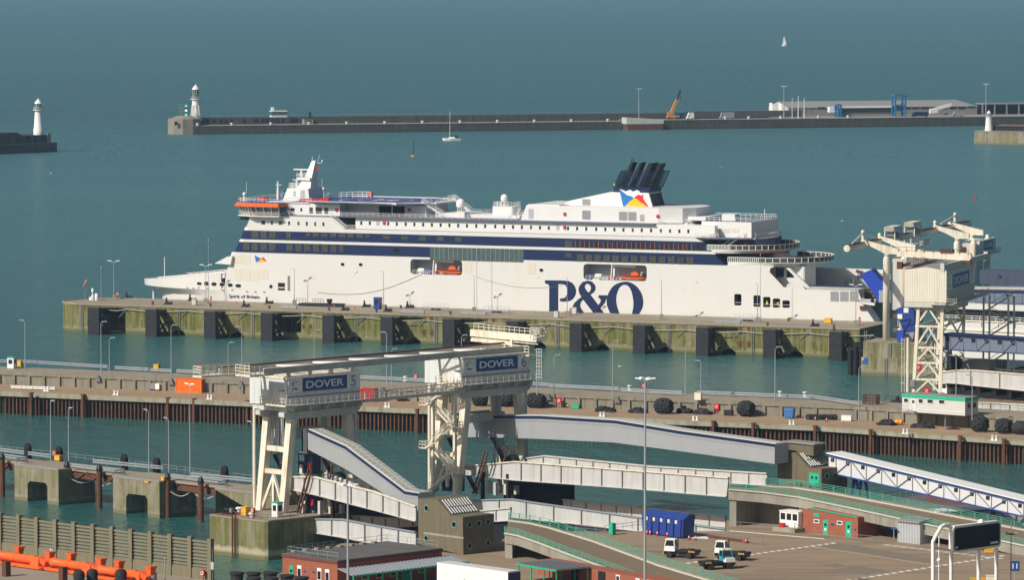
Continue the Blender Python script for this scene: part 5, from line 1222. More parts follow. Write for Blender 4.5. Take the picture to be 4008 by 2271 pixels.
MB().box(.35,34,.5,13.5,4.701,8.35).build('upper_tier',MT['block_wall'],blk)
MB().box(.3,34,.45,13.6,8.351,8.45).build('deck',MT['deck_concrete'],blk)
def f7(c,x,y,t=0):return F7.on_t(K(c,x,y),t)
a,z1=f7('7b',332,570);b,z0=f7('7b',404,650)
o=MB().box(a,b,-.15,-.02,z0,z1).build('notice_board',mp('blue notice board',(.02,.12,.42),.5),blk);MB().box(a,a+.5,-.2,-.15,z1-.6,z1).build('yellow_square',MT['yellow'],o)
ladder(F7,f7('7b',705,500)[0],.5,4.8,8.4,'upper ladder on the two tiered dolphin',group='ladders on the dolphin');ladder(F7,f7('7b',660,700)[0],0,.2,4.7,'lower ladder on the two tiered dolphin',group='ladders on the dolphin')
bf=thing('fender_pile','cluster of black fender piles left of the two tiered dolphin','fender',F7.mat(-3.2,1.5))
for x,y_,zz in((0,0,6.2),(1.2,.4,7.0),(2.2,1.2,7.6),(-.6,1.8,6.6),(1,2.4,8.0)):MB().tube((x,y_,-1.5),(x,y_,zz),.62,n=10).build('pile',MT['black'],bf)
MB().box(-.5,3.0,.5,2.0,5.8,6.5).build('pile_cap',MT['black'],bf)
AG=radians(-18.5)
c1=atK('7b',665,328,8.4)
GG=Fr(c1,(c1.x+cos(AG),c1.y+sin(AG)))
def gantry(t0,ztop,label,number,sgn):
 g=thing('gantry',label,'gantry',GG.mat(0,t0,0),'cream cantilever gantries')
 col=MB();col.lathe([(.86,8.4),(.86,ztop-.7),(.7,ztop-.1),(.45,ztop+.1),(.45,ztop+.9)],18);cm_=col.mesh('column',MT['cream'])
 for p in cm_.polygons:p.use_smooth=True
 copies(cm_,'column',[T(s,t,0)for s,t in((0,0),(4.3,.5),(0,17),(4.3,17))],g)
 for t in(0.0,17.0):
  m=MB();z=ztop
  m.sz([(3.3,z+.7),(3.3,z+2.0),(-.2,z+2.8),(-3.2,z+3.5),(-6.1,z+4.2),(-6.5,z+3.8),(-6.1,z+3.3),(-3.2,z+2.2),(-.5,z+.9),(-.4,z+.4),(.4,z+.4),(.7,z+.75)],t-.6,t+.6)
  m.build('cantilever',MT['cream'],g)
 MB().box(.9,3.4,.6,16,16,ztop-.1).build('winch_box',MT['cream_grey'],g)
 t1,t2,zb,zt2=sgn
 MB().box(4.4,5.2,t1-.6,t2+.8,zb-.8,zt2+.5).build('side_wall',MT['house_white'],g)
 sign_board(g,T(5.3,t1,zb,pi/2),t2-t1,zt2-zb,number)
 m=MB();m.box(5.2,6.6,t1-1,t2+1.5,zb-1.2,zb-1.0);m.rail([(6.5,t1-.9,zb-1),(6.5,t2+1.4,zb-1)],1.2,(1.2,.6),1.5,.06);m.build('gallery',MT['cream_grey'],g)
 return g
def sg(x0,y0,x1,y1,t0):
 (a,z1),(b,_),(_,z0)=GG.on_s(K('7a',x0,y0),5.3),GG.on_s(K('7a',x1,y0),5.3),GG.on_s(K('7a',x0,y1),5.3);return a-t0,b-t0,z0,z1
g1=gantry(0,29.3,'nearer cream cantilever gantry on two tall round columns','8',sg(962,575,1195,665,0))
g2=gantry(76.5,28.8,'farther cream cantilever gantry beyond the winch house','9',sg(1968,392,2175,508,76.5))
gi=thing('trolley_girder','long cream box girder running out over both cantilever gantries','girder',GG.mat(-6.1,0,0))
m=MB();m.tube((0,-16,32.2),(0,117,31.2),.85,n=12);m.build('box_beam',MT['cream'],gi)
m=MB()
for dx in(-.45,.45):m.bar((dx,-15.5,33.05),(dx,116,32.05),.16,.2)
m.build('rail',MT['rust'],gi)
for t,hh in((0,2.2),(17,.5),(77,.5),(100,1.4)):
 m=MB();m.tube((0,t,32.6),(0,t,33+hh),.45,.3);m.ball((0,t,33.2+hh),.5)
 if hh>1:m.tube((0,t,32.9+hh),(0,t-11 if t==0 else t-16,33),.2);m.tube((0,t,32.7+hh),(0,t+14,33),.16)
 m.build('king_post',MT['cream'],gi)
for t,lab in((31,'nearer cream trolley cab on the long girder'),(52,'farther cream trolley cab on the long girder')):
 tr=thing('trolley_cab',lab,'trolley',GG.mat(-6.1,t,32.6));m=MB()
 m.loft([(-1.4,-4,1.5),(1.4,-4,1.5),(1.4,4,1.5),(-1.4,4,1.5)],[(-1.2,-4.6,2.6),(1.2,-4.6,2.6),(1.2,4.6,2.6),(-1.2,4.6,2.6)]);m.build('cab_roof',MT['cream'],tr)
 m=MB()
 for x in(-1.3,1.3):
  for y_ in(-3.6,3.6):m.bar((x,y_,-3.5),(x,y_*.9,1.6),.3)
 m.box(-1.5,3.2,-4.5,5.5,-3.6,-3.3);m.rail([(3.1,-4.4,-3.3),(3.1,5.4,-3.3)],1.2,(1.2,.6),1.0,.07);m.build('cab_frame',MT['cream_grey'],tr)
 MB().box(-.9,.9,-3,3,-.6,1.0).build('hoist',MT['galv_dark'],tr)
l7=atK('7b',1045,1050,ZU)
G7=Fr(l7,(l7.x+cos(AG),l7.y+sin(AG)))
wh=thing('winch_house','cream ribbed winch house on a lattice tower carrying the number seven sign','gantry house',G7.mat())
def g7(c,x,y,t=0):return G7.on_t(K(c,x,y),t)
m=MB();m.tz([(-1,28.0),(-1,35.2),(-1,35.2),(26.5,35.2),(26.5,28)],-2.0,7.5);m.add([],[])
m=MB();m.sz([(-2.0,28.1),(7.5,28.1),(7.5,35.1),(2.8,35.9),(-2.0,35.2)],-1,26.5);m.build('house_wall',MT['clad_cream'],wh)
m=MB();m.quad((-2.1,-1.1,35.28),(2.8,-1.1,35.98),(2.8,26.6,35.98),(-2.1,26.6,35.28));m.quad((2.8,-1.1,35.98),(7.6,-1.1,35.18),(7.6,26.6,35.18),(2.8,26.6,35.98));m.build('roof',MT['shed_roof'],wh)
m=MB();m.box(7.4,7.9,-5.6,37,35.3,36.7);m.box(7.2,8.1,-5.8,-5.2,35.0,37.1);m.box(7.2,8.1,36.6,37.2,35.0,37.1);m.build('roof_beam',MT['cream_grey'],wh)
m=MB();m.box(-3.2,-2.6,-1.5,26,35.6,36.3);m.box(-3.6,-2.4,-1.6,-.6,35.3,36.9);m.box(-2.6,-.4,-1,25,35.95,36.15);m.build('pipe_gallery',MT['rust'],wh)
m=MB();m.rail([(-.5,-1,36.1),(-.5,25,36.1)],1.1,(1.1,.6),1.5,.05);m.rail([(-2.7,-1,36.1),(-2.7,25,36.1)],1.1,(1.1,.6),1.5,.05);m.build('gallery_rail',MT['cream_grey'],wh)
(b0,zb0),(b1,zb1)=g7('7a',822,545,12),g7('7a',1855,560,12)
m=MB();m.sz([(b0,37.2),(b1-.5,36.6),(b1,37.4),(b1-.4,38.3),(b0,38.6)],11.4,12.6);m.build('cross_beam',MT['cream'],wh)
m=MB();m.box(3,6,11,13,38.4,39.0);m.box(b1-1.2,b1-.2,11.6,12.4,35.5,36.8);m.rail([(b0+.3,11.3,38.4),(b1-.8,11.3,38)],1.0,(1.0,),2,.04);m.box(b1-2.6,b1-1.4,11.6,12.4,38.2,39.6);m.build('beam_machinery',MT['rust'],wh)
sign_board(wh,T(7.52,-.7,30.9,pi/2),26.8,3.05,'7')
m=MB()
for z in(30.4,29.7,29.0):m.box(7.5,7.56,-1,26.5,z-.04,z+.04)
m.build('cladding_strip',MT['rust'],wh)
m=MB();m.box(7.5,9.4,-2.2,33.5,27.6,27.85);m.box(4.0,9.4,-2.2,-1,27.6,27.85);m.rail([(4.2,-2.1,27.85),(9.3,-2.1,27.85),(9.3,33.4,27.85)],1.1,(1.1,.6),1.5,.045);m.build('gallery',MT['cream_grey'],wh)
m=MB();m.box(4.3,5.6,-1.05,-.98,28.2,30.6);m.build('door',MT['cream_door'],wh)
m=MB();m.box(-2.0,7.5,-1.0,26.5,26.9,28.05);m.bar((1.2,0,26.3),(1.2,24,26.3),.6,1.2);m.bar((6.3,0,26.3),(6.3,24,26.3),.6,1.2);m.bar((0,.5,26.6),(7.8,.5,26.6),.5,1.0);m.build('house_floor',MT['cream_grey'],wh)
legm=[]
for t in(0,21):
 for s0,s1 in((0,1.0),(6.0,6.4)):
  MB().bar((s0,t,0+ZU),(s1,t,26.9),.72 if t==0 else .6).build('leg',MT['cream'],wh)
m=MB()
zs=[ZU,g7('7b',1225,870)[1],g7('7b',1225,640)[1],g7('7b',1225,430)[1],g7('7b',1225,135)[1],26.9]
for t in(0,21):
 for z in zs[1:-1]:m.bar((.3,t,z),(6.3,t,z),.45)
 for za,zb in zip(zs,zs[1:]):
  if zb-za>1.5:
   m.bar((.4,t,za),(3.3,t,zb-.2),.38);m.bar((6.1,t,za),(3.3,t,zb-.2),.38)
m.build('bracing',MT['cream'],wh)
m=MB()
for s_ in(.5,6.2):
 for z in zs[1:-1]:m.bar((s_,0,z),(s_,21,z),.3)
 m.bar((s_,0,zs[2]),(s_,21,zs[4]),.25);m.bar((s_,21,zs[1]),(s_,0,zs[3]),.25)
m.build('side_bracing',MT['cream_grey'],wh)
m=MB();m.bar((3.2,6,ZU),(3.2,6,26),.5);m.bar((4.2,9,ZU),(4.2,9,26),.3);m.bar((2.2,9,ZU),(2.4,9,26),.2)
for x in(1.8,2.6,4.8,5.2):m.tube((x,5,12),(x,5,26.5),.05,n=5)
m.build('hoist_post',MT['cream_grey'],wh)
m=MB();m.box(2.6,3.8,1.5,3.2,16.4,19.2);m.box(-.6,.4,-.9,-.3,9.2,10.8);m.build('signal_box',MT['galv_dark'],wh)
m=MB();m.tube((-1.5,.5,ZU),(-1.5,.5,20),.32);m.build('stand_pipe',MT['cream'],wh)
lad=MB()
for x in(-2.9,-2.2):lad.bar((x,0.5,ZU),(x,.5,20),.1)
for k in range(24):lad.bar((-2.9,.5,ZU+.3+k*.5),(-2.2,.5,ZU+.3+k*.5),.06)
for k in range(6):lad.torus((-2.55,.1,ZU+2+k*1.9),.5,.04,'z',10,4)
lad.build('caged_ladder',MT['cream_grey'],wh)
stt=thing('stair_tower','grey steel stair tower at the far end of the seven winch house','stairs',G7.mat(9.5,27,0))
for x,y_ in((0,0),(5,3),(0,6),(5,9)):MB().bar((x,y_,ZU),(x,y_,27.5),.38).build('post',MT['cream_grey'],stt)
for k in range(5):
 m=MB();z=12+k*3.1;a0,a1=((.4,1.5),(4.6,7.5))if k%2==0 else((4.6,7.5),(.4,1.5))
 for d in(0,1.0):m.bar((a0[0],a0[1]+d,z),(a1[0],a1[1]+d,z+3.1),.12,.3);m.bar((a0[0],a0[1]+d,z+1),(a1[0],a1[1]+d,z+4.1),.07)
 for j in range(8):u=(j+.5)/8;m.box(a0[0]+(a1[0]-a0[0])*u-.2,a0[0]+(a1[0]-a0[0])*u+.2,a0[1]+(a1[1]-a0[1])*u,a0[1]+(a1[1]-a0[1])*u+1,z+3.1*u,z+3.1*u+.06)
 m.build('flight',MT['cream_grey'],stt);MB().box(a1[0]-.8,a1[0]+1,a1[1]-.5,a1[1]+2,z+3.0,z+3.12).build('landing',MT['cream_grey'],stt)
def slab(name,label,cat,pts,t,d,mat,F=GG,more=()):
 q=[F.on_t(K(c,x,y),t)for c,x,y in pts];o=thing(name,label,cat,F.mat(0,t,0))
 m=MB();m.sz(q,0,d);m.build('panel',MT[mat],o);return o,q
o,q=slab('ramp_flap','large bright blue raised ramp leaning behind the first white column','ramp',[('7a',300,825),('7a',460,760),('7a',590,915),('7a',700,900),('7a',700,1060),('7a',560,1210)],9,4.5,'bright_blue')
(x0,z0),(x1,z1)=[GG.on_t(K('7a',x,y),8.8)for x,y in((565,1215),(640,1050))];MB().box(x0,x1+2,-.3,3,z0,z1).build('grey_box',MT['galv'],o)
(x0,z0),(x1,z1)=[GG.on_t(K('7a',x,y),8.8)for x,y in((235,785),(330,810))];MB().bar((x0,1,z0),(x1,1,z1),.7).build('ramp_nose',MT['rust'],o)
o,q=slab('boarding_cabin','tilted blue walkway cabin with white plates beside the lattice tower','walkway',[('7a',795,1310),('7a',950,1245),('7a',1050,1340),('7b',1055,200),('7b',905,215),('7b',830,0)],-3,4,'blue')
for x,y in((940,1325),(855,1410)):
 (sx,sz_)=GG.on_t(K('7a',x,y),-3.05);MB().box(sx-.6,sx+.6,-.08,0,sz_-.6,sz_+.6).build('white_plate',MT['white'],o)
qa=[GG.on_t(K('7b',x,y),-2.8)for x,y in((905,215),(1055,210),(1010,405),(990,405))];m=MB();m.sz(qa,.2,3);m.build('grey_hopper',MT['galv'],o)
m=MB()
for(x0,y0),(x1,y1)in(((850,60),(1000,30)),((880,130),(1050,100)),((905,210),(1000,40))):
 a=GG.on_t(K('7b',x0,y0),-3.1);b=GG.on_t(K('7b',x1,y1),-3.1);m.bar((a[0],-.1,a[1]),(b[0],-.1,b[1]),.2)
m.build('stiffener',mp('deep blue stiffener',(.015,.03,.16),.5),o)
bs=f7('7b',870,350,3)
crate(F7.w(bs[0],3,8.45),8.45,'bright blue switch cabin on the two tiered dolphin','bright_blue',1.6,1.5,2.8,F7.a,'switch_cabin','cabinet')
mt_=thing('hydraulic_tower','cream pipework and ladders between the two white columns','machinery',GG.mat(3.2,1.5,8.4));m=MB()
for x in(0,1.6):m.bar((x,0,0),(x,0,18),.16)
for k in range(36):m.bar((0,0,k*.5),(1.6,0,k*.5),.07)
m.build('ladder',MT['cream'],mt_);m=MB()
for x,z in((0,2.5),(0,6),(0,11)):m.tube((x-2,1,z),(x+4,1,z),.5);m.box(x-.8,x+3,.5,2,z+1,z+1.2);m.rail([(x-.8,.5,z+1.2),(x+3,.5,z+1.2)],1.1,(1.1,.6),1,.05)
m.tube((2.8,1.5,0),(2.8,1.5,17),.35);m.build('pipes',MT['cream'],mt_)
SF=Fr(G7.w(-7,58),G7.w(60,46))
v2=thing('second_ferry','cream hulled vessel partly hidden behind the winch house and blue walkway','ferry',SF.mat())
def s2(c,x,y,t=0):return SF.on_t(K(c,x,y),t)
L2=75;S0=-1
zr=s2('7b',2000,60)[1];zl=s2('7b',2000,560)[1]
m=MB();m.box(S0,L2,0,24,zl-.3,zr);m.build('hull',MT['ship_white'],v2)
m=MB();m.sz([(14,-1.5),(L2,-1.5),(L2,zl-.1),(44,zl-.1),(36,zl-.8),(14,zl-3)],.3,24);m.build('boot_topping',mp('dark hull bottom',(.035,.026,.02),.7,.25),v2)
for k,dz in enumerate((0,-2.2,-3.3)):MB().box(S0,L2,-.25,0,zr+dz-.2,zr+dz+.12).build('rubbing_strake',MT['cream'],v2)
bk_=MB().box(-.1,.1,-.22,0,zr-1.2,zr-.2).mesh('bracket',MT['cream']);copies(bk_,'bracket',[T(1+4.2*k,0,0)for k in range(17)],v2)
MB().box(S0,L2,1.0,23,zr,zr+2.6).build('window_band',MT['glass'],v2)
m=MB()
for k in range(16):m.box(4*k,4*k+.4,.9,1,zr,zr+2.6)
m.build('window_post',MT['black'],v2,kind='stuff')
MB().box(S0,L2,.2,3,zr+2.6,s2('7a',2300,1252)[1]).build('upper_band',MT['ship_white'],v2)
m=MB();sx=s2('7b',2455,40)[0];m.torus((sx,.9,zr+1.0),1.1,.35,'y',18,6);m.build('ring_logo',MT['ship_navy'],v2)
m=MB();m.rail([(S0,.1,zr+.05),(L2,.1,zr+.05)],1.0,(1.0,.5),2,.05);m.build('deck_rail',MT['white'],v2)
def bridge(label,pts_top,pts_bot,t,th,F,mat,strip=None,name='link_span_bridge',port=None,cat='bridge'):
 a,za=F.on_t(K(*pts_top[0]),t);b,zb=F.on_t(K(*pts_top[1]),t);_,zc=F.on_t(K(*pts_bot[0]),t);_,zd=F.on_t(K(*pts_bot[1]),t)
 b2=b+(b-a)*.35;zb2,zd2=zb+(zb-za)*.35,zd+(zd-zc)*.35
 o=thing(name,label,cat,F.mat(0,t,0));m=MB();m.sz([(a,zc),(b2,zd2),(b2,zb2),(a,za)],0,th);m.build('cladding',MT[mat],o)
 if strip:MB().sz([(a,za-.9),(b2,zb2-.9),(b2,zb2-.35),(a,za-.35)],-.06,0).build('blue_line',MT['ship_navy'],o);MB().sz([(a,za),(b2,zb2),(b2,zb2+.35),(a,za+.35)],-.3,th+.3).build('roof_edge',MT['span_white'],o)
 for c,x,y,r_ in(port or[]):
  s_,z_=F.on_t(K(c,x,y),t);m=MB();sheet(m,disc(s_,z_,r_),-.1,.05);m.build('porthole',MT['ship_navy'],o)
 me=MB().sz([(-.06,zc+.2),(.06,zc+.2),(.06,za-.95),(-.06,za-.95)],-.06,0).mesh('seam',MT['slate_deep'])
 copies(me,'seam',[T(a+2.4*k,0,(zb-za)/(b-a)*2.4*k)for k in range(1,int((b2-a)/2.4))],o)
 return o
FQ=Fr(GG.w(8,70),GG.w(8,70)+Vector((cos(radians(-22)),sin(radians(-22)),0)))
bridge('dark slate blue covered bridge, upper of the two at the right edge',(('7a',1960,765),('7a',2570,785)),(('7a',1960,962),('7a',2570,985)),0,5,FQ,'slate_deep',port=[('7a',2243,860,.42)])
FQ2=Fr(GG.w(8,16),GG.w(8,16)+Vector((cos(radians(-22)),sin(radians(-22)),0)))
bridge('pale slate blue covered bridge with navy line, lower of the two at the right edge',(('7a',1780,1030),('7a',2570,1040)),(('7a',1780,1245),('7a',2570,1258)),0,5,FQ2,'slate_blue',True,port=[('7a',2343,1118,.42)])
m=thing('bridge_trestle','cream columns carrying the slate bridges at the right edge','trestle',FQ2.mat(0,0,0))
for s_ in(6,16,30,44):MB().tube((s_,2,0),(s_,2,20),.6,n=10).build('column',MT['cream_grey'],m)
MB().box(-6,60,-1,6,14.6,15.8).build('cap_beam',MT['cream'],m)
F38=Fr(G7.w(6.8,1.5),G7.w(6.8,1.5)+Vector((cos(radians(-38)),sin(radians(-38)),0)))
def truss(label,F,t,A,B,C,D,th=3.2,mat='slate_blue',frame='galv_dark',nwin=12,win_mat='glass',roof='ship_navy',edge='ship_navy',wsize=.8,ext=1.15,first=.08,name='covered_walkway',panels=None,diag=True):
 """enclosed walkway: A,B top left/right, C,D bottom left/right points of the near face"""
 (a,za),(b,zb),(_,zc),(_,zd)=[F.on_t(K(*p),t)for p in(A,B,C,D)]
 sl=(zb-za)/(b-a);sl2=(zd-zc)/(b-a);b2=a+(b-a)*ext;zb2,zd2=za+sl*(b2-a),zc+sl2*(b2-a)
 o=thing(name,label,'walkway',F.mat(0,t,0))
 m=MB();m.sz([(a,zc),(b2,zd2),(b2,zb2),(a,za)],0,th);m.build('cladding',MT[mat],o)
 h_=za-zc;e=h_*.09
 MB().sz([(a-.1,za-e*1.3),(b2,zb2-e*1.3),(b2,zb2),(a-.1,za)],-.25,0).build('top_chord',MT[edge],o)
 MB().sz([(a-.1,zc),(b2,zd2),(b2,zd2+e*.7),(a-.1,zc+e*.7)],-.25,0).build('bottom_chord',MT[edge],o)
 MB().sz([(a-.2,za),(b2,zb2),(b2,zb2+.18),(a-.2,za+.18)],-.45,th+.3).build('roof',MT[roof],o)
 n=nwin;step=(b2-a)/n
 zt_=lambda s_:za+sl*(s_-a)-e;zb_=lambda s_:zc+sl2*(s_-a)+e*.6
 vm=MB();dm=[]
 for k in range(n):
  s0=a+step*(k+.5);s1=s0+step
  MB().bar((s0,-.1,zb_(s0)),(s0,-.1,zt_(s0)),.09,.1).build('upright',MT[frame],o)
  if diag and k<n-1:
   if k%2:MB().bar((s0,-.12,zt_(s0)),(s1,-.12,zb_(s1)),.16,.12).build('diagonal',MT[frame],o)
   else:MB().bar((s0,-.12,zb_(s0)),(s1,-.12,zt_(s1)),.16,.12).build('diagonal',MT[frame],o)
 wmesh=MB().box(-wsize/2,wsize/2,-.05,.02,-wsize*.42,wsize*.42).mesh('window',MT[win_mat])
 copies(wmesh,'window',[T(a+step*(k+first*1.0+.18),0,zt_(a+step*(k+.18))-h_*.20)for k in range(n)],o)
 return o
truss('slate blue enclosed truss walkway with navy edges right of the lattice tower',F38,0,('7b',1465,238),('7b',2570,312),('7b',1465,462),('7b',2570,522),3.4,nwin=7,wsize=1.1)
def span_girder(o,F,t,pts_top,pts_bot,ribs,mat='span_white',rib_mat='stiff',flange='cream_grey',name='girder',d=.35,ribw=.3,fl=.5):
 q1=[F.on_t(K(*p),t)for p in pts_top];q0=[F.on_t(K(*p),t)for p in pts_bot]
 m=MB();m.sz(q0+q1[::-1],t,t+d);g=m.build(name,MT[mat],o)
 m=MB();m.bars([(s_,t,z)for s_,z in q1],fl,.22);m.build('flange',MT[flange],g);m=MB();m.bars([(s_,t,z)for s_,z in q0],fl,.16);m.build('flange',MT[mat],g)
 def zi(q,s_):
  for(a,za),(b,zb)in zip(q,q[1:]):
   if a<=s_<=b:return za+(zb-za)*(s_-a)/(b-a)
  return q[0][1]if s_<q[0][0]else q[-1][1]
 s0,s1=q1[0][0],q1[-1][0]
 for k in range(1,ribs):
  s_=s0+(s1-s0)*k/ribs;MB().box(s_-.06,s_+.06,t-ribw,t,zi(q0,s_),zi(q1,s_)).build('stiffener',MT[rib_mat],g)
 return g,q1,q0
ls=thing('link_span','pale grey plate girder link span at the right edge below the slate walkway','link span',F38.mat())
g_,q1,q0=span_girder(ls,F38,-3.0,[('7b',1440,765),('7b',1630,742),('7b',1900,742),('7b',2640,806)],[('7b',1440,912),('7b',1660,925),('7b',1900,955),('7b',2640,1032)],3,flange='cream')
g_,_,_=span_girder(ls,F38,10,[('7b',2055,705),('7b',2640,765)],[('7b',2055,790),('7b',2640,830)],5)
zz=q0[0][1]
m=MB();m.add([(q0[0][0],-2.6,q0[0][1]+.5),(q0[-1][0],-2.6,q0[-1][1]+.5),(q0[-1][0],10,q0[-1][1]+.5),(q0[0][0],10,q0[0][1]+.5)],[(0,1,2,3)]);m.build('roadway',MT['tarmac_ramp'],ls)
m=MB()
for k in range(6):s_=q0[0][0]+1+k*4;m.box(s_,s_+.5,-2.5,10,q0[0][1]-1.2-k*.35,q0[0][1]+.3-k*.35)
m.build('cross_girder',MT['pile_dark'],ls,kind='stuff')
ls2=thing('lower_link_span','lower pale grey link span behind the portable office','link span',F38.mat())
span_girder(ls2,F38,-10,[('7b',1850,1180),('7b',2640,1222)],[('7b',1850,1372),('7b',2640,1420)],3,flange='cream')
m=MB();m.box(-2,60,-9.5,2,7.0,7.3);m.build('roadway',MT['tarmac_ramp'],ls2)
m=MB();m.box(-1,60,2,3,7.3,9.6);m.build('far_girder',MT['galv_dark'],ls2)
p_=F38.on_t(K('7b',1850,1400),-13);railing([F38.w(p_[0],-12.5,6.6),F38.w(p_[0]+30,-12.5,6.0)],'grey hand rail below the lower link span at the right edge','galv_dark',1.2,(1.2,.6),2.4,.04)
ub=thing('berth_machinery','dark steel machinery and dark walls standing for shade under the berth seven link span','machinery',F38.mat())
MB().box(-2,60,3.2,12,-1.5,6.5).build('shade_wall',MT['pile_dark'],ub);MB().box(-6,2,6,11,0,9).build('shade_corner',MT['pile_dark'],ub)  # dark boxes added for the black shade beneath the girders
(x0,z0),(x1,z1)=F38.on_t(K('7b',1670,720),8),F38.on_t(K('7b',2095,605),8);MB().box(x0,x1,8,10.5,z0,z1).build('counterweight_box',MT['galv_dark'],ub)
for k,x in enumerate((1500,1560)):(a,za),(b,zb)=F38.on_t(K('7b',x,720),6),F38.on_t(K('7b',x+(-20 if k else 20),470),6);MB().bar((a,6,za),(b,6,zb),.8).build('strut',MT['galv_dark'],ub)
m=MB();c_=F38.on_t(K('7b',1580,650),7);m.lathe([(.2,-1),(1.9,-1),(1.9,1),(.2,1)],16,(c_[0],7,c_[1]),'y');m.build('sheave',MT['black'],ub)
def o8(c,x,y):return atK(c,x,y,ZU)
ca,cb_=o8('7b',885,1318),o8('7b',1755,1380);FC=Fr(ca,cb_)
of=thing('portable_office','long pale portable office with bright green fascia on the parapet','office',FC.mat())
Lc=FC.L;hc_=FC.on_t(K('7b',885,1075),0)[1]-ZU
MB().box(0,Lc,0,5,ZU+.1,ZU+hc_-.5).build('wall',mp('pale office cladding',(.58,.57,.54),.6,.05,.3),of)
MB().box(-.1,Lc+.1,-.12,5.1,ZU+hc_-.55,ZU+hc_+.1).build('fascia',MT['green'],of);MB().box(-.05,Lc+.05,-.05,5.05,ZU+hc_+.1,ZU+hc_+.16).build('roof',MT['shed_roof'],of);MB().box(0,Lc,-.06,0,ZU+.75,ZU+.85).build('skirting',MT['white'],of)
def owin(x0,x1,y0,y1,nm='window',mat='glass'):
 (a,z1),(b,z0)=FC.on_t(K('7b',x0,y0),0),FC.on_t(K('7b',x1,y1),0);m=MB();m.box(a,b,-.06,.02,z0,z1);m.mi=1
 for q_ in((a-.1,a,z0-.1,z1+.1),(b,b+.1,z0-.1,z1+.1),(a,b,z1,z1+.1),(a,b,z0-.1,z0)):m.box(q_[0],q_[1],-.1,.02,q_[2],q_[3])
 return m.build(nm,[MT[mat],MT['white']],of)
for q_ in((915,970,1132,1185),(1118,1172,1140,1195),(1238,1312,1145,1198),(1398,1472,1152,1205)):owin(*q_)
owin(1018,1072,1145,1320,'door','house_white');owin(1026,1062,1155,1200)
for y_ in(1.0,3.2):MB().box(Lc-.02,Lc+.06,y_,y_+.9,ZU+1.6,ZU+2.6).build('window',MT['glass'],of)
m=MB();m.box(1.0,3.6,-1.2,-.1,ZU+.3,ZU+.4);m.rail([(1.0,-1.15,ZU+.4),(2.4,-1.15,ZU+.4)],1.0,(1.0,.5),.7,.03);m.bar((2.4,-1.1,ZU+.35),(3.8,-1.1,ZU-.1),.15);m.build('door_step',MT['galv'],of)
booth(atK('7b',1490,1062,ZU),ZU,'white glazed booth with green roof behind the portable office','white','green',1.5,1.5,2.6,FC.a)
for c,x,y,yt,z,w in(('7b',1628,1365,560,ZU,'in front of the portable office'),('7b',1852,1430,830,ZU,'at the right end of the portable office'),('D',1977,312,60,ZA,'on the apron in front of the portable office')):
 p=atK(c,x,y,z);lamp_post(p,z,zup(p,K(c,x,yt))-z,'slim lamp column '+w,1,'slim lamp columns by the portable office',r=.12,reach=.5,a=pi)
for c,x,y,w in(('7b',1228,1085,'at the foot of the lattice tower'),('7b',1112,760,'inside the lattice tower on the far landing'),('7b',1612,760,'on the pale link span beside the slim lamp')):
 z=ZU if y>1000 else 9.5;p=atK(c,x,y+15,z);cabinet(p,z,'red lifebuoy cabinet '+w,w=1.3,d=.5,h=1.6,leg=.4,group='red cabinets at berth seven',a=AG)
la=atK('7b',500,1180,7.2);lb=atK('7b',880,1290,7.2);FL=Fr(la,(la.x+cos(radians(-30)),la.y+sin(radians(-30))))
lg_=thing('landing_stage','red decked landing stage with rails left of the portable office','landing',FL.mat())
MB().box(0,12,0,6,6.6,7.0).build('deck',MT['apron'],lg_);MB().box(0,5,.2,3,7.0,7.05).build('red_deck',mp('red deck paint',(.40,.05,.045),.7),lg_);MB().box(1,12,1,5,-1.5,6.6).build('pier',MT['pile_dark'],lg_)
m=MB();m.rail([(2.5,-.8,6.2),(9,-.8,6.2)],1.3,(1.3,.7),1.6,.05);m.rail([(0,5.8,7),(12,5.8,7)],1.1,(1.1,.6),1.5,.04);m.build('rail',MT['black'],lg_)
m=MB();m.box(3,5.5,2,4,7.0,7.5);m.lathe([(.4,7.5),(.5,8.1),(.3,8.5)],8,(4.2,3,0));m.box(7,7.7,3,3.4,7.2,9.4);m.build('winch',MT['rubber'],lg_)
sc_=thing('access_scaffold','rusty red access scaffold at the gap in the parapet','scaffold',T(*atK('7b',345,1215,ZU)[:2],ZU,M1.a));m=MB();m.rail([(0,0,0),(3,0,0),(3,2,0),(0,2,0),(0,0,0)],2.0,(2.0,1.3,.6),.7,.07);m.build('frame',MT['rust'],sc_)
# berths five and six: dolphin block, winch houses, link spans, gangways
ZY=6.9
AH=radians(-46)
h5=atK('5b',875,890,ZY)
HF=Fr(h5,(h5.x+cos(AH),h5.y+sin(AH)))
def ht(c,x,y,t):return HF.on_t(K(c,x,y),t)
def hs(c,x,y,s):return HF.on_s(K(c,x,y),s)
MT['block5']=wet_wall('weathered dolphin block',(.27,.24,.16),(.12,.125,.03),(.50,.44,.31),1.6,(.11,.10,.06),1.0)
k0,k1=HF.loc(atK('B',1580,1258,0)),HF.loc(atK('B',2010,1312,0))
b5=thing('concrete_dolphin','big stained concrete dolphin block under the fifth winch house','dolphin',HF.mat())
m=MB();m.st([(k0[0],k0[1]),(k0[0]+.6,k0[1]-.35),(k1[0]-.5,k1[1]-.1),(k1[0],k1[1]+.3),(k1[0]+.2,14),(k0[0],14)],-1.5,ZY-.25);m.build('block',MT['block5'],b5)
m=MB();m.st([(k0[0]-.05,k0[1]),(k0[0]+.6,k0[1]-.4),(k1[0]-.5,k1[1]-.15),(k1[0]+.05,k1[1]+.3),(k1[0]+.25,14),(k0[0]-.05,14)],ZY-.25,ZY);m.build('deck',MT['deck_concrete'],b5)
MB().st([(k0[0]+.5,k0[1]+.6),(-3.5,k0[1]+.6),(-4.5,-1),(k0[0]+.5,0)],ZY,ZY+.02).build('red_deck_patch',mp('faded red deck paint',(.20,.06,.045),.8,.2,.5),b5)
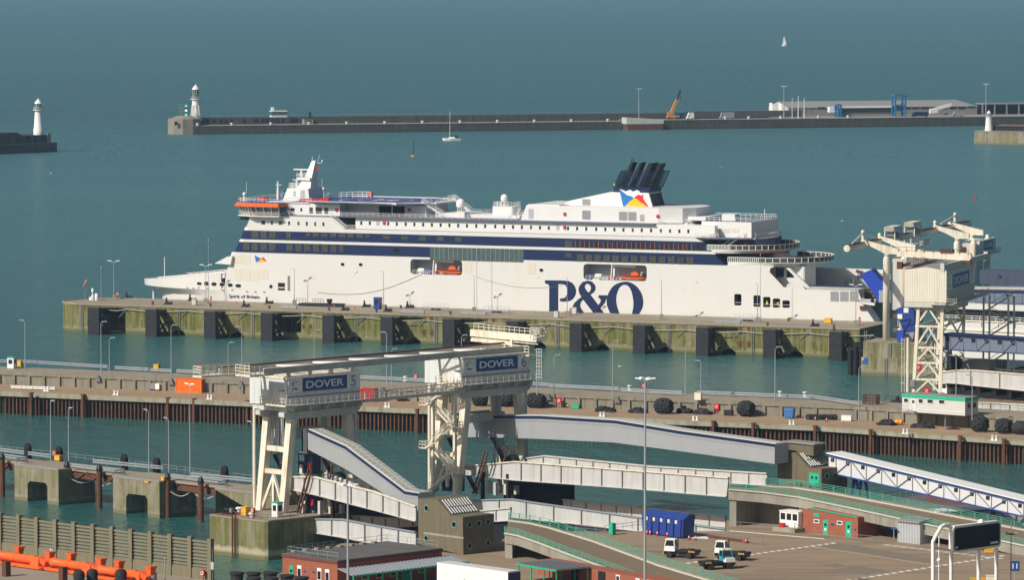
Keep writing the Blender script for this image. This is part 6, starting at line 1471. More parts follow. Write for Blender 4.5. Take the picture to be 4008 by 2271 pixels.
lad5=thing('ladder','rusty ladder on the front of the big dolphin block','ladder',HF.mat((k0[0]+k1[0])/2-.3,(k0[1]+k1[1])/2-.3,0));m=MB()
for x in(-.45,.45):m.box(x-.09,x+.09,-.5,-.3,-1,ZY+1)
m.build('stile',MT['rust'],lad5);copies(MB().box(-.4,.4,-.46,-.34,-.06,.06).mesh('rung',MT['rust']),'rung',[T(0,0,.2+k*.55)for k in range(14)],lad5)
def house(tag,T0,T1,z0,z1,S0,S1,number,label,zleg,lean,stairs):
 o=thing('winch_house',label,'gantry house',HF.mat(0,0,0))
 ls_,rs_=S0+3.2,S1-.6
 m=MB();m.box(S0,S1-.03,T0,T1,z0,z1);m.build('house_wall',MT['house_white'],o)
 m=MB();m.sz([(S0-.15,z1),(S1+.1,z1),(S1+.1,z1+.25),(S0+3,z1+.7),(S0-.15,z1+.5)],T0-.15,T1+.15);m.build('roof',MT['cream'],o)
 m=MB();m.box(S0+.4,S1-.3,T0+.3,T1-.3,z0-.95,z0);m.box(S1-.3,S1+1.3,T0-.4,T1+.5,z0+.1,z0+.3)
 for k in range(5):t_=T0+.6+(T1-T0-1.2)*k/4;m.box(S1-.5,S1+1.2,t_-.12,t_+.12,z0-.8,z0+.1)
 m.build('house_floor',MT['cream_grey'],o)
 m=MB();m.rail([(S1+1.2,T0-.3,z0+.3),(S1+1.2,T1+.4,z0+.3)],1.15,(1.15,.6),1.35,.04);m.build('gallery_rail',MT['cream'],o)
 m=MB();m.box(S1-5.6,S1+1.25,T0-1.5,T0-.02,z0+.1,z0+.35);m.rail([(S1-5.5,T0-.1,z0+.35),(S1-5.5,T0-1.4,z0+.35),(S1+1.2,T0-1.4,z0+.35)],1.15,(1.15,.6),1.0,.045);m.build('end_gallery',MT['cream'],o)
 m=MB();m.box(S1-1.9,S1-.8,T0-.06,T0+.02,z0+.4,z0+2.7);d=m.build('door',MT['white'],o);MB().box(S1-1.95,S1-.5,T0-.5,T0,z0+2.75,z0+2.85).build('canopy',MT['galv_dark'],d)
 m=MB()
 for x in(S1-4.6,S1-4.1):m.bar((x,T0-.2,z0+.4),(x,T0-.2,z0+3.6),.06)
 for k in range(8):m.bar((S1-4.6,T0-.2,z0+.6+k*.4),(S1-4.1,T0-.2,z0+.6+k*.4),.05)
 m.build('wall_ladder',MT['cream'],o)
 m=MB();m.box(S1-.02,S1+.03,T0,T1,z0+1.5,z0+1.75);m.build('wall_seam',MT['galv_dark'],o)
 for s_ in(ls_,rs_):
  m=MB();m.tz([(T0-.8,z0-1.0),(T0-.8,z0-1.8),(T0+.8,z0-2.3),(T1-1.6,z0-2.3),(T1-.2,z0-1.6),(T1+.2,z0-.95)],s_-.75,s_+.75);m.build('cross_head',MT['cream_grey'],o)
 for s_ in(ls_,rs_):
  for ta,tb in((T0+1.6,T0+1.6-lean),(T1-2.6,T1-2.6+lean)):
   m=MB();r0,r1=.72,.62
   m.loft([(s_-r1,tb-r1,zleg),(s_+r1,tb-r1,zleg),(s_+r1,tb+r1,zleg),(s_-r1,tb+r1,zleg)],[(s_-r0,ta-r0,z0-2.2),(s_+r0,ta-r0,z0-2.2),(s_+r0,ta+r0,z0-2.2),(s_-r0,ta+r0,z0-2.2)]);m.build('leg',MT['cream'],o)
 zf=lambda z:(z0-2.2-z)/(z0-2.2-zleg)*lean
 for tq,sg_ in((T0+1.6,-1),(T1-2.6,1)):
  for z,w in((zleg+11,.9),(zleg+7.0,.8)):
   t_=tq+sg_*zf(z);m=MB();m.bar((ls_,t_,z),(rs_,t_,z),.8,w);m.build('tie_beam',MT['cream'],o)
  t_=tq+sg_*zf(zleg+4);mid=(ls_+rs_)/2
  m=MB();m.bar((ls_+.3,tq+sg_*lean,zleg),(mid,t_,zleg+6.4),.45);m.bar((rs_-.3,tq+sg_*lean*.9,zleg+1),(mid,t_,zleg+6.4),.45);m.bar((mid,t_,zleg+1),(mid,t_,zleg+6.5),.5);m.build('knee_brace',MT['cream'],o)
 m=MB();m.tube((ls_-2.2,T0+.2,zleg),(ls_-2.2,T0+.2,z0-.9),.3,n=10);m.build('down_pipe',MT['cream'],o)
 m=MB();m.tube((rs_+.5,T1-1,zleg),(rs_+.5,T1-1,z0-1),.28,n=8);m.build('down_pipe',MT['cream_grey'],o)
 m=MB();m.bar((ls_-.5,T0+3.5,zleg+13.2),(ls_-.5,T1-3.5,zleg+13.2),.7,1.5);m.bar((ls_+3.4,T0+3.5,zleg+13.2),(ls_+3.4,T1-3.5,zleg+13.2),.7,1.5)
 for k in range(5):t_=T0+3.5+(T1-T0-7)*k/4;m.bar((ls_-.5,t_,zleg+13.5),(ls_+3.4,t_,zleg+13.5),.3)
 m.bar((ls_,T0+3.6,zleg+9.5),(ls_,T0+3.6,zleg+13),.7);m.bar((ls_,T1-3.6,zleg+9.5),(ls_,T1-3.6,zleg+13),.7);m.build('hoist_frame',MT['cream_grey'],o)
 m=MB()
 for k in range(8):m.tube((mid+.25*k-.8,T1-5.5+.2*(k%3),zleg+4),(mid+.25*k-.8,T1-5.5,z0-1),.045,n=5)
 for k in range(6):m.tube((mid+.2*k-2.5,T0+3.2,zleg+8),(mid+.2*k-2.5,T0+3.2,z0-1),.045,n=5)
 m.build('hoist_rope',MT['galv_dark'],o,kind='stuff')
 m=MB()
 for tq in(T0+3.2,T1-3.4):
  m.bar((rs_+.2,tq+.5,zleg),(ls_-.5,tq,zleg+9.5),.35);m.bar((rs_+.8,tq+.5,zleg),(ls_,tq,zleg+9.5),.35)
 m.build('guide_rail',MT['pile_dark'],o)
 return o,ls_,rs_
s5=ht('5a',930,752,1.2)[0]
L0=ht('5a',415,700,1.2)[0]
W5=house('5',1.2,18.4,25.6,30.4,L0,s5,'5','white winch house on raking legs with the number five sign',ZY,2.0,False)
sign_board(W5[0],T(s5+.06,1.45,28.05,pi/2),16.9,2.35,'5')
W6=house('6',43.4,60.5,26.6,31.5,L0,s5,'6','white winch house on raking legs with the number six sign',ZY,2.4,True)
sign_board(W6[0],T(s5+.06,43.5,29.0,pi/2),16.9,2.35,'6')
for o_,tq in((W5[0],1.2),(W6[0],43.4)):
 m=MB();z_=30.4 if tq<5 else 31.5
 for k in range(4):t_=tq+1+k*5;m.box(s5-1.1,s5-.5,t_-.3,t_+.3,z_+.1,32.0 if tq<5 else 32.3)
 m.box(s5-1.3,s5-.3,tq+.2,tq+17,z_+.25,z_+.45);m.build('girder_bearing',MT['cream_grey'],o_)
tg=thing('travelling_girder','long twin plate girder lying across the roofs of both winch houses','girder',HF.mat())
def gz(t,a,b):return a+(b-a)*(t+3.6)/66
SGN,SGF=s5-.7,s5-6.3
for s_,nm in((SGN,'near_plate'),(SGF,'far_plate')):
 m=MB();t0=-3.6 if s_==SGN else-9
 t1=62.3 if s_==SGN else 60
 for k in range(1):m.tz([(t0,gz(t0,31.55,32.0)),(t1,gz(t1,31.55,32.0)),(t1,gz(t1,32.5,32.95)),(t0,gz(t0,32.5,32.95))],s_-.06,s_+.06)
 for zz in(31.5,32.5):m.bar((s_,t0,gz(t0,zz,zz+.45)),(s_,t1,gz(t1,zz,zz+.45)),.55,.12)
 m.build('plate_girder',MT['cream_grey'],tg)
m=MB();m.bar((SGF-.1,-9,gz(-9,32.72,33.17)),(SGF-.1,60,gz(60,32.72,33.17)),.5,.25);m.build('rack_rail',MT['rust'],tg)
t_=4.0;k=0
while t_<52:
 for d in(0,4.5):MB().bar((SGF+.1,t_,gz(t_,32.3,32.7)),(SGN-.1,t_+d+2.2,gz(t_,32.3,32.7)),.32).build('lacing',MT['white'],tg)
 t_+=8.6
m=MB();m.box(SGF-1.2,SGF+1.2,-14,-3,31.3,31.6);m.rail([(SGF-1.1,-13.9,31.6),(SGF+1.1,-13.9,31.6),(SGF+1.1,-3,31.6)],1.6,(1.6,1.1,.55),1.5,.06);m.rail([(SGF-1.1,-13.9,31.6),(SGF-1.1,-3,31.6)],1.6,(1.6,1.1,.55),1.5,.06)
m.box(SGF+1.2,SGN-.3,-6.5,-1.0,31.2,31.55);m.rail([(SGF+1.4,-6.4,31.55),(SGN-.4,-6.4,31.55),(SGN-.4,-4,31.55)],1.6,(1.6,1.1,.55),1.2,.06);m.build('end_platform',MT['cream'],tg)
jb=thing('service_jib','white service jib beam with rails at the far end of the long girder','crane',HF.mat())
def pj(x,y,s_):t_,z_=HF.on_s(K('6a',x,y),s_);return Vector((s_,t_,z_))
j0,j1=HF.on_z(K('6a',1010,80),34.4),HF.on_z(K('6a',1930,165),34.4)
J0,J1=Vector((*j0,34.4)),Vector((*j1,34.4));jd=(J1-J0).normalized()
m=MB();m.bar(J0,J1,.8,1.3);m.build('jib_beam',MT['cream'],jb)
m=MB();m.bar(J0+Vector((0,0,-1.35)),J0+jd*12+Vector((0,0,-1.35)),.5,.5);m.bar(J0+Vector((0,0,-1)),J1+Vector((0,0,-1)),.15,.15);m.build('runway',MT['cream'],jb)
m=MB();jn=Vector((-jd.y,jd.x,0))*.5;m.rail([J0+jn+Vector((0,0,.6)),J1+jn+Vector((0,0,.6))],1.1,(1.1,.55),1.5,.045);m.build('jib_rail',MT['cream'],jb)
m=MB();c_=J1;m.torus(c_+Vector((0,1,1.2)),.9,.12,'y',12,4);m.rail([c_+Vector((-1,-1,-.2)),c_+Vector((1.4,-1,-.2)),c_+Vector((1.4,1,-.2))],2.4,(2.4,1.8,1.2,.6),.7,.05)
for k in range(3):m.rail([c_+Vector((.2,-.6,-3.6-k*2.0)),c_+Vector((1.5,-.6,-3.6-k*2.0))],1.8,(1.8,1.2,.6),.65,.05)
m.build('cable_cage',MT['cream_grey'],jb)
m=MB();q=J1-jd*9+Vector((0,-.4,-3.3));m.box(q.x-1,q.x+7.5,q.y-1,q.y+1.2,q.z,q.z+.25);m.rail([q+Vector((-1,-1,.25)),q+Vector((7.5,-1,.25))],1.6,(1.6,1.1,.55),1.1,.06);m.bar(q+Vector((2,0,0)),q+Vector((2,0,3)),.5);m.build('jib_platform',MT['cream'],jb)
MB().box(q.x+3,q.x+3.7,q.y-.7,q.y-.3,q.z+.3,q.z+1.5).build('fire_cabinet',MT['red'],jb)
lb=thing('link_walkway','narrow white railed walkway joining the two winch houses','walkway',HF.mat(s5+.6,18.6,0))
m=MB();m.tz([(0,25.3),(24.5,25.5),(24.5,26.1),(0,25.9)],-.5,.5);m.build('deck_beam',MT['cream_grey'],lb)
for s_ in(-.45,.45):MB().rail([(s_,0,25.9),(s_,24.5,26.1)],1.2,(1.2,.6),1.25,.05).build('rail',MT['cream'],lb)
st6=thing('stair_tower','white zigzag stair tower at the left end of the sixth winch house','stairs',HF.mat(s5-3.4,41.0,0))
pst=MB().bar((0,0,5),(0,0,27),.55).mesh('post',MT['cream']);copies(pst,'post',[T(-1.8,0,0),T(4.2,-.2,0)],st6)
lo=[(-2.6,10.6),(3.6,14.2)]
zz=[6.9,11.0,15.1,19.2,23.0,26.6]
for k in range(5):
 xa,xb=(-2.6,3.2)if k%2==0 else(3.2,-2.6);za,zb=zz[k],zz[k+1];y0=-.6 if k%2==0 else .6
 m=MB()
 for d in(-.5,.5):m.bar((xa,y0+d,za),(xb,y0+d,zb),.10,.34);m.bar((xa,y0+d,za+1.1),(xb,y0+d,zb+1.1),.08);m.bar((xa,y0+d,za+.6),(xb,y0+d,zb+.6),.06)
 m.build('stringer',MT['cream'],st6)
 n=14;tm=MB().box(-.16,.16,-.48,.48,-.03,.03).mesh('tread',MT['cream']);copies(tm,'tread',[T(xa+(xb-xa)*(j+.5)/n,y0,za+(zb-za)*(j+.5)/n)for j in range(n)],st6)
 m=MB();xl=xb;sgn=1 if xb>0 else-1;m.box(min(xl,xl+sgn*1.7),max(xl,xl+sgn*1.7),-1.2,1.2,zb-.15,zb);m.rail([(xl,-1.15,zb),(xl+sgn*1.65,-1.15,zb),(xl+sgn*1.65,1.15,zb)],1.15,(1.15,.6),.85,.05);m.build('landing',MT['cream'],st6)
# link spans
def lspan(name,label,t_near,top,bot,ribs,t_far=None,ftop=None,fbot=None,fr=6,deck=None,**kw):
 o=thing(name,label,'link span',HF.mat())
 g,q1,q0=span_girder(o,HF,t_near,top,bot,ribs,**kw)
 if ftop:span_girder(o,HF,t_far,ftop,fbot,fr,ribw=.25)
 m=MB();w=(t_far or t_near+8)-t_near
 m.loftn([[(s_,t_near+.4,z+.55),(s_,t_near+w-.1,z+.55),(s_,t_near+w-.1,z+.25),(s_,t_near+.4,z+.25)]for s_,z in q0]);m.build('roadway',MT['tarmac_ramp'],o)
 return o,q1,q0
u5=lspan('link_span','upper white plate girder link span under the fifth winch house',2.6,[('5b',960,378),('5b',1325,385),('5b',2130,585),('C',560,905)],[('5b',945,545),('5b',1340,632),('5b',2130,838),('C',560,1015)],8,11.0,[('5b',1100,330),('5b',1760,395),('C',560,850)],[('5b',1100,500),('5b',1760,540),('C',560,980)],8,flange='cream')
l5=lspan('lower_link_span','lower white plate girder link span left of the near concrete tower',2.0,[('5b',1105,960),('5b',1690,968),('5b',2160,1055),('C',560,1098)],[('5b',1115,1122),('5b',1650,1210),('5b',2160,1310),('C',560,1195)],7,10.5,[('5b',1380,880),('5b',2440,960),('C',1275,915)],[('5b',1380,990),('5b',2440,1080),('C',1265,1010)],14,flange='galv')
u6=lspan('link_span','upper white plate girder link span under the sixth winch house',46.5,[('6b',890,790),('6b',1010,790),('6b',1610,735),('C',2150,630),('D',345,688)],[('6b',880,910),('6b',1020,925),('6b',1600,990),('C',2150,765),('D',330,830)],13,55.5,[('C',1400,540),('C',1530,522),('C',2340,602),('D',635,655)],[('C',1400,590),('C',1530,580),('C',2340,700),('D',635,745)],14,flange='cream')
l6=lspan('lower_link_span','lower white plate girder link span in front of the blue refuse container',44.0,[('C',990,858),('C',1285,848),('C',1430,872),('C',2245,988),('D',325,1075)],[('C',990,960),('C',1285,985),('C',1430,1000),('C',2245,1090),('D',325,1140)],9,53,[('C',1290,815),('C',2000,885),('C',2570,945),('D',322,985)],[('C',1290,900),('C',2000,970),('C',2570,1040),('D',320,1072)],14,flange='galv')
for tq,w,lab in((1.5,11,'dark steel machinery and black wall standing for shade under the fifth berth link spans'),(44,12,'dark steel machinery and black wall standing for shade under the sixth berth link spans')):
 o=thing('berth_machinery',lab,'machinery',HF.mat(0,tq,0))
 MB().box(1.5,46 if tq<5 else 16,9.3 if tq<5 else 8.2,w,-1.5,8.9).build('shade_wall',MT['dark'],o)  # wall coloured nearly black to stand for the shade under the spans
 for a,b_ in((3,0),(6,8),(9,1)):MB().bar((a,1.5+b_*.6,-1),(a-.6,2+b_*.6,11),.55).build('guide_post',MT['pile_dark'],o)
 m=MB()
 for k in range(7):m.box(1.8+k*.9,2.4+k*.9,1+(k*1.7)%6,1.8+(k*1.7)%6,7,8.6+(k%3)*.7)
 m.build('hydraulic_gear',MT['cream_grey'],o)
 m=MB();m.bar((1.5,.4,7),(4.6,.4,15),.25);m.bar((2.3,.4,7),(5.4,.4,15),.25);m.bar((1.5,6.4,7),(4.2,6.4,15),.25);m.build('inclined_guide',MT['rust'],o)
 m=MB();m.lathe([(.2,-.5),(1.5,-.5),(1.5,.5),(.2,.5)],14,(3,9,12.2),'y');m.lathe([(.2,-.5),(1.2,-.5),(1.2,.5),(.2,.5)],14,(.5,4.5,11),'y');m.build('sheave',MT['black'],o)
for c,x,y,t,lab,w_ in(('5b',1240,330,7.0,'navy control cabin on the upper deck of the fifth berth',2.6),('5b',1280,830,5.0,'navy control cabin on the lower deck of the fifth berth',2.6)):
 s_,z_=ht(c,x,y,t);o=thing('control_cabin',lab,'cabin',HF.mat(s_,t,z_));m=MB();m.box(-1.9,1.9,-1,1,0,3.6);m.build('cabin_body',mp('navy cabin paint',(.012,.022,.06),.5),o);MB().box(-2,2,-1.2,1.1,3.6,3.8).build('roof',MT['slate_blue'],o);MB().box(-1.5,0,-1.05,-.98,1.9,3.2).build('window',MT['glass_green'],o);MB().box(-1.2,-.5,-1.3,-1,0,1.5).build('panel',MT['cream'],o);MB().box(.9,1.5,-1.2,-1,.8,2).build('red_box',MT['red'],o)
m=MB();s_,z_=ht('5b',1250,330,8.5);o=thing('deck_equipment','cream switch boxes and rails along the upper deck of the fifth berth','machinery',HF.mat(s_,8.5,z_))
for k in range(9):MB().box(k*1.25,k*1.25+.7,0,.5,-k*.22,1.1-k*.22).build('switch_box',MT['cream_grey'],o)
MB().rail([(-1,-.3,0),(12,-.3,-2.6)],1.2,(1.2,.6),1.2,.04).build('rail',MT['galv_dark'],o)
p=HF.w(*HF.on_z(K('C',850,795),6.9));o=thing('blue_cabin','blue steel cabin with an open side beside the foot of the stair tower','cabin',HF.mat(*HF.loc(p),ZY))
MB().box(-3.3,0,0,2.6,0,4.0).build('cabin_frame',MT['blue'],o);MB().box(-3.0,-.6,-.05,.02,.6,3.3).build('opening',MT['dark'],o);MB().box(-3.5,.2,-.2,2.8,4.0,4.2).build('roof',mp('pale blue roof',(.12,.18,.36),.5),o);MB().box(-1.9,-1.0,-.08,-.04,2.2,3.2).build('notice',MT['white'],o)
m=MB()
for z in(1.0,2.0,3.0):m.box(0,.06,0,2.6,z-.05,z+.05)
m.build('panel_rib',MT['slate_deep'],o)
# covered gangways
def gangway(label,t,pts_top,pts_bot,w,name='covered_gangway',strip='ship_navy',wall='pen',roof='pen_pale',panes=False):
 q1=[ht(*p,t)for p in pts_top];q0=[ht(*p,t)for p in pts_bot]
 o=thing(name,label,'gangway',HF.mat())
 MB().sz(q0+q1[::-1],t,t+w).build('cladding',MT[wall],o)
 m=MB();m.loftn([[(s_,t-.12,z),(s_,t+w+.12,z),(s_,t+w*.9,z+.28),(s_,t+w*.1,z+.28)]for s_,z in q1]);m.build('roof',MT[roof],o)
 m=MB();m.bars([(s_,t-.1,z-.05)for s_,z in q1],.16,.42);m.build('blue_edge',MT[strip],o)
 m=MB();m.bars([(s_,t-.03,z-.75)for s_,z in q1],.06,.1);m.build('seam',MT['stiff'],o)
 if panes:
  L=q1[-1][0]-q1[0][0];pmz=[];n=int(L/1.05)
  def zi(s_):
   for(a,za),(b,zb)in zip(q1,q1[1:]):
    if a<=s_<=b:return za+(zb-za)*(s_-a)/(b-a),(zb-za)/(b-a)
   return q1[-1][1],0
  pan=MB().box(-.36,.36,-w*.36,-w*.04,0,.05);pan.box(-.36,.36,w*.06,w*.38,0,.05);pan=pan.mesh('roof_pane',mp('dull translucent roof panel',(.40,.41,.36),.5,.1,.6))
  for k in range(n):
   s_=q1[0][0]+1.2+k*1.05
   if s_>q1[-1][0]-.6:break
   z,sl=zi(s_);pmz.append(Matrix.Translation((s_,t+w/2,z+.28))@Matrix.Rotation(-math.atan(sl),4,'Y'))
  copies(pan,'roof_pane',pmz,o)
 return o,q1,q0
gA=gangway('pale grey covered gangway sloping down from the fifth winch house to the near concrete tower',4.6,[('5a',1215,1040),('5a',1735,1275),('5b',2540,580),('C',475,795),('C',578,812)],[('5a',1220,1310),('5b',1720,262),('5b',2540,790),('C',500,985),('C',578,1018)],3.5,panes=True)
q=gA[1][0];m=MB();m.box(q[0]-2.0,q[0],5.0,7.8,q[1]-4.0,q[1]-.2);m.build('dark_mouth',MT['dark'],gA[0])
m=MB()
for k in range(3):m.box(q[0]-.9+k*.32,q[0]-.75+k*.32,4.4,8.3,q[1]-4.2,q[1]+.2)
m.build('bellows',MT['louvre'],gA[0])
gB=gangway('long grey covered gangway from the sixth winch house to the far concrete tower',54.3,[('6a',900,1310),('6a',1100,1240),('C',1500,228),('C',2060,262),('C',2570,345),('D',694,440)],[('6a',900,1530),('6b',1100,395),('C',1500,395),('C',2050,422),('C',2570,490),('D',692,585)],3.5)
MT['strands']=mp('frayed pale strands',(.42,.43,.44),.8,.3,3)
for k,(tq,lab)in enumerate(((1.8,'fifth'),)):
 s_,z_=ht('5a',800,1000,tq+1);o=thing('rope_curtain','grey strip curtain hanging between the legs of the %s winch house'%lab,'curtain',HF.mat(s_,tq+1,0))
 sm=MB().box(-.05,.05,-.04,.04,-2.9,3.0).mesh('strip',MT['strands']);copies(sm,'strip',[T(-1.7+.17*j,random.uniform(-.2,.2),z_+random.uniform(-.5,.1))@Matrix.Rotation(random.uniform(-.06,.06),4,'Y')for j in range(21)],o)
def h0(c,x,y,z=ZY):return atK(c,x,y,z)
crate(h0('B',1850,975),ZY,'yellow locker on the big dolphin block','yellow',1.3,1.1,1.5,AH);cabinet(h0('B',1907,998),ZY,'red lifebuoy post on the front edge of the big dolphin block',w=.65,d=.4,h=.9,leg=1.0,a=AH)
booth(h0('B',2088,985),ZY,'white booth with green corners and roof on the big dolphin block','white','green',1.45,1.3,2.5,AH)
for c,x,y,w in(('B',1800,945,'behind the yellow locker'),('B',1895,985,'right of the yellow locker')):
 o=thing('mooring_bollard','white mushroom bollard on the big dolphin block '+w,'bollard',T(*h0(c,x,y)[:2],ZY),'white mushroom bollards');MB().lathe([(.32,0),(.28,.35),(.62,.5),(.66,.7),(.4,.85)],12).build('bollard_head',MT['white'],o,smooth=True);MB().lathe([(.45,0),(.45,.06)],12).build('flange',MT['galv_dark'],o)
p=h0('B',1715,960);o=thing('mooring_winch','dark winch and cables on the left of the big dolphin block','winch',T(p.x,p.y,ZY,AH));MB().box(-1.3,1.2,-.5,.6,0,.35).build('base',MT['black'],o);MB().lathe([(.2,-.6),(.5,-.6),(.3,-.4),(.3,.4),(.5,.6),(.2,.6)],10,(0,0,.7),'x').build('drum',MT['rubber'],o);MB().box(.7,1.3,-.3,.3,.35,1.1).build('motor',MT['galv_dark'],o)
m=[HF.w(k0[0]+6.5,k0[1]+.4,ZY),HF.w(k1[0]-.4,k1[1]+.5,ZY),HF.w(k1[0]-.2,0,ZY)]
railing(m,'thin black rail along the front edge of the big dolphin block','black',1.0,(1.0,.5),1.6,.018,.025)
# shore: yard, towers, flyovers, brick buildings
def gy(c,x,y,z=ZY):return atK(c,x,y,z)
yp=[gy('B',2085,1700),gy('B',2090,1420),gy('C',0,1180),gy('C',560,1195),gy('C',1180,1180),gy('C',1300,1090),gy('C',2245,1092),gy('D',325,1090),gy('D',330,1010),gy('D',1240,905),gy('D',2600,960),gy('D',3300,1100),gy('D',3300,3200),gy('B',2085,3200)]
m=MB();pl=[(p.x,p.y)for p in yp];lp=[Vector((x,y,0))for x,y in pl]
m.add([(x,y,ZY)for x,y in pl],[tuple(f)for f in tessellate_polygon([lp])])
m.build('yard',MT['tarmac'],kind='structure')
m=MB();n=len(pl);m.add([(x,y,-1.5)for x,y in pl]+[(x,y,ZY-.005)for x,y in pl],[(i,(i+1)%n,n+(i+1)%n,n+i)for i in range(n)]);m.build('shore_wall',MT['quay_wall'],label='dark concrete sea wall round the yard edge',category='wall')
MT['port_rim']=mp('green porthole rim',(.16,.36,.30),.5)
def tower(label,t,s,left,holes_l,holes_r,rtop,rbot,sky4,zb,door=None):
 o=thing('concrete_tower',label,'tower',HF.mat());q=[ht(*p,t)for p in left]
 HL=[disc(*ht(c,x,y,t),r)for c,x,y,r in holes_l];m=MB();plate(m,q,HL,t)
 for h_ in HL:pocket(m,h_,t,t+.5,False)
 (t1,_)=hs(*rtop,s);zlo=q[-3][1]if False else[z for(x,z)in q if abs(x-s)<.6 and z>zb+3][-1]
 HR=[disc(*hs(c,x,y,s),r)for c,x,y,r in holes_r]
 plate(m,[(t,zb),(t1,zb),(t1,zlo),(t,zlo)],HR,s,lambda a,b:(s,a,b))
 for h_ in HR:m.add([(s,a,b)for a,b in h_]+[(s-.5,a,b)for a,b in h_],[(i,(i+1)%16,16+(i+1)%16,16+i)for i in range(16)])
 top=[p for p in q if p[1]>zb+3]
 for(a,za),(b,zb_)in zip(top,top[1:]):m.quad((a,t,za),(b,t,zb_),(b,t1,zb_),(a,t1,za))
 a=min(q)[0];m.quad((a,t,zb),(a,t1,zb),(a,t1,top[0][1]),(a,t,top[0][1]));m.quad((a,t1,zb),(s,t1,zb),(s,t1,zlo),(a,t1,top[0][1]))
 m.build('wall',MT['bunker'],o)
 m=MB()
 for h_ in HL:m.add([(x,t+.45,z)for x,z in h_],[tuple(range(16))])
 for h_ in HR:m.add([(s-.45,x,z)for x,z in h_],[tuple(range(16))])
 m.mi=1
 for h_ in HL:m.path([(x,t-.03,z)for x,z in h_+h_[:1]],.07,5)
 for h_ in HR:m.path([(s+.03,x,z)for x,z in h_+h_[:1]],.08,5)
 m.build('round_window',[MT['glass_green'],MT['port_rim']],o)
 (a,za),(b,zb_)=[ht(*p,t)for p in sky4];m=MB()
 dz=lambda s_:za+(zb_-za)*(s_-a)/(b-a)
 tA,tB=t+.7,t1-.7;m.quad((a,tA,za+.06),(b,tA,zb_+.06),(b,tB,zb_+.06),(a,tB,za+.06));g=m.build('roof_light',MT['roof_glass'],o)
 gb=MB().bar((a,0,za+.12),(b,0,zb_+.12),.11,.12).mesh('glazing_bar',MT['white']);copies(gb,'glazing_bar',[T(0,tA+(tB-tA)*k/9,0)for k in range(10)],g)
 MB().bar(((a+b)/2,tA,dz((a+b)/2)+.1),((a+b)/2,tB,dz((a+b)/2)+.1),.35,.08).build('cross_bar',MT['stiff'],g)
 m=MB();z0=top[0][1];m.box(a-2.9,a-.5,t+1,t1-1,z0,z0+.25);m.box(a-2.2,a-1.2,t+1.5,t+3,z0+.25,z0+.8);m.rail([(a-2.8,t+.6,z0),(a-.5,t+.6,z0)],1.0,(1.0,),1.1,.03);m.build('roof_plant',MT['galv_dark'],o)
 return o,t1
pb=HF.loc(gy('C',919,1270));ZT=ZY
tw1,t1e=tower('near board marked concrete tower with round windows and sloping rooflight',pb[1],pb[0],[('C',580,1188),('C',919,1272),('C',915,985),('C',822,975),('C',722,852),('C',580,845)],[('C',642,920,.52),('C',850,1043,.54),('C',640,1148,.5)],[('C',965,1043,.5),('C',1034,1033,.5),('C',1105,1022,.5),('C',965,1200,.5),('C',1105,1180,.5)],('C',1150,945),None,(('C',735,862),('C',815,965)),ZY)
MB().box(pb[0]-9.5,pb[0]+.04,pb[1]-.04,pb[1],ht('C',915,1150,pb[1])[1],ht('C',915,1135,pb[1])[1]).build('string_course',MT['coping'],tw1)
pc=HF.loc(gy('D',1045,770,12.75))
tw2,t2e=tower('far board marked concrete tower with green doors beside the upper flyover',pc[1],pc[0],[('D',715,770),('D',1045,830),('D',1045,622),('D',945,612),('D',850,500),('D',715,497)],[('D',775,570,.52)],[('D',1085,677,.5),('D',1145,671,.5),('D',1205,658,.5)],('D',1240,595),None,(('D',862,508),('D',950,606)),9.0)
(a,z1),(b,z0)=ht('D',955,648,pc[1]),ht('D',1032,758,pc[1]);d_=MB().box(a,b,pc[1]-.1,pc[1],z0,z1).build('double_door',MT['green'],tw2)
for k in(.3,.7):MB().box(a+(b-a)*k-.22,a+(b-a)*k+.22,pc[1]-.13,pc[1]-.1,z0+(z1-z0)*.55,z0+(z1-z0)*.75).build('door_window',MT['glass'],d_)
(a,z1),(b,z0)=ht('D',780,420,pc[1]+1.5),ht('D',985,480,pc[1]+1.5);MB().box(a,b,pc[1]+1.5,pc[1]+4,z0-1,z1).build('roof_box',MT['bunker'],tw2);MB().box(a-.5,b+.5,pc[1]+1.2,pc[1]+4.3,z1,z1+.25).build('box_roof',MT['shed_roof'],tw2)
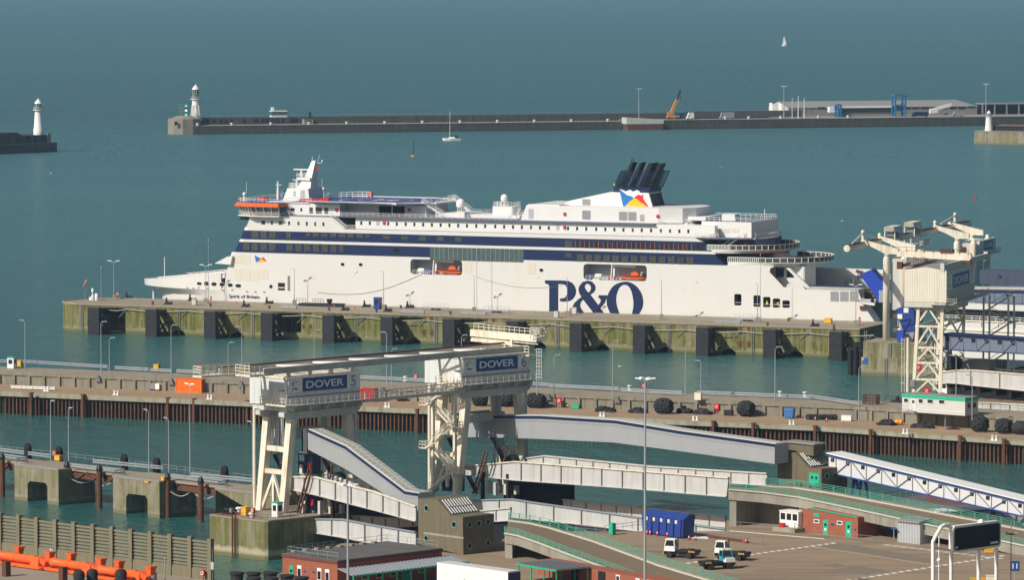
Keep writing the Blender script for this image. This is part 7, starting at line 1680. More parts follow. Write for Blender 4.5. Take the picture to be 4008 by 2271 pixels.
def flyover(label,near,far,th,railN,railF,piers,kerb_in=.5):
 o=thing('flyover_ramp',label,'ramp',None);N_=[gy(c,x,y,z)for c,x,y,z in near];F_=[gy(c,x,y,z)for c,x,y,z in far]
 up=Vector((0,0,1));m=MB()
 for(p,q),(r,s)in zip(zip(N_,N_[1:]),zip(F_,F_[1:])):m.quad(p,q,s,r)
 m.build('roadway',MT['tarmac_ramp'],o);m=MB()
 for E_,sg in((N_,-1),(F_,1)):
  for p,q in zip(E_,E_[1:]):n_=(q-p).cross(up).normalized()*(-.35*sg*-1);m.loft([p+up*.25,p-up*th,p-up*th+n_,p+up*.25+n_],[q+up*.25,q-up*th,q-up*th+n_,q+up*.25+n_])
 for(p,q),(r,s)in zip(zip(N_,N_[1:]),zip(F_,F_[1:])):m.quad(p-up*.4,q-up*.4,s-up*.4,r-up*.4)
 m.build('edge_beam',MT['ramp_concrete'],o)
 m=MB()
 for p,q in zip(N_,N_[1:]):m.bar(p+up*.32,q+up*.32,.5,.16)
 ins=[f+(n_-f).normalized()*1.1 for f,n_ in zip(F_,N_)]
 for p,q in zip(ins,ins[1:]):m.bar(p+up*.08,q+up*.08,.35,.22)
 m.build('kerb',MT['kerb'],o)
 for u,ln in piers:
  p=N_[u];f=F_[u];m=MB();d=(f-p).normalized();a=(N_[u+1]-p).normalized()*ln;m.loft([p+d*.3-up*th*.95,p+d*.3+a-up*th*.95,f-d*.3+a-up*th,f-d*.3-up*th],[(*(p+d*.3).xy,ZY),(*(p+d*.3+a).xy,ZY),(*(f-d*.3+a).xy,ZY),(*(f-d*.3).xy,ZY)]);m.build('pier',MT['ramp_concrete'],o)
 for nm,E_ in((railN,[p+(f-p).normalized()*.3+up*.25 for p,f in zip(N_,F_)]),(railF,[f+(p-f).normalized()*.2+up*.25 for p,f in zip(N_,F_)])):
  railing(E_,nm,'rail_green',1.15,(1.1,.8,.5,.2),2.6,.035,.09,'guard_rail')
 return o,N_,F_
R1,N1,F1=flyover('lower flyover ramp running down to the right past the near tower',[('C',1230,1122,10.6),('C',1330,1140,10.4),('C',1480,1192,10),('C',1750,1295,9.2),('C',2100,1425,8.2),('C',2500,1580,7.1)],[('C',1262,1010,10.6),('C',1420,1030,10.4),('C',1570,1065,10),('C',1900,1165,9.2),('C',2400,1345,8.2),('D',420,1520,7.1)],1.3,'faded green guard rail on the near side of the lower flyover','faded green guard rail on the far side of the lower flyover',((0,1.5),))
R2,N2,F2=flyover('upper flyover ramp with brick rooms below it, running down to the right',[('D',345,790,12.9),('D',600,812,12.6),('D',870,848,12.1),('D',1330,945,11.1),('D',2000,1090,9.5),('D',2570,1215,8.2),('D',3000,1300,7.2)],[('D',630,748,12.9),('D',850,762,12.6),('D',1140,805,12.1),('D',1600,890,11.1),('D',2200,1005,9.6),('D',2700,1105,8.4),('D',3200,1200,7.3)],1.45,'faded green guard rail on the near side of the upper flyover','faded green guard rail on the far side of the upper flyover',((0,1.2),(2,2.5)))
gp=[gy('D',632,745,12.9),gy('D',880,765,12.7)];railing([p+Vector((0,1.5,0))for p in gp],'short faded green guard rail in front of the far tower','rail_green',1.15,(1.1,.8,.5,.2),2.6,.035,.09,'guard_rail')
m=MB();m.loft([N2[0]+Vector((1,8.5,-1.4)),N2[3]+Vector((0,8.5,-1.4)),N2[3]+Vector((0,9,-1.4)),N2[0]+Vector((1,9,-1.4))],[(*(N2[0]+Vector((1,8.5,0))).xy,ZY),(*(N2[3]+Vector((0,8.5,0))).xy,ZY),(*(N2[3]+Vector((0,9,0))).xy,ZY),(*(N2[0]+Vector((1,9,0))).xy,ZY)]);m.build('back_wall',MT['ramp_concrete'],R2)
ba,bb=gy('D',880,1092),gy('D',1320,1142);BF=Fr(ba,bb)
br_=thing('brick_building','red brick rooms with green doors built under the upper flyover','building',BF.mat())
def bt(x,y,t=0):return BF.on_t(K('D',x,y),t)
q=[bt(880,1092),bt(1320,1142),bt(1320,988),bt(950,915),bt(880,940)];m=MB();m.sz([(q[0][0],ZY),(q[1][0],ZY),q[2],q[3],q[4]],0,6);m.build('wall',MT['brick'],br_)
m=MB();m.bar((q[3][0],-.08,q[3][1]),(q[2][0],-.08,q[2][1]),.18,.18);m.build('gutter',MT['green'],br_)
def bp(nm,x0,x1,y0,y1,mat,par=br_,pro=.06):
 (a,z1),(b,z0)=bt(x0,y0),bt(x1,y1);return MB().box(a,b,-pro,.02,z0,z1).build(nm,MT[mat],par)
for x0,x1,y0,y1 in((1058,1095,1005,1118),(1230,1272,1018,1136)):
 d_=bp('door',x0,x1,y0,y1,'green');s_,z_=bt((x0+x1)/2,(y0+y1)/2-20,0);m=MB();sheet(m,disc(s_,z_,.27),-.09,0);m.build('door_window',MT['dark'],d_);MB().box(s_-.2,s_+.2,-.09,-.06,z_-1.0,z_-.6).build('door_notice',MT['white'],d_)
for x0,x1,y0,y1 in((988,1030,1000,1032),(1162,1204,1012,1045)):w_=bp('window',x0,x1,y0,y1,'white');bp('pane',x0+5,x1-5,y0+6,y1-8,'glass',w_,.09)
bp('green_vent',986,1030,955,985,'green');bp('blue_notice',1115,1142,1030,1048,'sign_blue');bp('blue_notice',1293,1306,1072,1086,'sign_blue')
s_,z_=BF.on_t(K('D',1700,1195),.5);sd=thing('corrugated_shed','pale corrugated shed standing against the upper flyover','shed',BF.mat(BF.on_t(K('D',1618,1190),.5)[0],.5,ZY))
w_=BF.on_t(K('D',1783,1200),.5)[0]-BF.on_t(K('D',1618,1190),.5)[0];pl_=[]
for k in range(14):x=w_*k/14;pl_+=[(x,0),(x+w_/28,0),(x+w_/26,.12),(x+w_/15,.12)]
m=MB();m.st(pl_+[(w_,.12),(w_,3),(0,3)],0,3.6);m.build('wall',mp('pale corrugated steel',(.50,.52,.54),.5,.06,.4),sd);MB().tz([(-.3,3.5),(3.2,3.9),(3.2,4.1),(-.3,3.75)],-.15,w_+.15).build('roof',MT['shed_roof'],sd)
s0=BF.on_t(K('D',730,1070),-1)[0];s1=BF.on_t(K('D',870,1080),-1)[0];kz=BF.on_t(K('D',800,945),-1)[1]
ko=thing('kiosk','white glazed kiosk on a concrete step under the upper flyover','kiosk',BF.mat(s0,-1,ZY));W_=s1-s0;MB().box(0,W_,0,2.5,.7,kz-ZY).build('wall',MT['white'],ko);MB().box(-.1,W_+.1,-.1,2.6,kz-ZY,kz-ZY+.12).build('roof',MT['white'],ko)
for k in range(3):MB().box(W_*(.06+.32*k),W_*(.30+.32*k),-.04,0,1.9,3.0).build('window',MT['glass'],ko)
MB().box(-.3,W_+.6,-1.6,2.6,0,.7).build('plinth',MT['coping'],ko);crate(BF.w(s0+1.4,-1.9),ZY+.7,'small red and blue crate on the kiosk step','red',1.0,.6,.6,BF.a);
m=MB();m.rail([(W_+.5,-1.5,.7),(W_+2.2,-1.5,.1)],1.0,(1.0,.5),.9,.03);m.build('step_rail',MT['black'],ko)
sg_=BF.on_t(K('D',1588,1070),-.3);o=thing('direction_sign','small blue sign on the concrete pier left of the corrugated shed','sign',BF.mat(sg_[0],-.3,sg_[1]));MB().box(-.5,.5,-.04,.04,-.2,.2).build('plate',MT['sign_blue'],o);MB().box(-.06,.06,.04,.1,-1.8,.2).build('post',MT['galv'],o)
MT['walk_white']=mp('white walkway cladding',(.62,.63,.65),.5,.06,.3)
FW_=Fr(HF.w(pc[0]-.5,pc[1]+4),HF.w(pc[0]+20,pc[1]+4))
truss('white truss walkway with blue edges descending right from the far tower',FW_,0,('D',1100,505),('D',2570,862),('D',1240,668),('D',2570,985),3.2,'walk_white','galv_dark',14,'glass','white','blue',.8,1.12)
FX_=Fr(gy('D',1900,1010,9),gy('D',1900,1010,9)+Vector((cos(.30),sin(.30),0)))
truss('second white truss walkway with blue edges behind the sign gantry',FX_,0,('D',1905,948),('D',2570,912),('D',1960,1030),('D',2570,1060),3,'walk_white','galv_dark',6,'glass','white','blue',.9,1.2)
o=thing('walkway_trestle','navy crossed trestle legs carrying the white walkway by the far tower','trestle',FW_.mat())
for x0,y0,x1,y1 in((1290,690,1245,830),(1300,690,1385,840),(1345,700,1285,835),(1375,705,1425,845)):(a,za),(b,zb_)=FW_.on_t(K('D',x0,y0),1),FW_.on_t(K('D',x1,y1),1);MB().bar((a,1,za),(b,1,zb_-5),.38).build('leg',MT['ship_navy'],o)
p=gy('D',1500,860,3.5);o=thing('landing_pontoon','dark landing pontoon with rails behind the upper flyover','pontoon',T(p.x,p.y,0,radians(-40)));MB().box(0,34,0,12,-1,3.6).build('pontoon_deck',MT['flat_roof'],o);MB().rail([(0,.2,3.6),(0,11.8,3.6),(20,11.8,3.6)],1.2,(1.2,.6),2,.05).build('rail',MT['galv_dark'],o);MB().box(8,34,3,11,3.6,5.2).build('brown_roof',mp('dull brown roof',(.14,.065,.05),.9,.2),o)
ZR=11.4;c0=HF.loc(gy('B',2540,1322,ZR));tl=HF.on_t(K('B',2127,1266),c0[1])[0];te=HF.on_s(K('C',757,1213),c0[0])[0]
bb_=thing('brick_building','flat roofed red brick building in front of the near concrete tower','building',HF.mat());S0_,S1_,T0_,T1_=tl,c0[0],c0[1],te
MB().box(S0_,S1_,T0_,T1_,ZY,ZR).build('wall',MT['brick'],bb_);MB().box(S0_-.1,S1_+.1,T0_-.1,T1_+.1,ZR,ZR+.18).build('roof',MT['flat_roof'],bb_)
m=MB();m.box(S0_-.12,S1_+.14,T0_-.14,T0_-.1,ZR-.35,ZR+.1);m.box(S1_+.1,S1_+.14,T0_-.1,T1_+.1,ZR-.35,ZR+.1);m.build('fascia',mp('dark brick red fascia',(.14,.05,.04),.8),bb_)
for x,y,w_ in((2195,1395,'g'),(2255,1395,'w'),(2405,1415,'w'),(2465,1425,'w')):
 s_,z_=HF.on_t(K('B',x,y),T0_)
 if w_=='g':d_=MB().box(s_-.45,s_+.45,T0_-.07,T0_,ZY,z_+.9).build('door',MT['green'],bb_);m=MB();sheet(m,disc(s_,z_+.1,.28),T0_-.1,T0_-.07);m.build('door_window',MT['dark'],d_)
 else:f_=MB().box(s_-.48,s_+.48,T0_-.06,T0_,z_-.95,z_+.95).build('window',MT['white'],bb_);MB().box(s_-.36,s_+.36,T0_-.09,T0_-.06,z_-.8,z_+.45).build('pane',MT['glass'],f_)
for x,y in((2295,1395),(2362,1400)):s_,z_=HF.on_t(K('B',x,y),T0_);MB().box(s_-.25,s_+.25,T0_-.04,T0_,z_-.15,z_+.15).build('blue_notice',MT['sign_blue'],bb_)
railing([HF.w(S0_+.6,T0_+1.2,ZR+.18),HF.w(S0_+.6,T1_-.5,ZR+.18),HF.w(S1_-.4,T1_-.5,ZR+.18)],'grey safety rail round the back of the flat brick roof','galv',1.1,(1.1,.55),2.2,.025,.03);railing([HF.w(S0_+.6,T0_+.6,ZR+.18),HF.w(S1_-.6,T0_+.6,ZR+.18),HF.w(S1_-.6,T1_-1,ZR+.18)],'grey safety rail along the front of the flat brick roof','galv',1.1,(1.1,.55),2.2,.025,.03)
copies(MB().box(-.45,.45,-.3,.3,0,.3).mesh('rail_weight',MT['coping']),'rail_weight',[HF.mat().inverted()@HF.mat(S0_+.5,T0_+2+2.4*k,ZR+.18)for k in range(int((T1_-T0_)/2.4)-1)],bb_)
def canopy(label,s,t0,t1,z,w,drop,F=HF):
 o=thing('canopy',label,'canopy',F.mat());n=int((t1-t0)/.75)
 cm_=MB().sz([(0,0),(w,-drop),(w,-drop+.12),(0,.12)],0,.42).mesh('roof_sheet',MT['galv']);copies(cm_,'roof_sheet',[T(s,t0+.75*k,z)for k in range(n)],o);MB().sz([(0,-.06),(w,-drop-.06),(w,-drop),(0,0)],0,t1-t0).build('roof_pan',MT['stiff'],o,T(s,t0,z))
 MB().box(s+w-.05,s+w+.12,t0,t1,z-drop-.2,z-drop+.02).build('gutter',MT['green'],o);k=t0+.3
 pmesh=MB().box(-.09,.09,-.09,.09,ZY,z-drop-.1).mesh('post',MT['green']);copies(pmesh,'post',[T(s+w-.1,t0+.3+(t1-t0-.6)*j/max(1,round((t1-t0)/3.2)),0)for j in range(max(1,round((t1-t0)/3.2))+1)],o);return o
canopy('long ribbed canopy on green posts along the flat roofed brick building',S1_+.1,T0_,T1_+2.5,ZR-1.1,3.4,.75)
for k in range(6):f_=MB().box(S1_,S1_+.06,T0_+2+3*k,T0_+3.2+3*k,ZY+1.2,ZY+2.5).build('window',MT['white'],bb_);MB().box(S1_+.06,S1_+.09,T0_+2.1+3*k,T0_+3.1+3*k,ZY+1.3,ZY+2.4).build('pane',MT['glass'],f_)
MB().box(S1_-.02,S1_+.08,T0_+13.4,T0_+15,ZY,ZY+2.6).build('door',MT['green'],bb_)
q0_=HF.loc(gy('C',1340,1330,10));q1_=HF.loc(gy('C',1240,1296,10));e_=HF.loc(gy('C',1720,1335,10))
o=thing('canopy','short ribbed canopy on green posts below the lower flyover','canopy',Fr(gy('C',1335,1335,9.6),gy('C',1620,1385,9.6)).mat());CFm=Fr(gy('C',1335,1335,9.6),gy('C',1620,1385,9.6));LC=CFm.L
copies(MB().box(0,.38,-.2,6.5,9.62,9.74).mesh('roof_sheet',MT['galv_dark']),'roof_sheet',[T(.7*k,0,0)for k in range(int(LC/.7)+1)],o);MB().box(0,LC+.3,-.25,6.5,9.5,9.6).build('roof_pan',MT['stiff'],o);MB().box(0,LC+.3,-.32,-.2,9.4,9.65).build('gutter',MT['green'],o)
copies(MB().box(-.08,.08,-.08,.08,ZY,9.5).mesh('post',MT['green']),'post',[T(LC*k/3,y_,0)for k in range(4)for y_ in(0,6)],o)
o=thing('brick_building','red brick wall and rooms below the lower flyover','building',CFm.mat());MB().box(-4,34,6.6,10,ZY,9.3).build('wall',MT['brick'],o)
for x in(5,12):MB().box(x,x+1.8,6.5,6.6,ZY,9.2).build('dark_doorway',MT['dark'],o)
for x in(16.5,21.5,24):f_=MB().box(x,x+1.0,6.53,6.6,ZY+.8,ZY+2.2).build('window',MT['white'],o);MB().box(x+.15,x+.85,6.5,6.53,ZY+1.0,ZY+2.0).build('pane',MT['glass'],f_)
MB().box(23,23.8,6.52,6.6,ZY,ZY+2.1).build('door',MT['green'],o)
p0_,p1_=gy('C',722,1400,9.2),gy('C',1262,1400,9.2);ta,tb_=gy('C',720,1325,ZY+4),gy('C',1255,1398,ZY+4);TF=Fr(ta,tb_)
o=thing('trailer','white box trailer with dark end parked by the canopies','trailer',TF.mat(0,0,ZY));MB().box(0,TF.L,0,2.5,1.1,3.95).build('box_body',MT['white'],o);MB().box(-.02,TF.L+.02,-.03,2.53,3.95,4.02).build('roof',MT['ship_white'],o);MB().box(TF.L,TF.L+.12,-.02,2.52,1.0,3.8).build('end_panel',MT['ship_navy'],o);MB().box(.3,TF.L,.3,2.2,.8,1.1).build('chassis',MT['black'],o)
copies(MB().lathe([(.2,-.2),(.5,-.2),(.52,0),(.5,.2),(.2,.2)],14,axis='y').mesh('wheel',MT['rubber']),'wheel',[T(x,y_,.52)for x in(TF.L-1.5,TF.L-2.8,TF.L-4.1)for y_ in(.2,2.3)],o)
def dash(label,A,B,n,w=.55,ln=.62):
 a,b=gy(*A),gy(*B);o=thing('road_marking',label,'road marking',None);F=Fr(a,b);st_=F.L/n
 copies(MB().add([(0,-w,.004),(st_*ln,-w,.004),(st_*ln+.5,w,.004),(.5,w,.004)],[(0,1,2,3)]).mesh('dash',MT['marking']),'dash',[F.mat(st_*k,0,ZY)for k in range(n)],o)
dash('broad white dashed line behind the shunting tugs',('D',20,1335),('D',1160,1178),22);dash('broad white dashed line towards the sign gantry',('D',1230,1465),('D',2430,1272),22);dash('broad white dashed line in front of the corrugated shed',('D',1510,1192),('D',2420,1300),14)
for A,B,w_ in((('D',960,1205),('D',1880,1345),'thin white line across the open yard'),(('D',350,1090),('D',1070,1152),'pale kerb line along the front of the brick rooms')):a,b=gy(*A),gy(*B);F=Fr(a,b);m=MB();m.box(0,F.L,-.07,.07,.0,.006 if 'thin' in w_ else .12);o=thing('road_marking' if 'thin' in w_ else 'kerb_line',w_,'marking' if 'thin' in w_ else 'kerb',F.mat(0,0,ZY));m.build('stripe',MT['kerb'],o)
m=MB();
for pts in([(1000,1400),(1300,1350),(1560,1390),(1400,1420)],[(1060,1350),(1150,1335),(1240,1352),(1160,1368)],[(1000,1200),(1180,1178),(1900,1300),(1850,1335)]):m.quad(*[gy('D',x,y,ZY+.003)for x,y in pts])
m.build('tarmac_patch',mp('darker patched tarmac',(.205,.165,.125),.95,.12,.3),kind='structure')
for pts,w_ in(([('D',200,1140),('D',600,1200)],'rusty yard rail left of the kiosk'),([('D',965,1130),('D',1150,1148)],'grey rail by the first green door'),([('D',1245,1160),('D',1440,1178)],'grey rail by the second green door'),([('D',340,1065),('D',720,1090)],'dark rail in front of the flyover opening'),([('C',1980,1100),('C',2260,1062)],'grey rail by the green bin'),([('C',1690,1080),('C',1990,1110)],'grey rail along the far yard edge')):railing([gy(*p)for p in pts],w_,'galv_dark',1.1,(1.1,.55),2.2,.03,.035)
o=thing('rusty_beam','long rusty beam lying by the yard rail','beam',Fr(gy('D',190,1140),gy('D',490,1180)).mat(0,0,ZY));MB().box(0,9,-.3,.3,0,.5).build('web',MT['rust'],o);MB().box(8.8,9.4,-.35,.35,.1,.6).build('end_cap',mp('red beam end',(.4,.07,.04),.7),o)
ra,rb=gy('C',2265,1108),gy('C',2575,1150);RF=Fr(ra,rb);o=thing('refuse_container','ribbed blue refuse container with five lids at the yard edge','container',RF.mat(0,0,ZY));L_=RF.L*.98;MB().sz([(.1,.2),(L_,.2),(L_+.2,3.2),(-.1,3.2)],0,2.6).build('body',MT['blue'],o);MB().tz([(-.1,3.2),(2.7,3.2),(2.7,3.9),(1.6,4.1)],-.1,L_+.2).build('top_cover',MT['blue'],o)
copies(MB().sz([(-.1,.2),(.1,.2),(.35,3.2),(-.35,3.2)],-.22,0).mesh('rib',MT['blue']),'rib',[T(.5+(L_-1)*k/5,0,0)for k in range(6)],o);copies(MB().box(-.28,.28,-.05,.0,2.4,3.0).mesh('lid_plate',MT['cream_door']),'lid_plate',[T(1.1+(L_-1.6)*k/4.6,0,0)for k in range(5)],o)
for k,x in enumerate((2300,2325,2380,2453,2530)):cone(gy('C',x,1118+(x-2300)*.1),ZY,'%s traffic cone from the left in front of the blue refuse container'%ORD[k],k=1.15)
for x,y,w in((48,1158,'left of the white plate'),(97,1160,'right on the white plate'),(478,1182,'at the end of the rusty beam')):cone(gy('D',x,y),ZY,'traffic cone on the yard '+w,k=1.1)
p=gy('C',2040,1118);crate(p,ZY,'tall green bin at the yard edge beside the lower flyover','green',.9,.8,1.9,AH,'waste_bin','bin')
MB().box(-2.6,2.6,-1,1,0,.12).build('white_plate',MT['white'],None,T(*gy('D',90,1138)[:2],ZY,-.3),label='flat white plate lying on the yard behind the cones',category='plate')
def tug(c,x,y,a,label,door):
 p=gy(c,x,y);o=thing('shunting_tug',label,'tractor',T(p.x,p.y,ZY,a),'yard shunting tugs')
 MB().box(-2.9,2.6,-.75,.75,.55,1.1).build('chassis',MT['black'],o);MB().box(-2.9,.3,-1.15,1.15,1.0,1.35).build('rear_deck',MT['black'],o);MB().lathe([(.75,1.35),(.7,1.5),(.3,1.55)],14,(-1.6,0,0)).build('fifth_wheel',MT['rubber'],o)
 MB().loft([(.7,-.1,1.1),(2.6,-.1,1.1),(2.6,1.15,1.1),(.7,1.15,1.1)],[(.75,-.1,1.95),(2.5,-.1,1.95),(2.5,1.15,1.95),(.75,1.15,1.95)]).build('lower_cab',MT[door],o);MB().loft([(.75,-.1,1.95),(2.5,-.1,1.95),(2.5,1.15,1.95),(.75,1.15,1.95)],[(.85,0,2.9),(2.2,0,2.9),(2.2,1.1,2.9),(.85,1.1,2.9)]).build('cab_glass',MT['glass'],o)
 m=MB()
 for x_,x2 in((.75,.85),(2.5,2.2)):
  for y_,y2 in((-.1,0),(1.15,1.1)):m.bar((x_,y_,1.95),(x2,y2,2.9),.14)
 m.build('cab_pillar',MT[door],o);MB().box(.7,2.35,-.1,1.2,2.9,3.1).build('cab_roof',MT['white'],o);MB().box(.9,2.5,-1.1,-.15,1.1,1.75).build('engine_cover',MT['white'],o);MB().tube((.8,-.6,1.6),(.8,-.6,3.2),.09).build('exhaust_pipe',MT['black'],o)
 MB().box(2.6,2.75,-1.15,1.15,.5,1.05).build('front_bumper',mp('dirty yellow bumper',(.42,.27,.03),.6),o);sm=MB().box(-.06,.06,-.02,.02,-.22,.22).mesh('hazard_stripe',MT['black']);copies(sm,'hazard_stripe',[Matrix.Translation((2.77,-1+.25*k,.78))@Matrix.Rotation(pi/2,4,'Z')@Matrix.Rotation(.5,4,'Y')for k in range(9)],o)
 ym=MB().box(-.07,.07,-.03,.03,-.16,.16).mesh('side_stripe',MT['yellow']);copies(ym,'side_stripe',[Matrix.Translation((-2.6+.28*k,sy*1.17,1.17))@Matrix.Rotation(.5,4,'Y')for k in range(4)for sy in(-1,1)],o);MB().box(-2.98,-2.9,-1.1,1.1,.9,1.3).build('tail_bar',MT['black'],o)
 copies(MB().lathe([(.15,-.2),(.5,-.2),(.53,0),(.5,.2),(.15,.2)],14,axis='y').mesh('wheel',MT['rubber']),'wheel',[T(x_,y_,.53)for x_ in(-1.6,1.7)for y_ in(-1.0,1.0)],o)
tug('C',2560,1290,radians(157),'white cabbed shunting tug farthest left on the yard, facing left','white');tug('D',370,1305,radians(153),'white cabbed shunting tug behind the teal one','white');tug('D',265,1375,radians(22),'teal doored shunting tug with hazard stripes, facing right','tug_teal')
ga,gb_=gy('D',1885,1640),gy('D',2365,1570);GF=Fr(ga,gb_);o=thing('sign_gantry','white tubular gantry with dark message board at the lower right','sign',GF.mat())
def gt_(x,y,t=0):return GF.on_t(K('D',x,y),t)
def gtube(pts,r,t=0,nm='frame_tube'):
 q=[gt_(x,y,t)for x,y in pts];m=MB();m.path([(a,t,z)for a,z in q],r,10)
 for a,z in q:m.ball((a,t,z),r,8,6)
 m.build(nm,MT['white'],o,smooth=True)
gtube([(1885,1640),(1885,1170),(1900,1140),(1945,1060),(1970,1045),(2000,1045),(2018,1065),(2022,1110),(2022,1640)],.30);gtube([(1895,1215),(2015,1235)],.2);gtube([(2228,1240),(2228,1600)],.3);gtube([(2362,1230),(2362,1600)],.3)
b4=[gt_(x,y,-.4)for x,y in((2038,1240),(2385,1205),(2385,1032),(2040,1055))];cxm,czm=sum(p[0]for p in b4)/4,sum(p[1]for p in b4)/4
x0,x1=b4[0][0],b4[1][0];z0,z1=(b4[0][1]+b4[1][1])/2,(b4[2][1]+b4[3][1])/2;m=MB();sheet(m,rrect(x0-.25,x1+.25,z0-.2,z1+.25,.7,5),-.5,.3);bd=m.build('board_frame',MT['white'],o);m=MB();sheet(m,rrect(x0+.1,x1-.1,z0+.15,z1-.1,.5,5),-.56,-.5);m.build('message_panel',MT['dark'],bd)
MB().box(x1-2.3,x1-.5,-.6,-.56,z0+.45,z0+.75).build('plate_strip',MT['white'],bd);MB().box(x0+.35,x0+.8,-.6,-.56,z0+.45,z0+.75).build('plate_strip',MT['white'],bd);put('faint_word',text_fit('WHSmith',2.6,.55,.005,mp('faint unlit letters',(.03,.03,.034),.9)),bd,T((x0+x1)/2,-.57,(z0+z1)/2+.25))
MB().ball(((x0+x1)/2+1.5,0,z1+.25),.5).build('camera_dome',MT['white'],bd)
def pole(c,x,yb,yt,label,z=ZY,r=.08,mat='galv',n='signal_pole'):
 p=gy(c,x,yb,z);h_=zup(p,K(c,x,yt))-z;o=thing(n,label,'pole',T(p.x,p.y,z));MB().tube((0,0,0),(0,0,h_),r,n=8).build('pole',MT[mat],o);return o,h_
o,h_=pole('D',1927,1600,1130,'white flag pole with round lamp between the gantry legs',mat='white');MB().ball((0,0,h_*.62),.32).build('lamp_globe',MT['white'],o)
o,h_=pole('D',2470,1560,1020,'dark pole with twin cameras right of the sign gantry',mat='galv_dark');MB().box(-.9,.9,-.1,.1,h_-2.0,h_-1.8).build('camera_arm',MT['black'],o);copies(MB().box(-.2,.2,-.35,.35,-.15,.2).mesh('camera',MT['galv']),'camera',[T(x,-.2,h_-1.7)for x in(-.7,.7)],o)
o,h_=pole('D',2500,1500,1315,'post of the blue pictogram sign at the right edge');MB().box(-.75,.75,-.1,-.04,h_-1.6,h_).build('blue_sign',MT['sign_blue'],o)
for x in(-.3,.3):MB().box(x-.08,x+.08,-.13,-.1,h_-1.2,h_-.4).build('pictogram',MT['white'],o)
crate(gy('D',2320,1500),ZY,'cream cabinet at the foot of the sign gantry','cream',1.4,.9,1.5,0);crate(gy('D',2230,1490),ZY,'yellow barrier block at the foot of the sign gantry','yellow',2.6,.8,.9,0,'barrier_block','barrier')
crate(gy('D',2305,1255),ZY,'yellow barrier behind the message board','yellow',1.5,.5,.7,0,'barrier_block','barrier')
p=gy('C',50,1640);lamp_post(p,ZY,zup(p,K('C',50,755))-ZY,'grey floodlight mast with ring of lamps in front of the brick building',6,'floodlight masts',r=.22,reach=.7,head_mat='white');p=gy('C',2285,1620);lamp_post(p,ZY,zup(p,K('N',2293,945))-ZY,'tallest grey floodlight mast rising past the lower flyover',6,'floodlight masts',r=.24,reach=.7,head_mat='white')
# left foreground: berth jetty, timber sea wall, orange mooring arms
MT['jetty']=wet_wall('crumbling jetty concrete',(.30,.27,.20),(.17,.16,.08),(.36,.33,.25),.8,(.10,.09,.06),.9)
JA,JB=gy('B',110,585),gy('B',1905,800);JF=Fr(JA,JB)
def jz(x,y,z=ZY):return JF.on_z(K('B',x,y),z)
jt=thing('berth_jetty','old concrete berth jetty with arched dolphins joined by steel walkways','jetty',JF.mat())
def dol(x0,x1,xr,ax0,ax1,yt,yb):
 s0=jz(x0,600)[0];s0,s1=JF.on_t(K('B',x0,600),0)[0],JF.on_t(K('B',x1,640),0)[0];a0,a1=JF.on_t(K('B',ax0,yb),0)[0],JF.on_t(K('B',ax1,yb),0)[0];zt_=JF.on_t(K('B',(ax0+ax1)/2,yt),0)[1]
 hole=[(a0,-1),(a1,-1),(a1,zt_-.7),(a1-.6,zt_),(a0+.6,zt_),(a0,zt_-.7)];W_=[(s0,-1.5),(s1,-1.5),(s1,ZY-.3),(s0,ZY-.3)]
 m=MB();plate(m,W_,[hole],0);pocket(m,hole,0,4.5);m.quad((s1,0,-1.5),(s1,9,-1.5),(s1,9,ZY-.3),(s1,0,ZY-.3));m.quad((s0,0,-1.5),(s0,9,-1.5),(s0,9,ZY-.3),(s0,0,ZY-.3));m.quad((s0,9,-1.5),(s1,9,-1.5),(s1,9,ZY-.3),(s0,9,ZY-.3));m.build('dolphin',MT['jetty'],jt)
 MB().box(s0-.1,s1+.1,-.1,9.1,ZY-.3,ZY).build('dolphin_deck',MT['deck_concrete'],jt)
 m=MB();m.bars([(s0,-.05,ZY+.06),(s1,-.05,ZY+.06)],.22,.14);m.build('edge_rail',MT['galv'],jt)
dol(108,440,0,208,358,720,850);dol(850,1200,0,950,1112,815,940);dol(1622,2100,0,2300,2350,900,960)
sE=JF.on_t(K('B',1905,800),0)[0]
m=MB();m.box(-30,sE+8,3.2,8.2,ZY-.5,ZY-.05);m.build('walkway_deck',MT['deck_concrete'],jt);m=MB();m.box(-30,sE,3.6,4.0,ZY-1.9,ZY-.5);m.box(-30,sE,7.6,7.9,ZY-1.6,ZY-.5)
for k in range(16):m.bar((-28+4.5*k,3.4,ZY-.6),(-25.7+4.5*k,3.4,ZY-1.8),.2);m.bar((-25.7+4.5*k,3.4,ZY-1.8),(-23.5+4.5*k,3.4,ZY-.6),.2)
m.build('walkway_truss',MT['rust'],jt)
for k,(x,yt,yb)in enumerate(((18,500,830),(506,560,885),(749,588,920),(1263,652,988),(1513,678,1020))):
 p=gy('B',x,yb,0);z_=zup(p,K('B',x,yt));o=thing('mooring_pile','rusty tubular pile with pointed cap before the jetty, %s from left'%ORD[k],'pile',T(p.x,p.y,0),'rusty front piles of the jetty');MB().tube((0,0,-1.5),(0,0,z_-1.2),.55,n=14).build('pile_tube',MT['rust'],o,smooth=True);MB().lathe([(.57,z_-1.3),(.6,z_-.8),(.3,z_-.1),(.05,z_)],12).build('pile_cap',MT['black'],o)
for k,(x,yb,yt)in enumerate(((180,530,428),(415,548,452),(905,610,508),(1150,630,536),(1660,700,597))):
 q=jz(x,yb);p=JF.w(q[0],q[1]+1);z_=zup(p,K('B',x,yt));o=thing('fender_pile','dark capped fender pile behind the jetty, %s from the left'%ORD[k],'pile',T(p.x,p.y,0,JF.a),'dark capped piles behind the jetty');MB().tube((0,0,-1.5),(0,0,z_-.9),.78,n=14).build('pile_tube',MT['pile_dark'],o,smooth=True);MB().lathe([(.8,-.25),(.8,.25)],16,(0,0,z_-.8),'y').build('pile_cap',MT['black'],o)
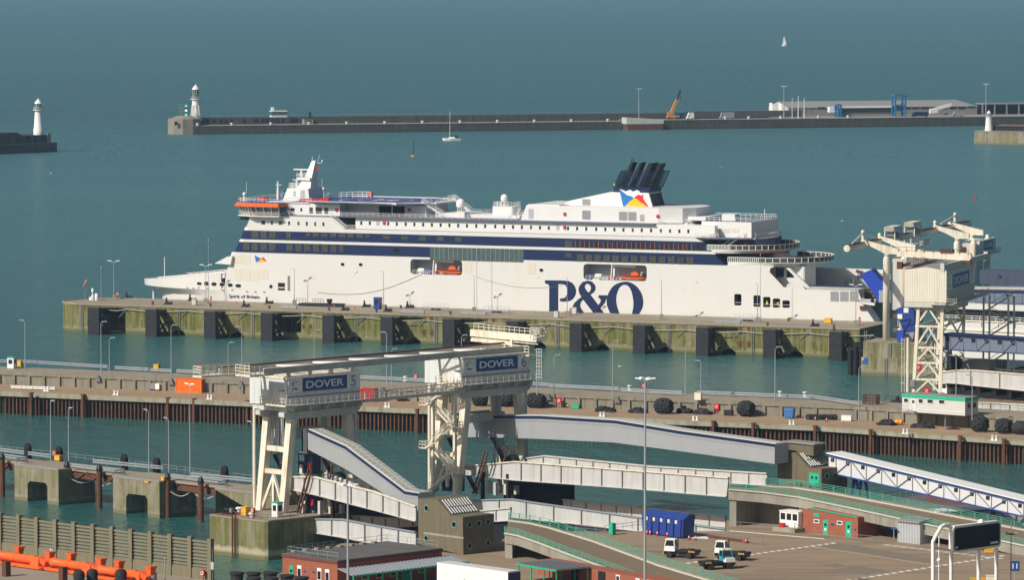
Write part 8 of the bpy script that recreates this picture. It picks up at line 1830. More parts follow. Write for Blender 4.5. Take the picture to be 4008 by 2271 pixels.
cabinet(gy('B',415,552),ZY,'red lifebuoy cabinet against a dark jetty pile',w=.9,d=.4,h=1.1,leg=.8,a=JF.a)
for x,y,yt,w in((383,555,118,'left of the red lifebuoy'),(517,572,172,'right of the red lifebuoy'),(1121,645,190,'beside the fourth dark pile'),(1272,650,252,'just right of the fourth dark pile'),(1432,682,0,'tallest, in front of the orange container'),(1903,742,280,'at the sea end by the white pipe')):
 p=gy('B',x,y);yy=K('M',x,982)if yt==0 else K('B',x,yt);lamp_post(p,ZY,zup(p,yy)-ZY,'slim lamp column on the berth jetty, '+w,2 if yt==0 else 1,'lamp columns on the berth jetty',r=.12,reach=.5,a=random.choice((0,pi))+JF.a)
def jr(pts):return[gy('B',*p)for p in pts]
barrier(jr([(0,502),(375,552)]),'crash barrier along the jetty, left length','jetty crash barriers');barrier(jr([(700,590),(1225,640)]),'crash barrier along the jetty, middle length','jetty crash barriers');barrier(jr([(1440,690),(1900,735)]),'crash barrier along the jetty, right length','jetty crash barriers');barrier(jr([(540,620),(940,665),(862,672)]),'short crash barrier beside the first arched dolphin','jetty crash barriers');barrier(jr([(1290,700),(1710,750),(1640,758)]),'short crash barrier beside the second arched dolphin','jetty crash barriers');barrier(jr([(0,545),(205,572),(125,580)]),'short crash barrier at the left edge of the jetty','jetty crash barriers')
railing(jr([(0,488),(900,590),(1900,715)]),'thin back hand rail of the berth jetty','galv',1.1,(1.1,.55),2.5,.025,.03)
crate(gy('B',440,560),ZY,'yellow box beside the red lifebuoy on the jetty','yellow',1.5,.8,1.0,JF.a);crate(gy('B',1232,712),ZY,'yellow step box at the second arched dolphin','yellow',.8,.6,.7,JF.a);crate(gy('B',1110,728),ZY,'yellow patch plate on the second arched dolphin','yellow',1.2,.6,.25,JF.a)
for k,(x0,y0,x1,y1)in enumerate(((530,690,715,690),(690,695,835,725),(1285,790,1440,790),(1450,790,1610,825))):
 a,b=atK('B',x0,y0,5.0),atK('B',x1,y1,5.0);o=thing('mooring_chain','%s slack pale chain hanging at the front of the jetty'%ORD[k],'chain',Matrix.Translation(a));d=b-a;MB().path([tuple(d*(j/8)+Vector((0,-.3,-.9*sin(pi*j/8))))for j in range(9)],.11,5).build('chain',MT['rope'],o)
ga_,gb2=gy('B',0,1250),gy('B',1585,1462);SF_=Fr(ga_,gb2)
fx_=[(5,945),(143,962),(280,980),(420,998),(560,1018),(703,1036),(845,1055),(990,1075),(1137,1095),(1285,1114),(1435,1134),(1585,1155)]
fp=[SF_.on_t(K('B',x,y),0)for x,y in fx_];swl=thing('slatted_sea_wall','tall weathered sea wall of grey planks between square posts','fence',SF_.mat())
zp=sum(p[1]for p in fp)/len(fp);fp=[(-4.0+fp[0][0]*0+(fp[0][0]-(fp[1][0]-fp[0][0])+4.0),zp)]+fp
copies(MB().box(-.42,.42,-.35,.35,ZY-1,zp).mesh('post',MT['timber_post']),'post',[T(s_,0,0)for s_,z in fp],swl)
for(a,_),(b,_)in zip(fp,fp[1:]):
 L_=b-a-.8;pmh=MB().box(0,L_,-.12,.12,-.16,.16).mesh('plank',MT['timber']);copies(pmh,'plank',[T(a+.4,.05+random.uniform(-.04,.04),zp-.62-.55*k)for k in range(8)],swl)
 MB().box(a+.4,b-.4,-.18,.18,ZY-1,zp-4.75).build('base_panel',MT['timber_post'],swl)
 lm=MB().box(-.1,.1,-.2,.2,-.12,.12).mesh('plank_bracket',MT['black']);copies(lm,'plank_bracket',[T(a+.5,-.15,zp-.9-.55*k)for k in range(8)],swl)
put('painted_letter',text_fit('N',.7,1.1,.01,MT['white']),swl,T(*[SF_.on_t(K('B',388,1245),-.2)[0],-.2,SF_.on_t(K('B',388,1245),-.2)[1]]))
m=MB();pl=[SF_.w(-60,1.2),SF_.w(SF_.L+1,1.2),SF_.w(SF_.L+1,-60),SF_.w(-60,-60)];m.loft([(p.x,p.y,-1.5)for p in pl],[(p.x,p.y,ZY)for p in pl]);m.build('lower_quay',MT['deck_concrete'],kind='structure')
o=thing('notice_board','small notice plate on a thin post at the right end of the sea wall','sign',SF_.mat(SF_.L+.8,-.3,ZY));MB().box(-.04,.04,-.04,.04,0,5.2).build('post',MT['galv_dark'],o);MB().box(-.35,.35,-.08,-.04,1.8,3.0).build('plate',mp('pale notice',(.45,.42,.45),.6),o)
cabinet(gy('B',1530,1462),ZY,'red lifebuoy box at the foot of the sea wall near its right end',w=.8,d=.4,h=.9,leg=.7,a=SF_.a);pole('B',1243,1470,1285,'short grey pole standing before the sea wall',r=.1)
def arm(c,x0,x1,yb,kind,label):
 a=gy('B',x0,yb);b=gy('B',x1,yb+(x1-x0)*.14);F=Fr(a,b);L_=F.L;o=thing('hydraulic_ram',label,'mooring arm',F.mat(0,0,ZY),'orange mooring arms');bar=lambda nm,f:(lambda m:(f(m),m.build(nm,MT['orange'],o)))(MB())
 bar('base_frame',lambda m:(m.box(0,L_,-1.2,-.7,.15,.6),m.box(0,L_,.9,1.4,.15,.6),m.box(0,.6,-1.2,1.4,.15,.55),m.box(L_-.8,L_,-1.2,1.4,.15,.55),m.box(L_*.45,L_*.52,-1.2,1.4,.15,.55)))
 if kind:bar('deck_plate',lambda m:m.box(.2,L_-.2,-1.1,1.3,.3,.5))
 m=MB();m.lathe([(.05,L_*.06),(.72,L_*.06),(.78,L_*.08),(.78,L_*.14),(.70,L_*.15),(.70,L_*.68),(.78,L_*.69),(.78,L_*.76),(.5,L_*.78),(.05,L_*.78)],16,(0,.1,1.35),'x');m.build('cylinder',MT['orange'],o,smooth=True)
 bar('yoke',lambda m:(m.loft([(L_*.74,-.9,.5),(L_*.9,-.9,.5),(L_*.9,1.0,.5),(L_*.74,1.0,.5)],[(L_*.78,-.6,2.0),(L_*.88,-.6,1.9),(L_*.88,.8,1.9),(L_*.78,.8,2.0)]),m.bar((L_*.85,.1,1.7),(L_*.98,.1,1.0),1.1,.8)))
 hm_=MB().loft([(-.4,-.45,0),(.4,-.45,0),(.4,.45,0),(-.4,.45,0)],[(-.6,-.6,1.2),(.6,-.6,1.2),(.6,.6,1.2),(-.6,.6,1.2)]);hm_.box(-.7,.7,-.7,.7,1.2,1.4);copies(hm_.mesh('hopper_bracket',MT['orange']),'hopper_bracket',[T(L_*.32 if kind else L_*.3,1.6,1.5),T(L_*.97,.8,1.5)],o)
 MB().torus((L_*.41,.1,1.35),.71,.05,'x',14,4).build('joint_band',mp('darker orange band',(.5,.07,.015),.5),o)
arm('B',-40,360,1330,1,'leftmost orange mooring arm with a decked base');arm('B',368,745,1385,0,'middle orange mooring arm on an open frame');arm('B',722,1120,1443,0,'rightmost orange mooring arm beside the short grey pole')
for x,y,w in((48,1455,'left rusty square post at the bottom left corner'),(475,1500,'right rusty square post at the bottom edge')):p=gy('B',x,y,ZY-.5);o=thing('fender_post',w,'post',T(p.x,p.y,ZY-1,SF_.a));MB().box(-.5,.5,-.5,.5,0,3.3).build('square_post',MT['rust'],o);MB().box(-.55,.55,-.55,.55,3.3,3.4).build('post_top',MT['rust'],o)
for k,(x,y)in enumerate(((595,1510),(695,1500),(912,1500))):p=gy('B',x,y);o=thing('rubber_bollard','%s big black rubber bollard from the left at the bottom edge'%ORD[k],'bollard',T(p.x,p.y,ZY),'black rubber bollards at the bottom edge');MB().lathe([(.9,0),(.85,1.2),(.95,1.9),(.75,2.4),(.3,2.6)],16).build('body',MT['rubber'],o,smooth=True);MB().torus((0,0,1.0),.88,.08,'z',16,4).build('rib',MT['rubber'],o)
p=gy('B',1152,1475);o=thing('steel_drum','grey steel drum at the bottom edge before the sea wall','drum',T(p.x,p.y,ZY));MB().lathe([(.62,0),(.62,1.6),(.5,1.6)],16).build('drum_body',MT['galv'],o,smooth=True);MB().torus((0,0,1.6),.6,.06,'z',16,4).build('rim',MT['galv'],o)
for k,(x,y)in enumerate(((1785,1500),(1910,1500),(2035,1498),(1910,1540),(2045,1540),(2160,1520),(2270,1535),(2165,1560))):p=gy('B',x,y);o=thing('rubber_cell_fender','black flanged rubber cell fender, %s of those by the brick building'%ORD[k],'fender',T(p.x,p.y,ZY-.3),'black cell fenders by the brick building');MB().lathe([(1.15,0),(1.0,.3),(.92,1.2),(1.0,2.0),(1.2,2.1),(1.2,2.35),(.8,2.3)],18).build('body',MT['rubber'],o,smooth=True);MB().torus((0,0,2.3),1.08,.08,'z',18,4).build('flange',MT['rubber'],o)
m=MB();pl=[gy('B',1640,1475),gy('B',2120,1475),gy('B',2150,1900),gy('B',1640,1900)];m.loft([(p.x,p.y,-1.5)for p in pl],[(p.x,p.y,ZY-.3)for p in pl]);m.build('fender_store_quay',MT['deck_concrete'],kind='structure')
# outer harbour: piers, lighthouses, terminal, boats
AP=Fr(at((760,526),0),at((3816,492),0));MT['far_stone']=wet_wall('dark pier masonry',(.10,.092,.078),(.05,.05,.035),(.12,.11,.09),.3,(.04,.04,.035),.9)
def a_(c,x,y,t=0):return AP.on_t(K(c,x,y),t)
ZP=a_('U',400,452)[1];ZW=a_('U',400,392,14)[1]
pr_=thing('long_pier','long dark masonry pier with a high back wall crossing the outer harbour','pier',AP.mat());e0=a_('U',2140,470)[0];e1=AP.L+60;eW=a_('V',650,350,14)[0]
MB().box(0,e0,0,16,-1.5,ZP).build('lower_quay',MT['far_stone'],pr_);MB().box(0,eW,14,20,ZP,ZW).build('back_wall',MT['far_stone'],pr_);MB().box(e0,e1,-3,75,-1.5,ZP+.6).build('broad_quay',MT['far_stone'],pr_);MB().box(e0,e1,-3.2,75,ZP+.601,ZP+.8).build('quay_deck',MT['far_deck'],pr_);MB().box(0,e0,-.2,14,ZP+.001,ZP+.15).build('lower_deck',MT['far_deck'],pr_)
railing([AP.w(0,15,ZW),AP.w(eW,15,ZW)],'pale rail along the top of the long pier wall','galv',1.3,(1.3,),9,.08,.08)
m=MB();k0_=a_('T',1292,535)[0];k1_=a_('T',1465,535)[0];cxk=(k0_+k1_)/2+3;kr=(k1_-k0_)/2+3;zk=a_('T',1400,415,2)[1]
m.lathe([(kr,-1.5),(kr,zk),(kr*.9,zk+.1),(kr*.45,zk+1.6),(.5,zk+1.8)],10,(cxk,kr,0));m.build('pier_head',MT['pale_stone'],pr_);(sx_,sz_)=a_('T',1320,448,3);MB().box(sx_-.8,sx_+.8,.6,1.6,sz_-.9,sz_+1.2).build('head_window',MT['dark'],pr_)
wm_=MB().box(-.9,.9,-.15,0,-1.1,1.1).mesh('pier_window',MT['dark']);copies(wm_,'pier_window',[T(a_('T',x,440,14)[0],13.98,ZP+2.2)for x in(1560,1610,1660,1700,1740,1840,1920,1935,1975,2010,2050,2090,2130,2190,2215,2235,2320,2335)],pr_)
def lighthouse(P,z0,H_,label,prof,legs=False,name='lighthouse'):
 o=thing(name,label,'lighthouse',T(P[0],P[1],z0));k=H_
 if legs:
  for j in range(8):c_,s_=cos(j*pi/4),sin(j*pi/4);MB().bar((c_*k*.155,s_*k*.155,0),(c_*k*.105,s_*k*.105,k*.42),.45).build('leg',MT['white'],o)
  MB().lathe([(k*.085,0),(k*.075,k*.42)],14).build('stair_core',MT['white'],o,smooth=True)
 MB().lathe([(r*k,z*k)for r,z in prof],20).build('tower',MT['white'],o,smooth=True);zl=prof[-1][1]
 MB().lathe([(.165*k*.9,zl*k),(.165*k*.9,zl*k+.4)],18).build('gallery',MT['white'],o);MB().rail([(.14*k*cos(a),.14*k*sin(a),zl*k+.4)for a in[2*pi*j/12 for j in range(13)]],1.1,(1.1,.6),2,.05).build('gallery_rail',MT['white'],o);MB().lathe([(.085*k,zl*k+.4),(.085*k,.86*k)],14).build('lantern_glass',MT['glass_green'],o)
 m=MB()
 for j in range(8):a=j*pi/4;m.bar((.088*k*cos(a),.088*k*sin(a),zl*k+.4),(.088*k*cos(a+.4),.088*k*sin(a+.4),.86*k),.14)
 m.build('lantern_bar',MT['white'],o);MB().lathe([(.11*k,.855*k),(.10*k,.875*k),(.065*k,.93*k),(.03*k,.95*k),(.04*k,.968*k),(.005,k)],16).build('dome',MT['white'],o,smooth=True);return o
p=AP.w(a_('T',1475,420,14)[0],14);zb_=zup(p,K('T',1475,425));lighthouse(p,zb_,zup(p,K('T',1469,152))-zb_,'white lighthouse on lattice legs at the head of the long pier',[(.105,.40),(.105,.57),(.12,.575)],True)
sig=thing('signal_tower','port signal mast with green and white lights beside the legged lighthouse','signal',AP.mat(a_('T',1400,400,8)[0],8,zk+1.5));zt2=a_('T',1400,302,8)[1]-zk-1.5;MB().box(-.6,.6,-.5,.5,0,zt2).build('light_board',MT['black'],sig);m=MB();m.rail([(-4,0,0),(-1,0,0)],zt2,(zt2,zt2*.7,zt2*.4),1.4,.12);m.build('frame',MT['galv'],sig)
def lit(name,col):
 m_=mp(name,(.05,.05,.05));b_=m_.node_tree.nodes['Principled BSDF'];b_.inputs['Emission Color'].default_value=(*col,1);b_.inputs['Emission Strength'].default_value=1.4;return m_
gl=lit('green signal light',(.02,.9,.3));wl_=lit('white signal light',(.9,.9,.85))
for z_,mm in((zt2*.85,gl),(zt2*.47,wl_),(zt2*.12,gl)):MB().ball((0,-.6,z_),.75).build('signal_lamp',mm,sig)
lo_=thing('lookout_hut','glazed lookout hut with green windows on the long pier wall','hut',AP.mat(a_('T',2045,400,15)[0],15,ZW));wl2=a_('T',2162,400,15)[0]-a_('T',2045,400,15)[0];MB().box(0,wl2,0,5,0,1.0).build('wall',MT['white'],lo_);MB().box(.4,wl2-.1,.1,4.9,1.0,3.2).build('window_band',MT['glass_green'],lo_);MB().box(-.2,wl2+.2,-.2,5.2,3.2,3.7).build('roof',MT['white'],lo_);MB().box(.3,1.8,1,3,3.7,5.8).build('mast_base',MT['white'],lo_)
hx=a_('T',2290,440,8)[0];o=thing('stone_hut','small stone hut with two windows at the foot of the pier wall','hut',AP.mat(hx,8,ZP));MB().box(0,5.5,0,5,0,3.2).build('wall',MT['pale_stone'],o);copies(MB().box(-.5,.5,-.08,0,-.6,.6).mesh('window',MT['dark']),'window',[T(2.2,0,1.8),T(3.8,0,1.8)],o);MB().box(-.2,5.7,-.2,5.2,3.2,3.4).build('roof',MT['far_stone'],o);MB().bar((5,6,0),(5,6,7),1.0).build('chimney_post',MT['dark'],o)
bs_=[('T',1543,468),('T',1780,462),('T',2070,458),('T',2358,455)]+[('U',x,453-x*.012)for x in(75,360,642,922,1202,1478,1753,2025)]+[('V',425,428),('V',523,418),('V',892,428),('V',1126,420),('V',1356,418)]
bm_=MB().lathe([(.7,0),(.65,.5),(1.0,1.0),(.9,1.5)],8).mesh('bollard_head',MT['ship_white'])
for k,(c,x,y)in enumerate(bs_):q=AP.on_z(K(c,x,y+6),ZP+.15);o=put('mooring_bollard',bm_,None,AP.mat(q[0],max(q[1],.8),ZP+.15 if c!='V' else ZP+.8),label='pale bollard on the edge of the long outer pier, %s from its head'%ORD[k],category='bollard',group='pale bollards on the long pier')
d0,d1=a_('U',2145,500,-6)[0],a_('U',2412,500,-6)[0];o=thing('barge','white topped rusty berthing barge against the long pier','barge',AP.mat(d0,-9,0));W9=d1-d0;MB().box(0,W9,0,9,-1,3.6).build('rust_side',MT['rust'],o);MB().sz([(-.8,3.6),(W9+.2,3.6),(W9+.2,6.0),(-.8,7.4)],-.1,9).build('white_side',MT['cream_grey'],o)
cr=a_('U',2480,430,10);o=thing('mobile_crane','mobile crane with raised orange jib on the long pier','crane',AP.mat(cr[0],10,ZP+.8));j1=a_('U',2553,195,10);MB().box(-2.5,5,-1.4,1.4,.8,2.2).build('carrier',MT['crane_orange'],o);MB().box(-2,1.4,-1.2,1.2,2.2,4.0).build('cab',MT['crane_orange'],o);dx_,dz_=j1[0]-cr[0],j1[1]-ZP-.8;MB().bar((0,0,3),(dx_*.66,0,dz_*.66),1.7).build('jib_base',MT['crane_orange'],o);MB().bar((dx_*.64,0,dz_*.64),(dx_,0,dz_),.8).build('jib_tip',MT['pile_dark'],o);MB().tube((dx_,0,dz_),(dx_+.1,0,dz_-7),.12).build('hoist_rope',MT['black'],o);copies(MB().lathe([(.2,-.3),(.7,-.3),(.7,.3),(.2,.3)],10,axis='y').mesh('wheel',MT['rubber']),'wheel',[T(x,y_,.7)for x in(-1.5,3.8)for y_ in(-1.3,1.3)],o)
x_=a_('U',2512,420,12);o=put('shipping_container',MB().box(0,9,0,3,0,3.6).mesh('blue_container',MT['gantry_blue']),None,AP.mat(x_[0],12,ZP+.8),label='blue container beside the mobile crane on the long pier',category='container')
TT=34;t0_,t1_=a_('V',648,400,TT+30)[0],a_('V',2215,400,TT)[0];ze=a_('V',1500,325,TT)[1];zr_=a_('V',1500,275,TT+14)[1];zg=ZP+.8;fr_=a_('V',795,400,TT)[0]
o=thing('terminal_shed','long grey terminal shed with pale roof and rows of windows','shed',AP.mat());m=MB();MB().box(fr_,t1_,TT,TT+30,zg,ze).build('wall',MT['shed'],o)
m=MB();m.quad((t0_,TT+30,zg),(fr_,TT,zg),(fr_,TT,ze),((t0_+fr_)/2,TT+15,zr_),(t0_,TT+30,ze));m.build('gable_wall',mp('pale gable cladding',(.46,.46,.44),.6,.04,.2),o)
m=MB();m.quad((fr_,TT-.5,ze),(t1_+1,TT-.5,ze),(t1_-8,TT+15,zr_),((t0_+fr_)/2,TT+15,zr_));m.quad(((t0_+fr_)/2,TT+15,zr_),(t1_-8,TT+15,zr_),(t1_+1,TT+30,ze),(t0_,TT+30,ze));m.build('roof',MT['shed_roof'],o)
def tw_(nm,x0,x1,y0,y1,mat,par=o,t=TT,pro=.15):(a,z1),(b,z0)=a_('V',x0,y0,t),a_('V',x1,y1,t);return MB().box(a,b,t-pro,t,z0,z1).build(nm,MT[mat],par)
for x in(1045,1690,1755,1825,1895,1965,2035,2103):
 for d in(-18,0,18):tw_('window',x+d-7,x+d+7,322,340,'glass')
for x0,x1,y0,y1,mt in((805,860,332,365,'galv_dark'),(878,930,332,365,'galv_dark'),(950,975,332,362,'galv_dark'),(805,910,385,412,'galv_dark'),(2150,2200,315,332,'glass_tint'),(1728,1780,368,400,'dark'),(1970,1995,372,398,'glass')):tw_('shed_door',x0,x1,y0,y1,mt)
for x in(666,735):u=(x-648)/147;MB().box(-2.4,2.4,-.3,0,0,7.5).build('gable_door',MT['white'],o,T(t0_+(fr_-t0_)*u,TT+30-30*u-.2,zg,atan2(-30,fr_-t0_)))
g0,g1_=a_('V',1200,360,20)[0],a_('V',1610,360,20)[0];zg1,zg0=a_('V',1400,330,20)[1],a_('V',1400,362,20)[1];o=thing('boarding_gallery','long raised boarding gallery with dark windows before the terminal shed','gallery',AP.mat(0,20,0));MB().box(g0,g1_,0,4,zg0,zg1).build('window_band',MT['glass'],o);MB().box(g0-.5,g1_+.5,-.3,4.3,zg1,zg1+1.0).build('roof',MT['white'],o);MB().box(g0,g1_,.5,3.5,zg,zg0).build('base_wall',MT['shed'],o);MB().box(a_('V',1108,340,20)[0],a_('V',1165,340,20)[0],0,4,zg0,zg1+.8).build('end_cabin',MT['white'],o)
def bluefr(x0,x1,yt,lab):
 a,b=a_('V',x0,400,14)[0],a_('V',x1,400,14)[0];z1=a_('V',x0,yt,14)[1];o=thing('lift_gantry',lab,'gantry',AP.mat(a,14,zg-4));W0=b-a;H0=z1-zg+4;copies(MB().box(-.5,.5,-.5,.5,0,H0).mesh('post',MT['gantry_blue']),'post',[T(x,y_,0)for x in(0,W0)for y_ in(0,5)]+([T(W0*.5,5,0)]if W0>8 else[]),o);m=MB()
 for z_ in(H0-.5,H0*.62):m.bar((0,0,z_),(W0,0,z_),.9);m.bar((0,5,z_),(W0,5,z_),.9);m.bar((0,0,z_),(0,5,z_),.9);m.bar((W0,0,z_),(W0,5,z_),.9)
 m.build('ring_beam',MT['gantry_blue'],o);MB().box(W0*.2,W0*.85,1,4,H0*.42,H0*.62).build('lift_car',MT['gantry_blue'],o)
bluefr(1600,1676,230,'tall blue lift gantry in front of the terminal shed');bluefr(1172,1190,302,'small blue lift gantry at the white end cabin')
for x,yt,lab,hd in((762,172,'tall floodlight mast at the gable of the terminal shed',4),(2283,155,'tall floodlight mast right of the terminal shed',4)):p=AP.w(a_('V',x,420,6)[0],6);lamp_post(p,zg,zup(p,K('V',x,yt))-zg,lab,hd,'floodlight masts on the long pier',r=.35,reach=.9,head_mat='white')
p=AP.w(a_('U',2240,430,4)[0],4);lamp_post(p,zg,zup(p,K('U',2240,190))-zg,'floodlight mast beside the rusty barge on the long pier',4,'floodlight masts on the long pier',r=.3,reach=.9,head_mat='white')
for k,x in enumerate((824,870,915)):p=AP.w(a_('V',x,415,8)[0],8);h_=zup(p,K('V',x,240 if k==1 else 254))-zg;o=thing('flag_pole','%s white flagpole before the terminal shed'%['left','middle','right'][k],'flagpole',T(p.x,p.y,zg));MB().tube((0,0,0),(0,0,h_),.3,.14).build('pole',MT['white'],o);MB().box(-.5,.5,-.5,.5,0,.3).build('foot',MT['white'],o)
def van(x,y,mat,lab,L_=5.2,H0=2.2):
 q=AP.on_z(K('V',x,y),zg);o=thing('parked_van',lab,'van',AP.mat(q[0],max(q[1],4),zg));MB().sz([(0,.5),(L_,.5),(L_,H0),(1.5,H0),(.6,1.3),(0,1.2)],-1,1).build('body',MT[mat],o);MB().sz([(.75,1.4),(1.5,1.4),(1.7,H0-.15),(1.45,H0-.15)],-1.03,1.03).build('cab_window',MT['glass'],o);copies(MB().lathe([(.1,-.12),(.4,-.12),(.4,.12),(.1,.12)],8,axis='y').mesh('wheel',MT['rubber']),'wheel',[T(a,b,.4)for a in(1,L_-1)for b in(-1,1)],o)
van(335,420,'galv','silver van left of the terminal shed',9,4);van(1830,408,'ship_navy','navy crane van under the white lifting boom',10,3);van(2080,400,'galv','grey van by the right part of the terminal shed',7,3);van(40,418,'white','white truck beside the long dark trailer',4.5,4)
x_=AP.on_z(K('V',80,420),zg);o=put('lorry_trailer',MB().box(0,74,0,3,.6,4.5).mesh('dark_trailer',MT['glass_tint']),None,AP.mat(x_[0],10,zg),label='long dark green row of trailers left of the terminal shed',category='trailer');x_=AP.on_z(K('V',1825,392),zg);o=put('lifting_boom',MB().bar((0,0,3.5),(14,0,7),1.8).bar((0,0,3),(5,0,3.4),2.2).mesh('white_boom',MT['white']),None,AP.mat(x_[0],9,zg),label='white lifting boom on the navy crane van',category='boom')
a0_=a_('V',2260,340,30);o=thing('platform_shed','low open shed with white roof at the far right of the long pier','shed',AP.mat(a0_[0],30,zg));MB().box(0,70,0,12,6.2,6.9).build('roof',MT['shed_roof'],o);MB().box(0,70,8,9,0,6.2).build('back_wall',MT['dark'],o);copies(MB().box(-.4,.4,0,.8,0,6.2).mesh('post',MT['galv_dark']),'post',[T(8*k,0,0)for k in range(9)],o)
p=at(K('T',430,662),0);BW=Fr(at(K('T',0,680),0),p);bw=thing('breakwater','dark masonry breakwater end with arches below the left lighthouse','breakwater',BW.mat());L_=BW.L;zl_=BW.on_t(K('T',300,597),0)[1];zu_=BW.on_t(K('T',390,533),3)[1]
MB().box(-40,L_,0,26,-1.5,zl_).build('lower_step',MT['far_stone'],bw);m=MB();ow=[(-40,zl_),(L_-2,zl_),(L_-2,zu_),(-40,zu_)];ah=[]
for x0,x1 in((200,240),(260,283),(305,350)):a,b=BW.on_t(K('T',x0,590),3)[0],BW.on_t(K('T',x1,590),3)[0];c_=(a+b)/2;ah.append([(b,zl_+.3),(b,zl_+2.4),(c_+(b-c_)*.6,zl_+3.5),(c_,zl_+3.9),(c_-(b-c_)*.6,zl_+3.5),(a,zl_+2.4),(a,zl_+.3)])
plate(m,ow,ah,3);[pocket(m,h_,3,7)for h_ in ah];m.box(-40,L_-2,7.1,26,zl_,zu_);m.build('upper_step',MT['far_stone'],bw);MB().box(BW.on_t(K('T',358,560),2.9)[0],L_-1.9,2.7,3.1,zl_,zu_+.8).build('end_pier',MT['pale_stone'],bw)
MB().sz([(-40,zu_),(BW.on_t(K('T',165,530),8)[0],zu_),(BW.on_t(K('T',130,515),8)[0],zu_+1.6),(-40,zu_+1.6)],8,20).build('old_battery',MT['far_stone'],bw)
s_=BW.on_t(K('T',290,545),8)[0];P_=BW.w(s_,8);zb_=zu_;lighthouse(P_,zb_,zup(P_,K('T',286,258))-zb_,'white tapered lighthouse on the breakwater end at the far left',[(.142,0),(.140,.17),(.125,.19),(.095,.66),(.12,.67)])
p=at(K('V',2190,602),0);PF=Fr(p,at(K('V',2570,610),0));o=thing('stone_pier','pale stone pier end with small lighthouse at the right edge','pier',PF.mat());zs_=PF.on_t(K('V',2200,508),0)[1];MB().sz([(0,-1.5),(70,-1.5),(70,zs_),(.6,zs_)],0,20).build('wall',wet_wall('coursed pale stone',(.33,.30,.24),(.20,.17,.08),(.33,.30,.24),.3,(.17,.15,.12),1.0),o);MB().box(.5,70,-.15,20,zs_+.001,zs_+.4).build('coping',MT['pale_stone'],o)
rs_=PF.on_t(K('V',2335,490),6)[0];MB().box(rs_,70,6,16,zs_+.4,zs_+3).build('pier_cafe_wall',MT['dark'],o);m=MB();zq=PF.on_t(K('V',2450,455),10)[1];m.add([(rs_-.5,5.4,zs_+3),(71,5.4,zs_+3),(71,11,zq),(rs_+4,11,zq),(rs_-.5,16.5,zs_+3),(71,16.5,zs_+3)],[(0,1,2,3),(0,3,4),(4,3,2,5)]);m.build('tiled_roof',MT['grass_roof'],o)
m=MB();[m.box(rs_+k*2.6,rs_+k*2.6+.3,5.9,6,zs_+.4,zs_+3)for k in range(16)];m.build('wall_posts',MT['rust'],o,kind='stuff')
P_=PF.w(PF.on_t(K('V',2305,500),4)[0],4);zb_=zs_+.4;lighthouse(P_,zb_,zup(P_,K('V',2307,348))-zb_,'small white lighthouse on the stone pier at the right edge',[(.20,0),(.17,.25),(.145,.62),(.17,.64)])
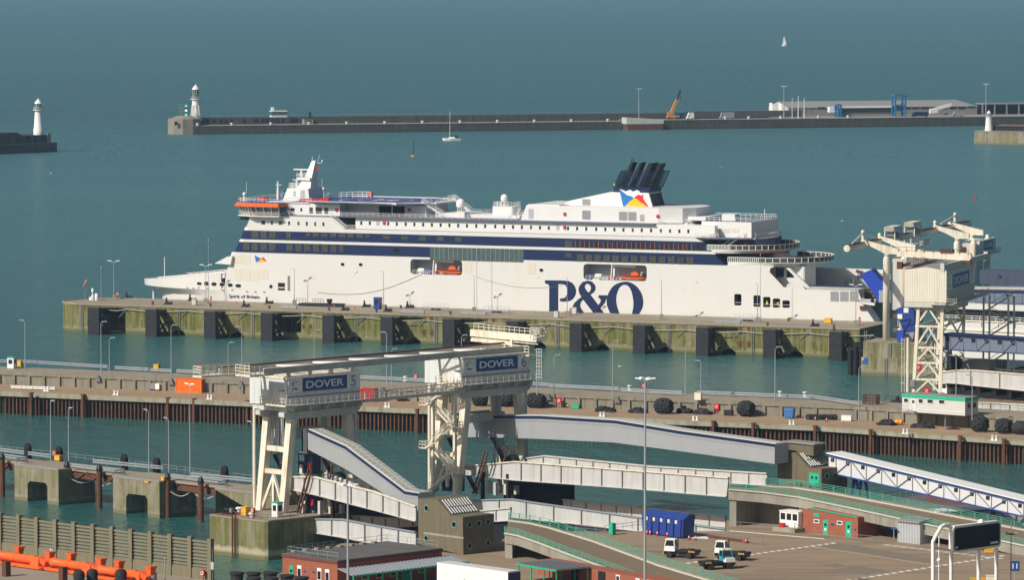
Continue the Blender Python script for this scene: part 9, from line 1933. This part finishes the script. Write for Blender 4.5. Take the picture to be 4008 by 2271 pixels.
def yacht(P_,L_,mast,label,sail=False,a=0.0):
 o=thing('sailing_boat',label,'sailing boat',T(P_[0],P_[1],0,a));rings=[]
 for u,hw,zt_ in((0,.05,1.5),(.15,.8,1.4),(.45,1.6,1.25),(.85,1.3,1.2),(1,1.0,1.2)):rings.append([(u*L_,-hw,zt_),(u*L_+(.3 if u<.1 else 0),-hw*.6,-.2),(u*L_+(.3 if u<.1 else 0),hw*.6,-.2),(u*L_,hw,zt_)])
 MB().loftn(rings).build('hull',MT['white'],o);MB().loft([(L_*.3,-.9,1.3),(L_*.7,-1,1.25),(L_*.7,1,1.25),(L_*.3,.9,1.3)],[(L_*.36,-.6,1.9),(L_*.68,-.8,1.9),(L_*.68,.8,1.9),(L_*.36,.6,1.9)]).build('coachroof',MT['white'],o);MB().tube((L_*.4,0,1.2),(L_*.42,0,mast),.14,.09).build('mast',MT['white'],o)
 if sail:MB().loft([(L_*.45,-.05,2.2),(L_*.97,-.3,2.2),(L_*.44,-.03,mast-.5)],[(L_*.45,.05,2.2),(L_*.97,-.2,2.2),(L_*.44,.03,mast-.5)]).build('mainsail',MT['white'],o);MB().loft([(.3,0,1.6),(L_*.4,.3,1.8),(L_*.40,0,mast*.85)],[(.3,.06,1.6),(L_*.4,.36,1.8),(L_*.40,.06,mast*.85)]).build('jib_sail',MT['white'],o)
 else:MB().tube((L_*.43,0,2.9),(L_*.82,0,2.8),.3).build('boom_cover',mp('navy boom cover',(.03,.08,.12),.8),o);MB().box(L_*.68,L_*.88,-1,1,1.6,2.4).build('spray_hood',MT['ship_navy'],o);m=MB();m.bar((L_*.4,0,mast-.3),(.2,0,1.5),.04);m.bar((L_*.4,0,mast-.3),(L_,0,1.3),.04);m.build('stay',MT['galv'],o)
p=at(K('U',760,577),0);p2_=at(K('U',900,577),0);yacht(p,p2_.x-p.x,zup(p2_,K('U',820,352)),'white yacht with bare mast motoring before the long pier');p=at((3060,180),0);yacht(p,5.5,12.0,'distant sailing boat with white sails far out at sea',True)
def buoy(c,x,y,H0,mat,lab):p=at(K(c,x,y),0);o=thing('buoy',lab,'buoy',T(p.x,p.y,0));MB().lathe([(.6,-.3),(1.1 if H0>3 else .6,.2),(1.1 if H0>3 else .6,.7),(.4,.9)],12).build('float',MT[mat],o);MB().tube((0,0,.9),(0,0,H0),.2,.12).build('spar',MT['pile_dark' if H0>3 else mat],o);MB().ball((0,0,H0),.4).build('topmark',MT['pile_dark' if H0>3 else mat],o)
buoy('U',542,700,8.0,'yellow','yellow and black spar buoy in the harbour before the yacht');buoy('V',2203,1018,1.1,'red','small red buoy in the harbour above the white girder')
for k,(c,x,y,z)in enumerate((('T',383,822,8),('V',158,520,6),('V',1198,1182,6),('V',284,779,2),('N',1050,707,33.4),('N',2098,838,3),('T',683,10,30))):
 p=at(K(c,x,y),z);o=thing('gull','white gull '+['over the water left of the ship','flying before the broad quay of the long pier','flying right of the ship stern','low on the water above the ship funnel','perched on the long travelling girder','on the water behind the tyre fenders','far out over the left sea'][k],'bird',T(p.x,p.y,z,k*1.3)@Matrix.Scale(1.3,4));MB().lathe([(.01,-.35),(.1,-.2),(.13,0),(.08,.2),(.07,.3),(.01,.38)],8,(0,0,0),'x').build('body',MT['white'],o,smooth=True);m=MB()
 for sy in(-1,1):m.loft([(.12,sy*.08,.05),(-.12,sy*.08,.05),(-.12,sy*.08,.02),(.12,sy*.08,.02)],[(.0,sy*.75,.2),(-.08,sy*.75,.2),(-.08,sy*.75,.18),(.0,sy*.75,.18)])
 m.build('wings',MT['white'],o)
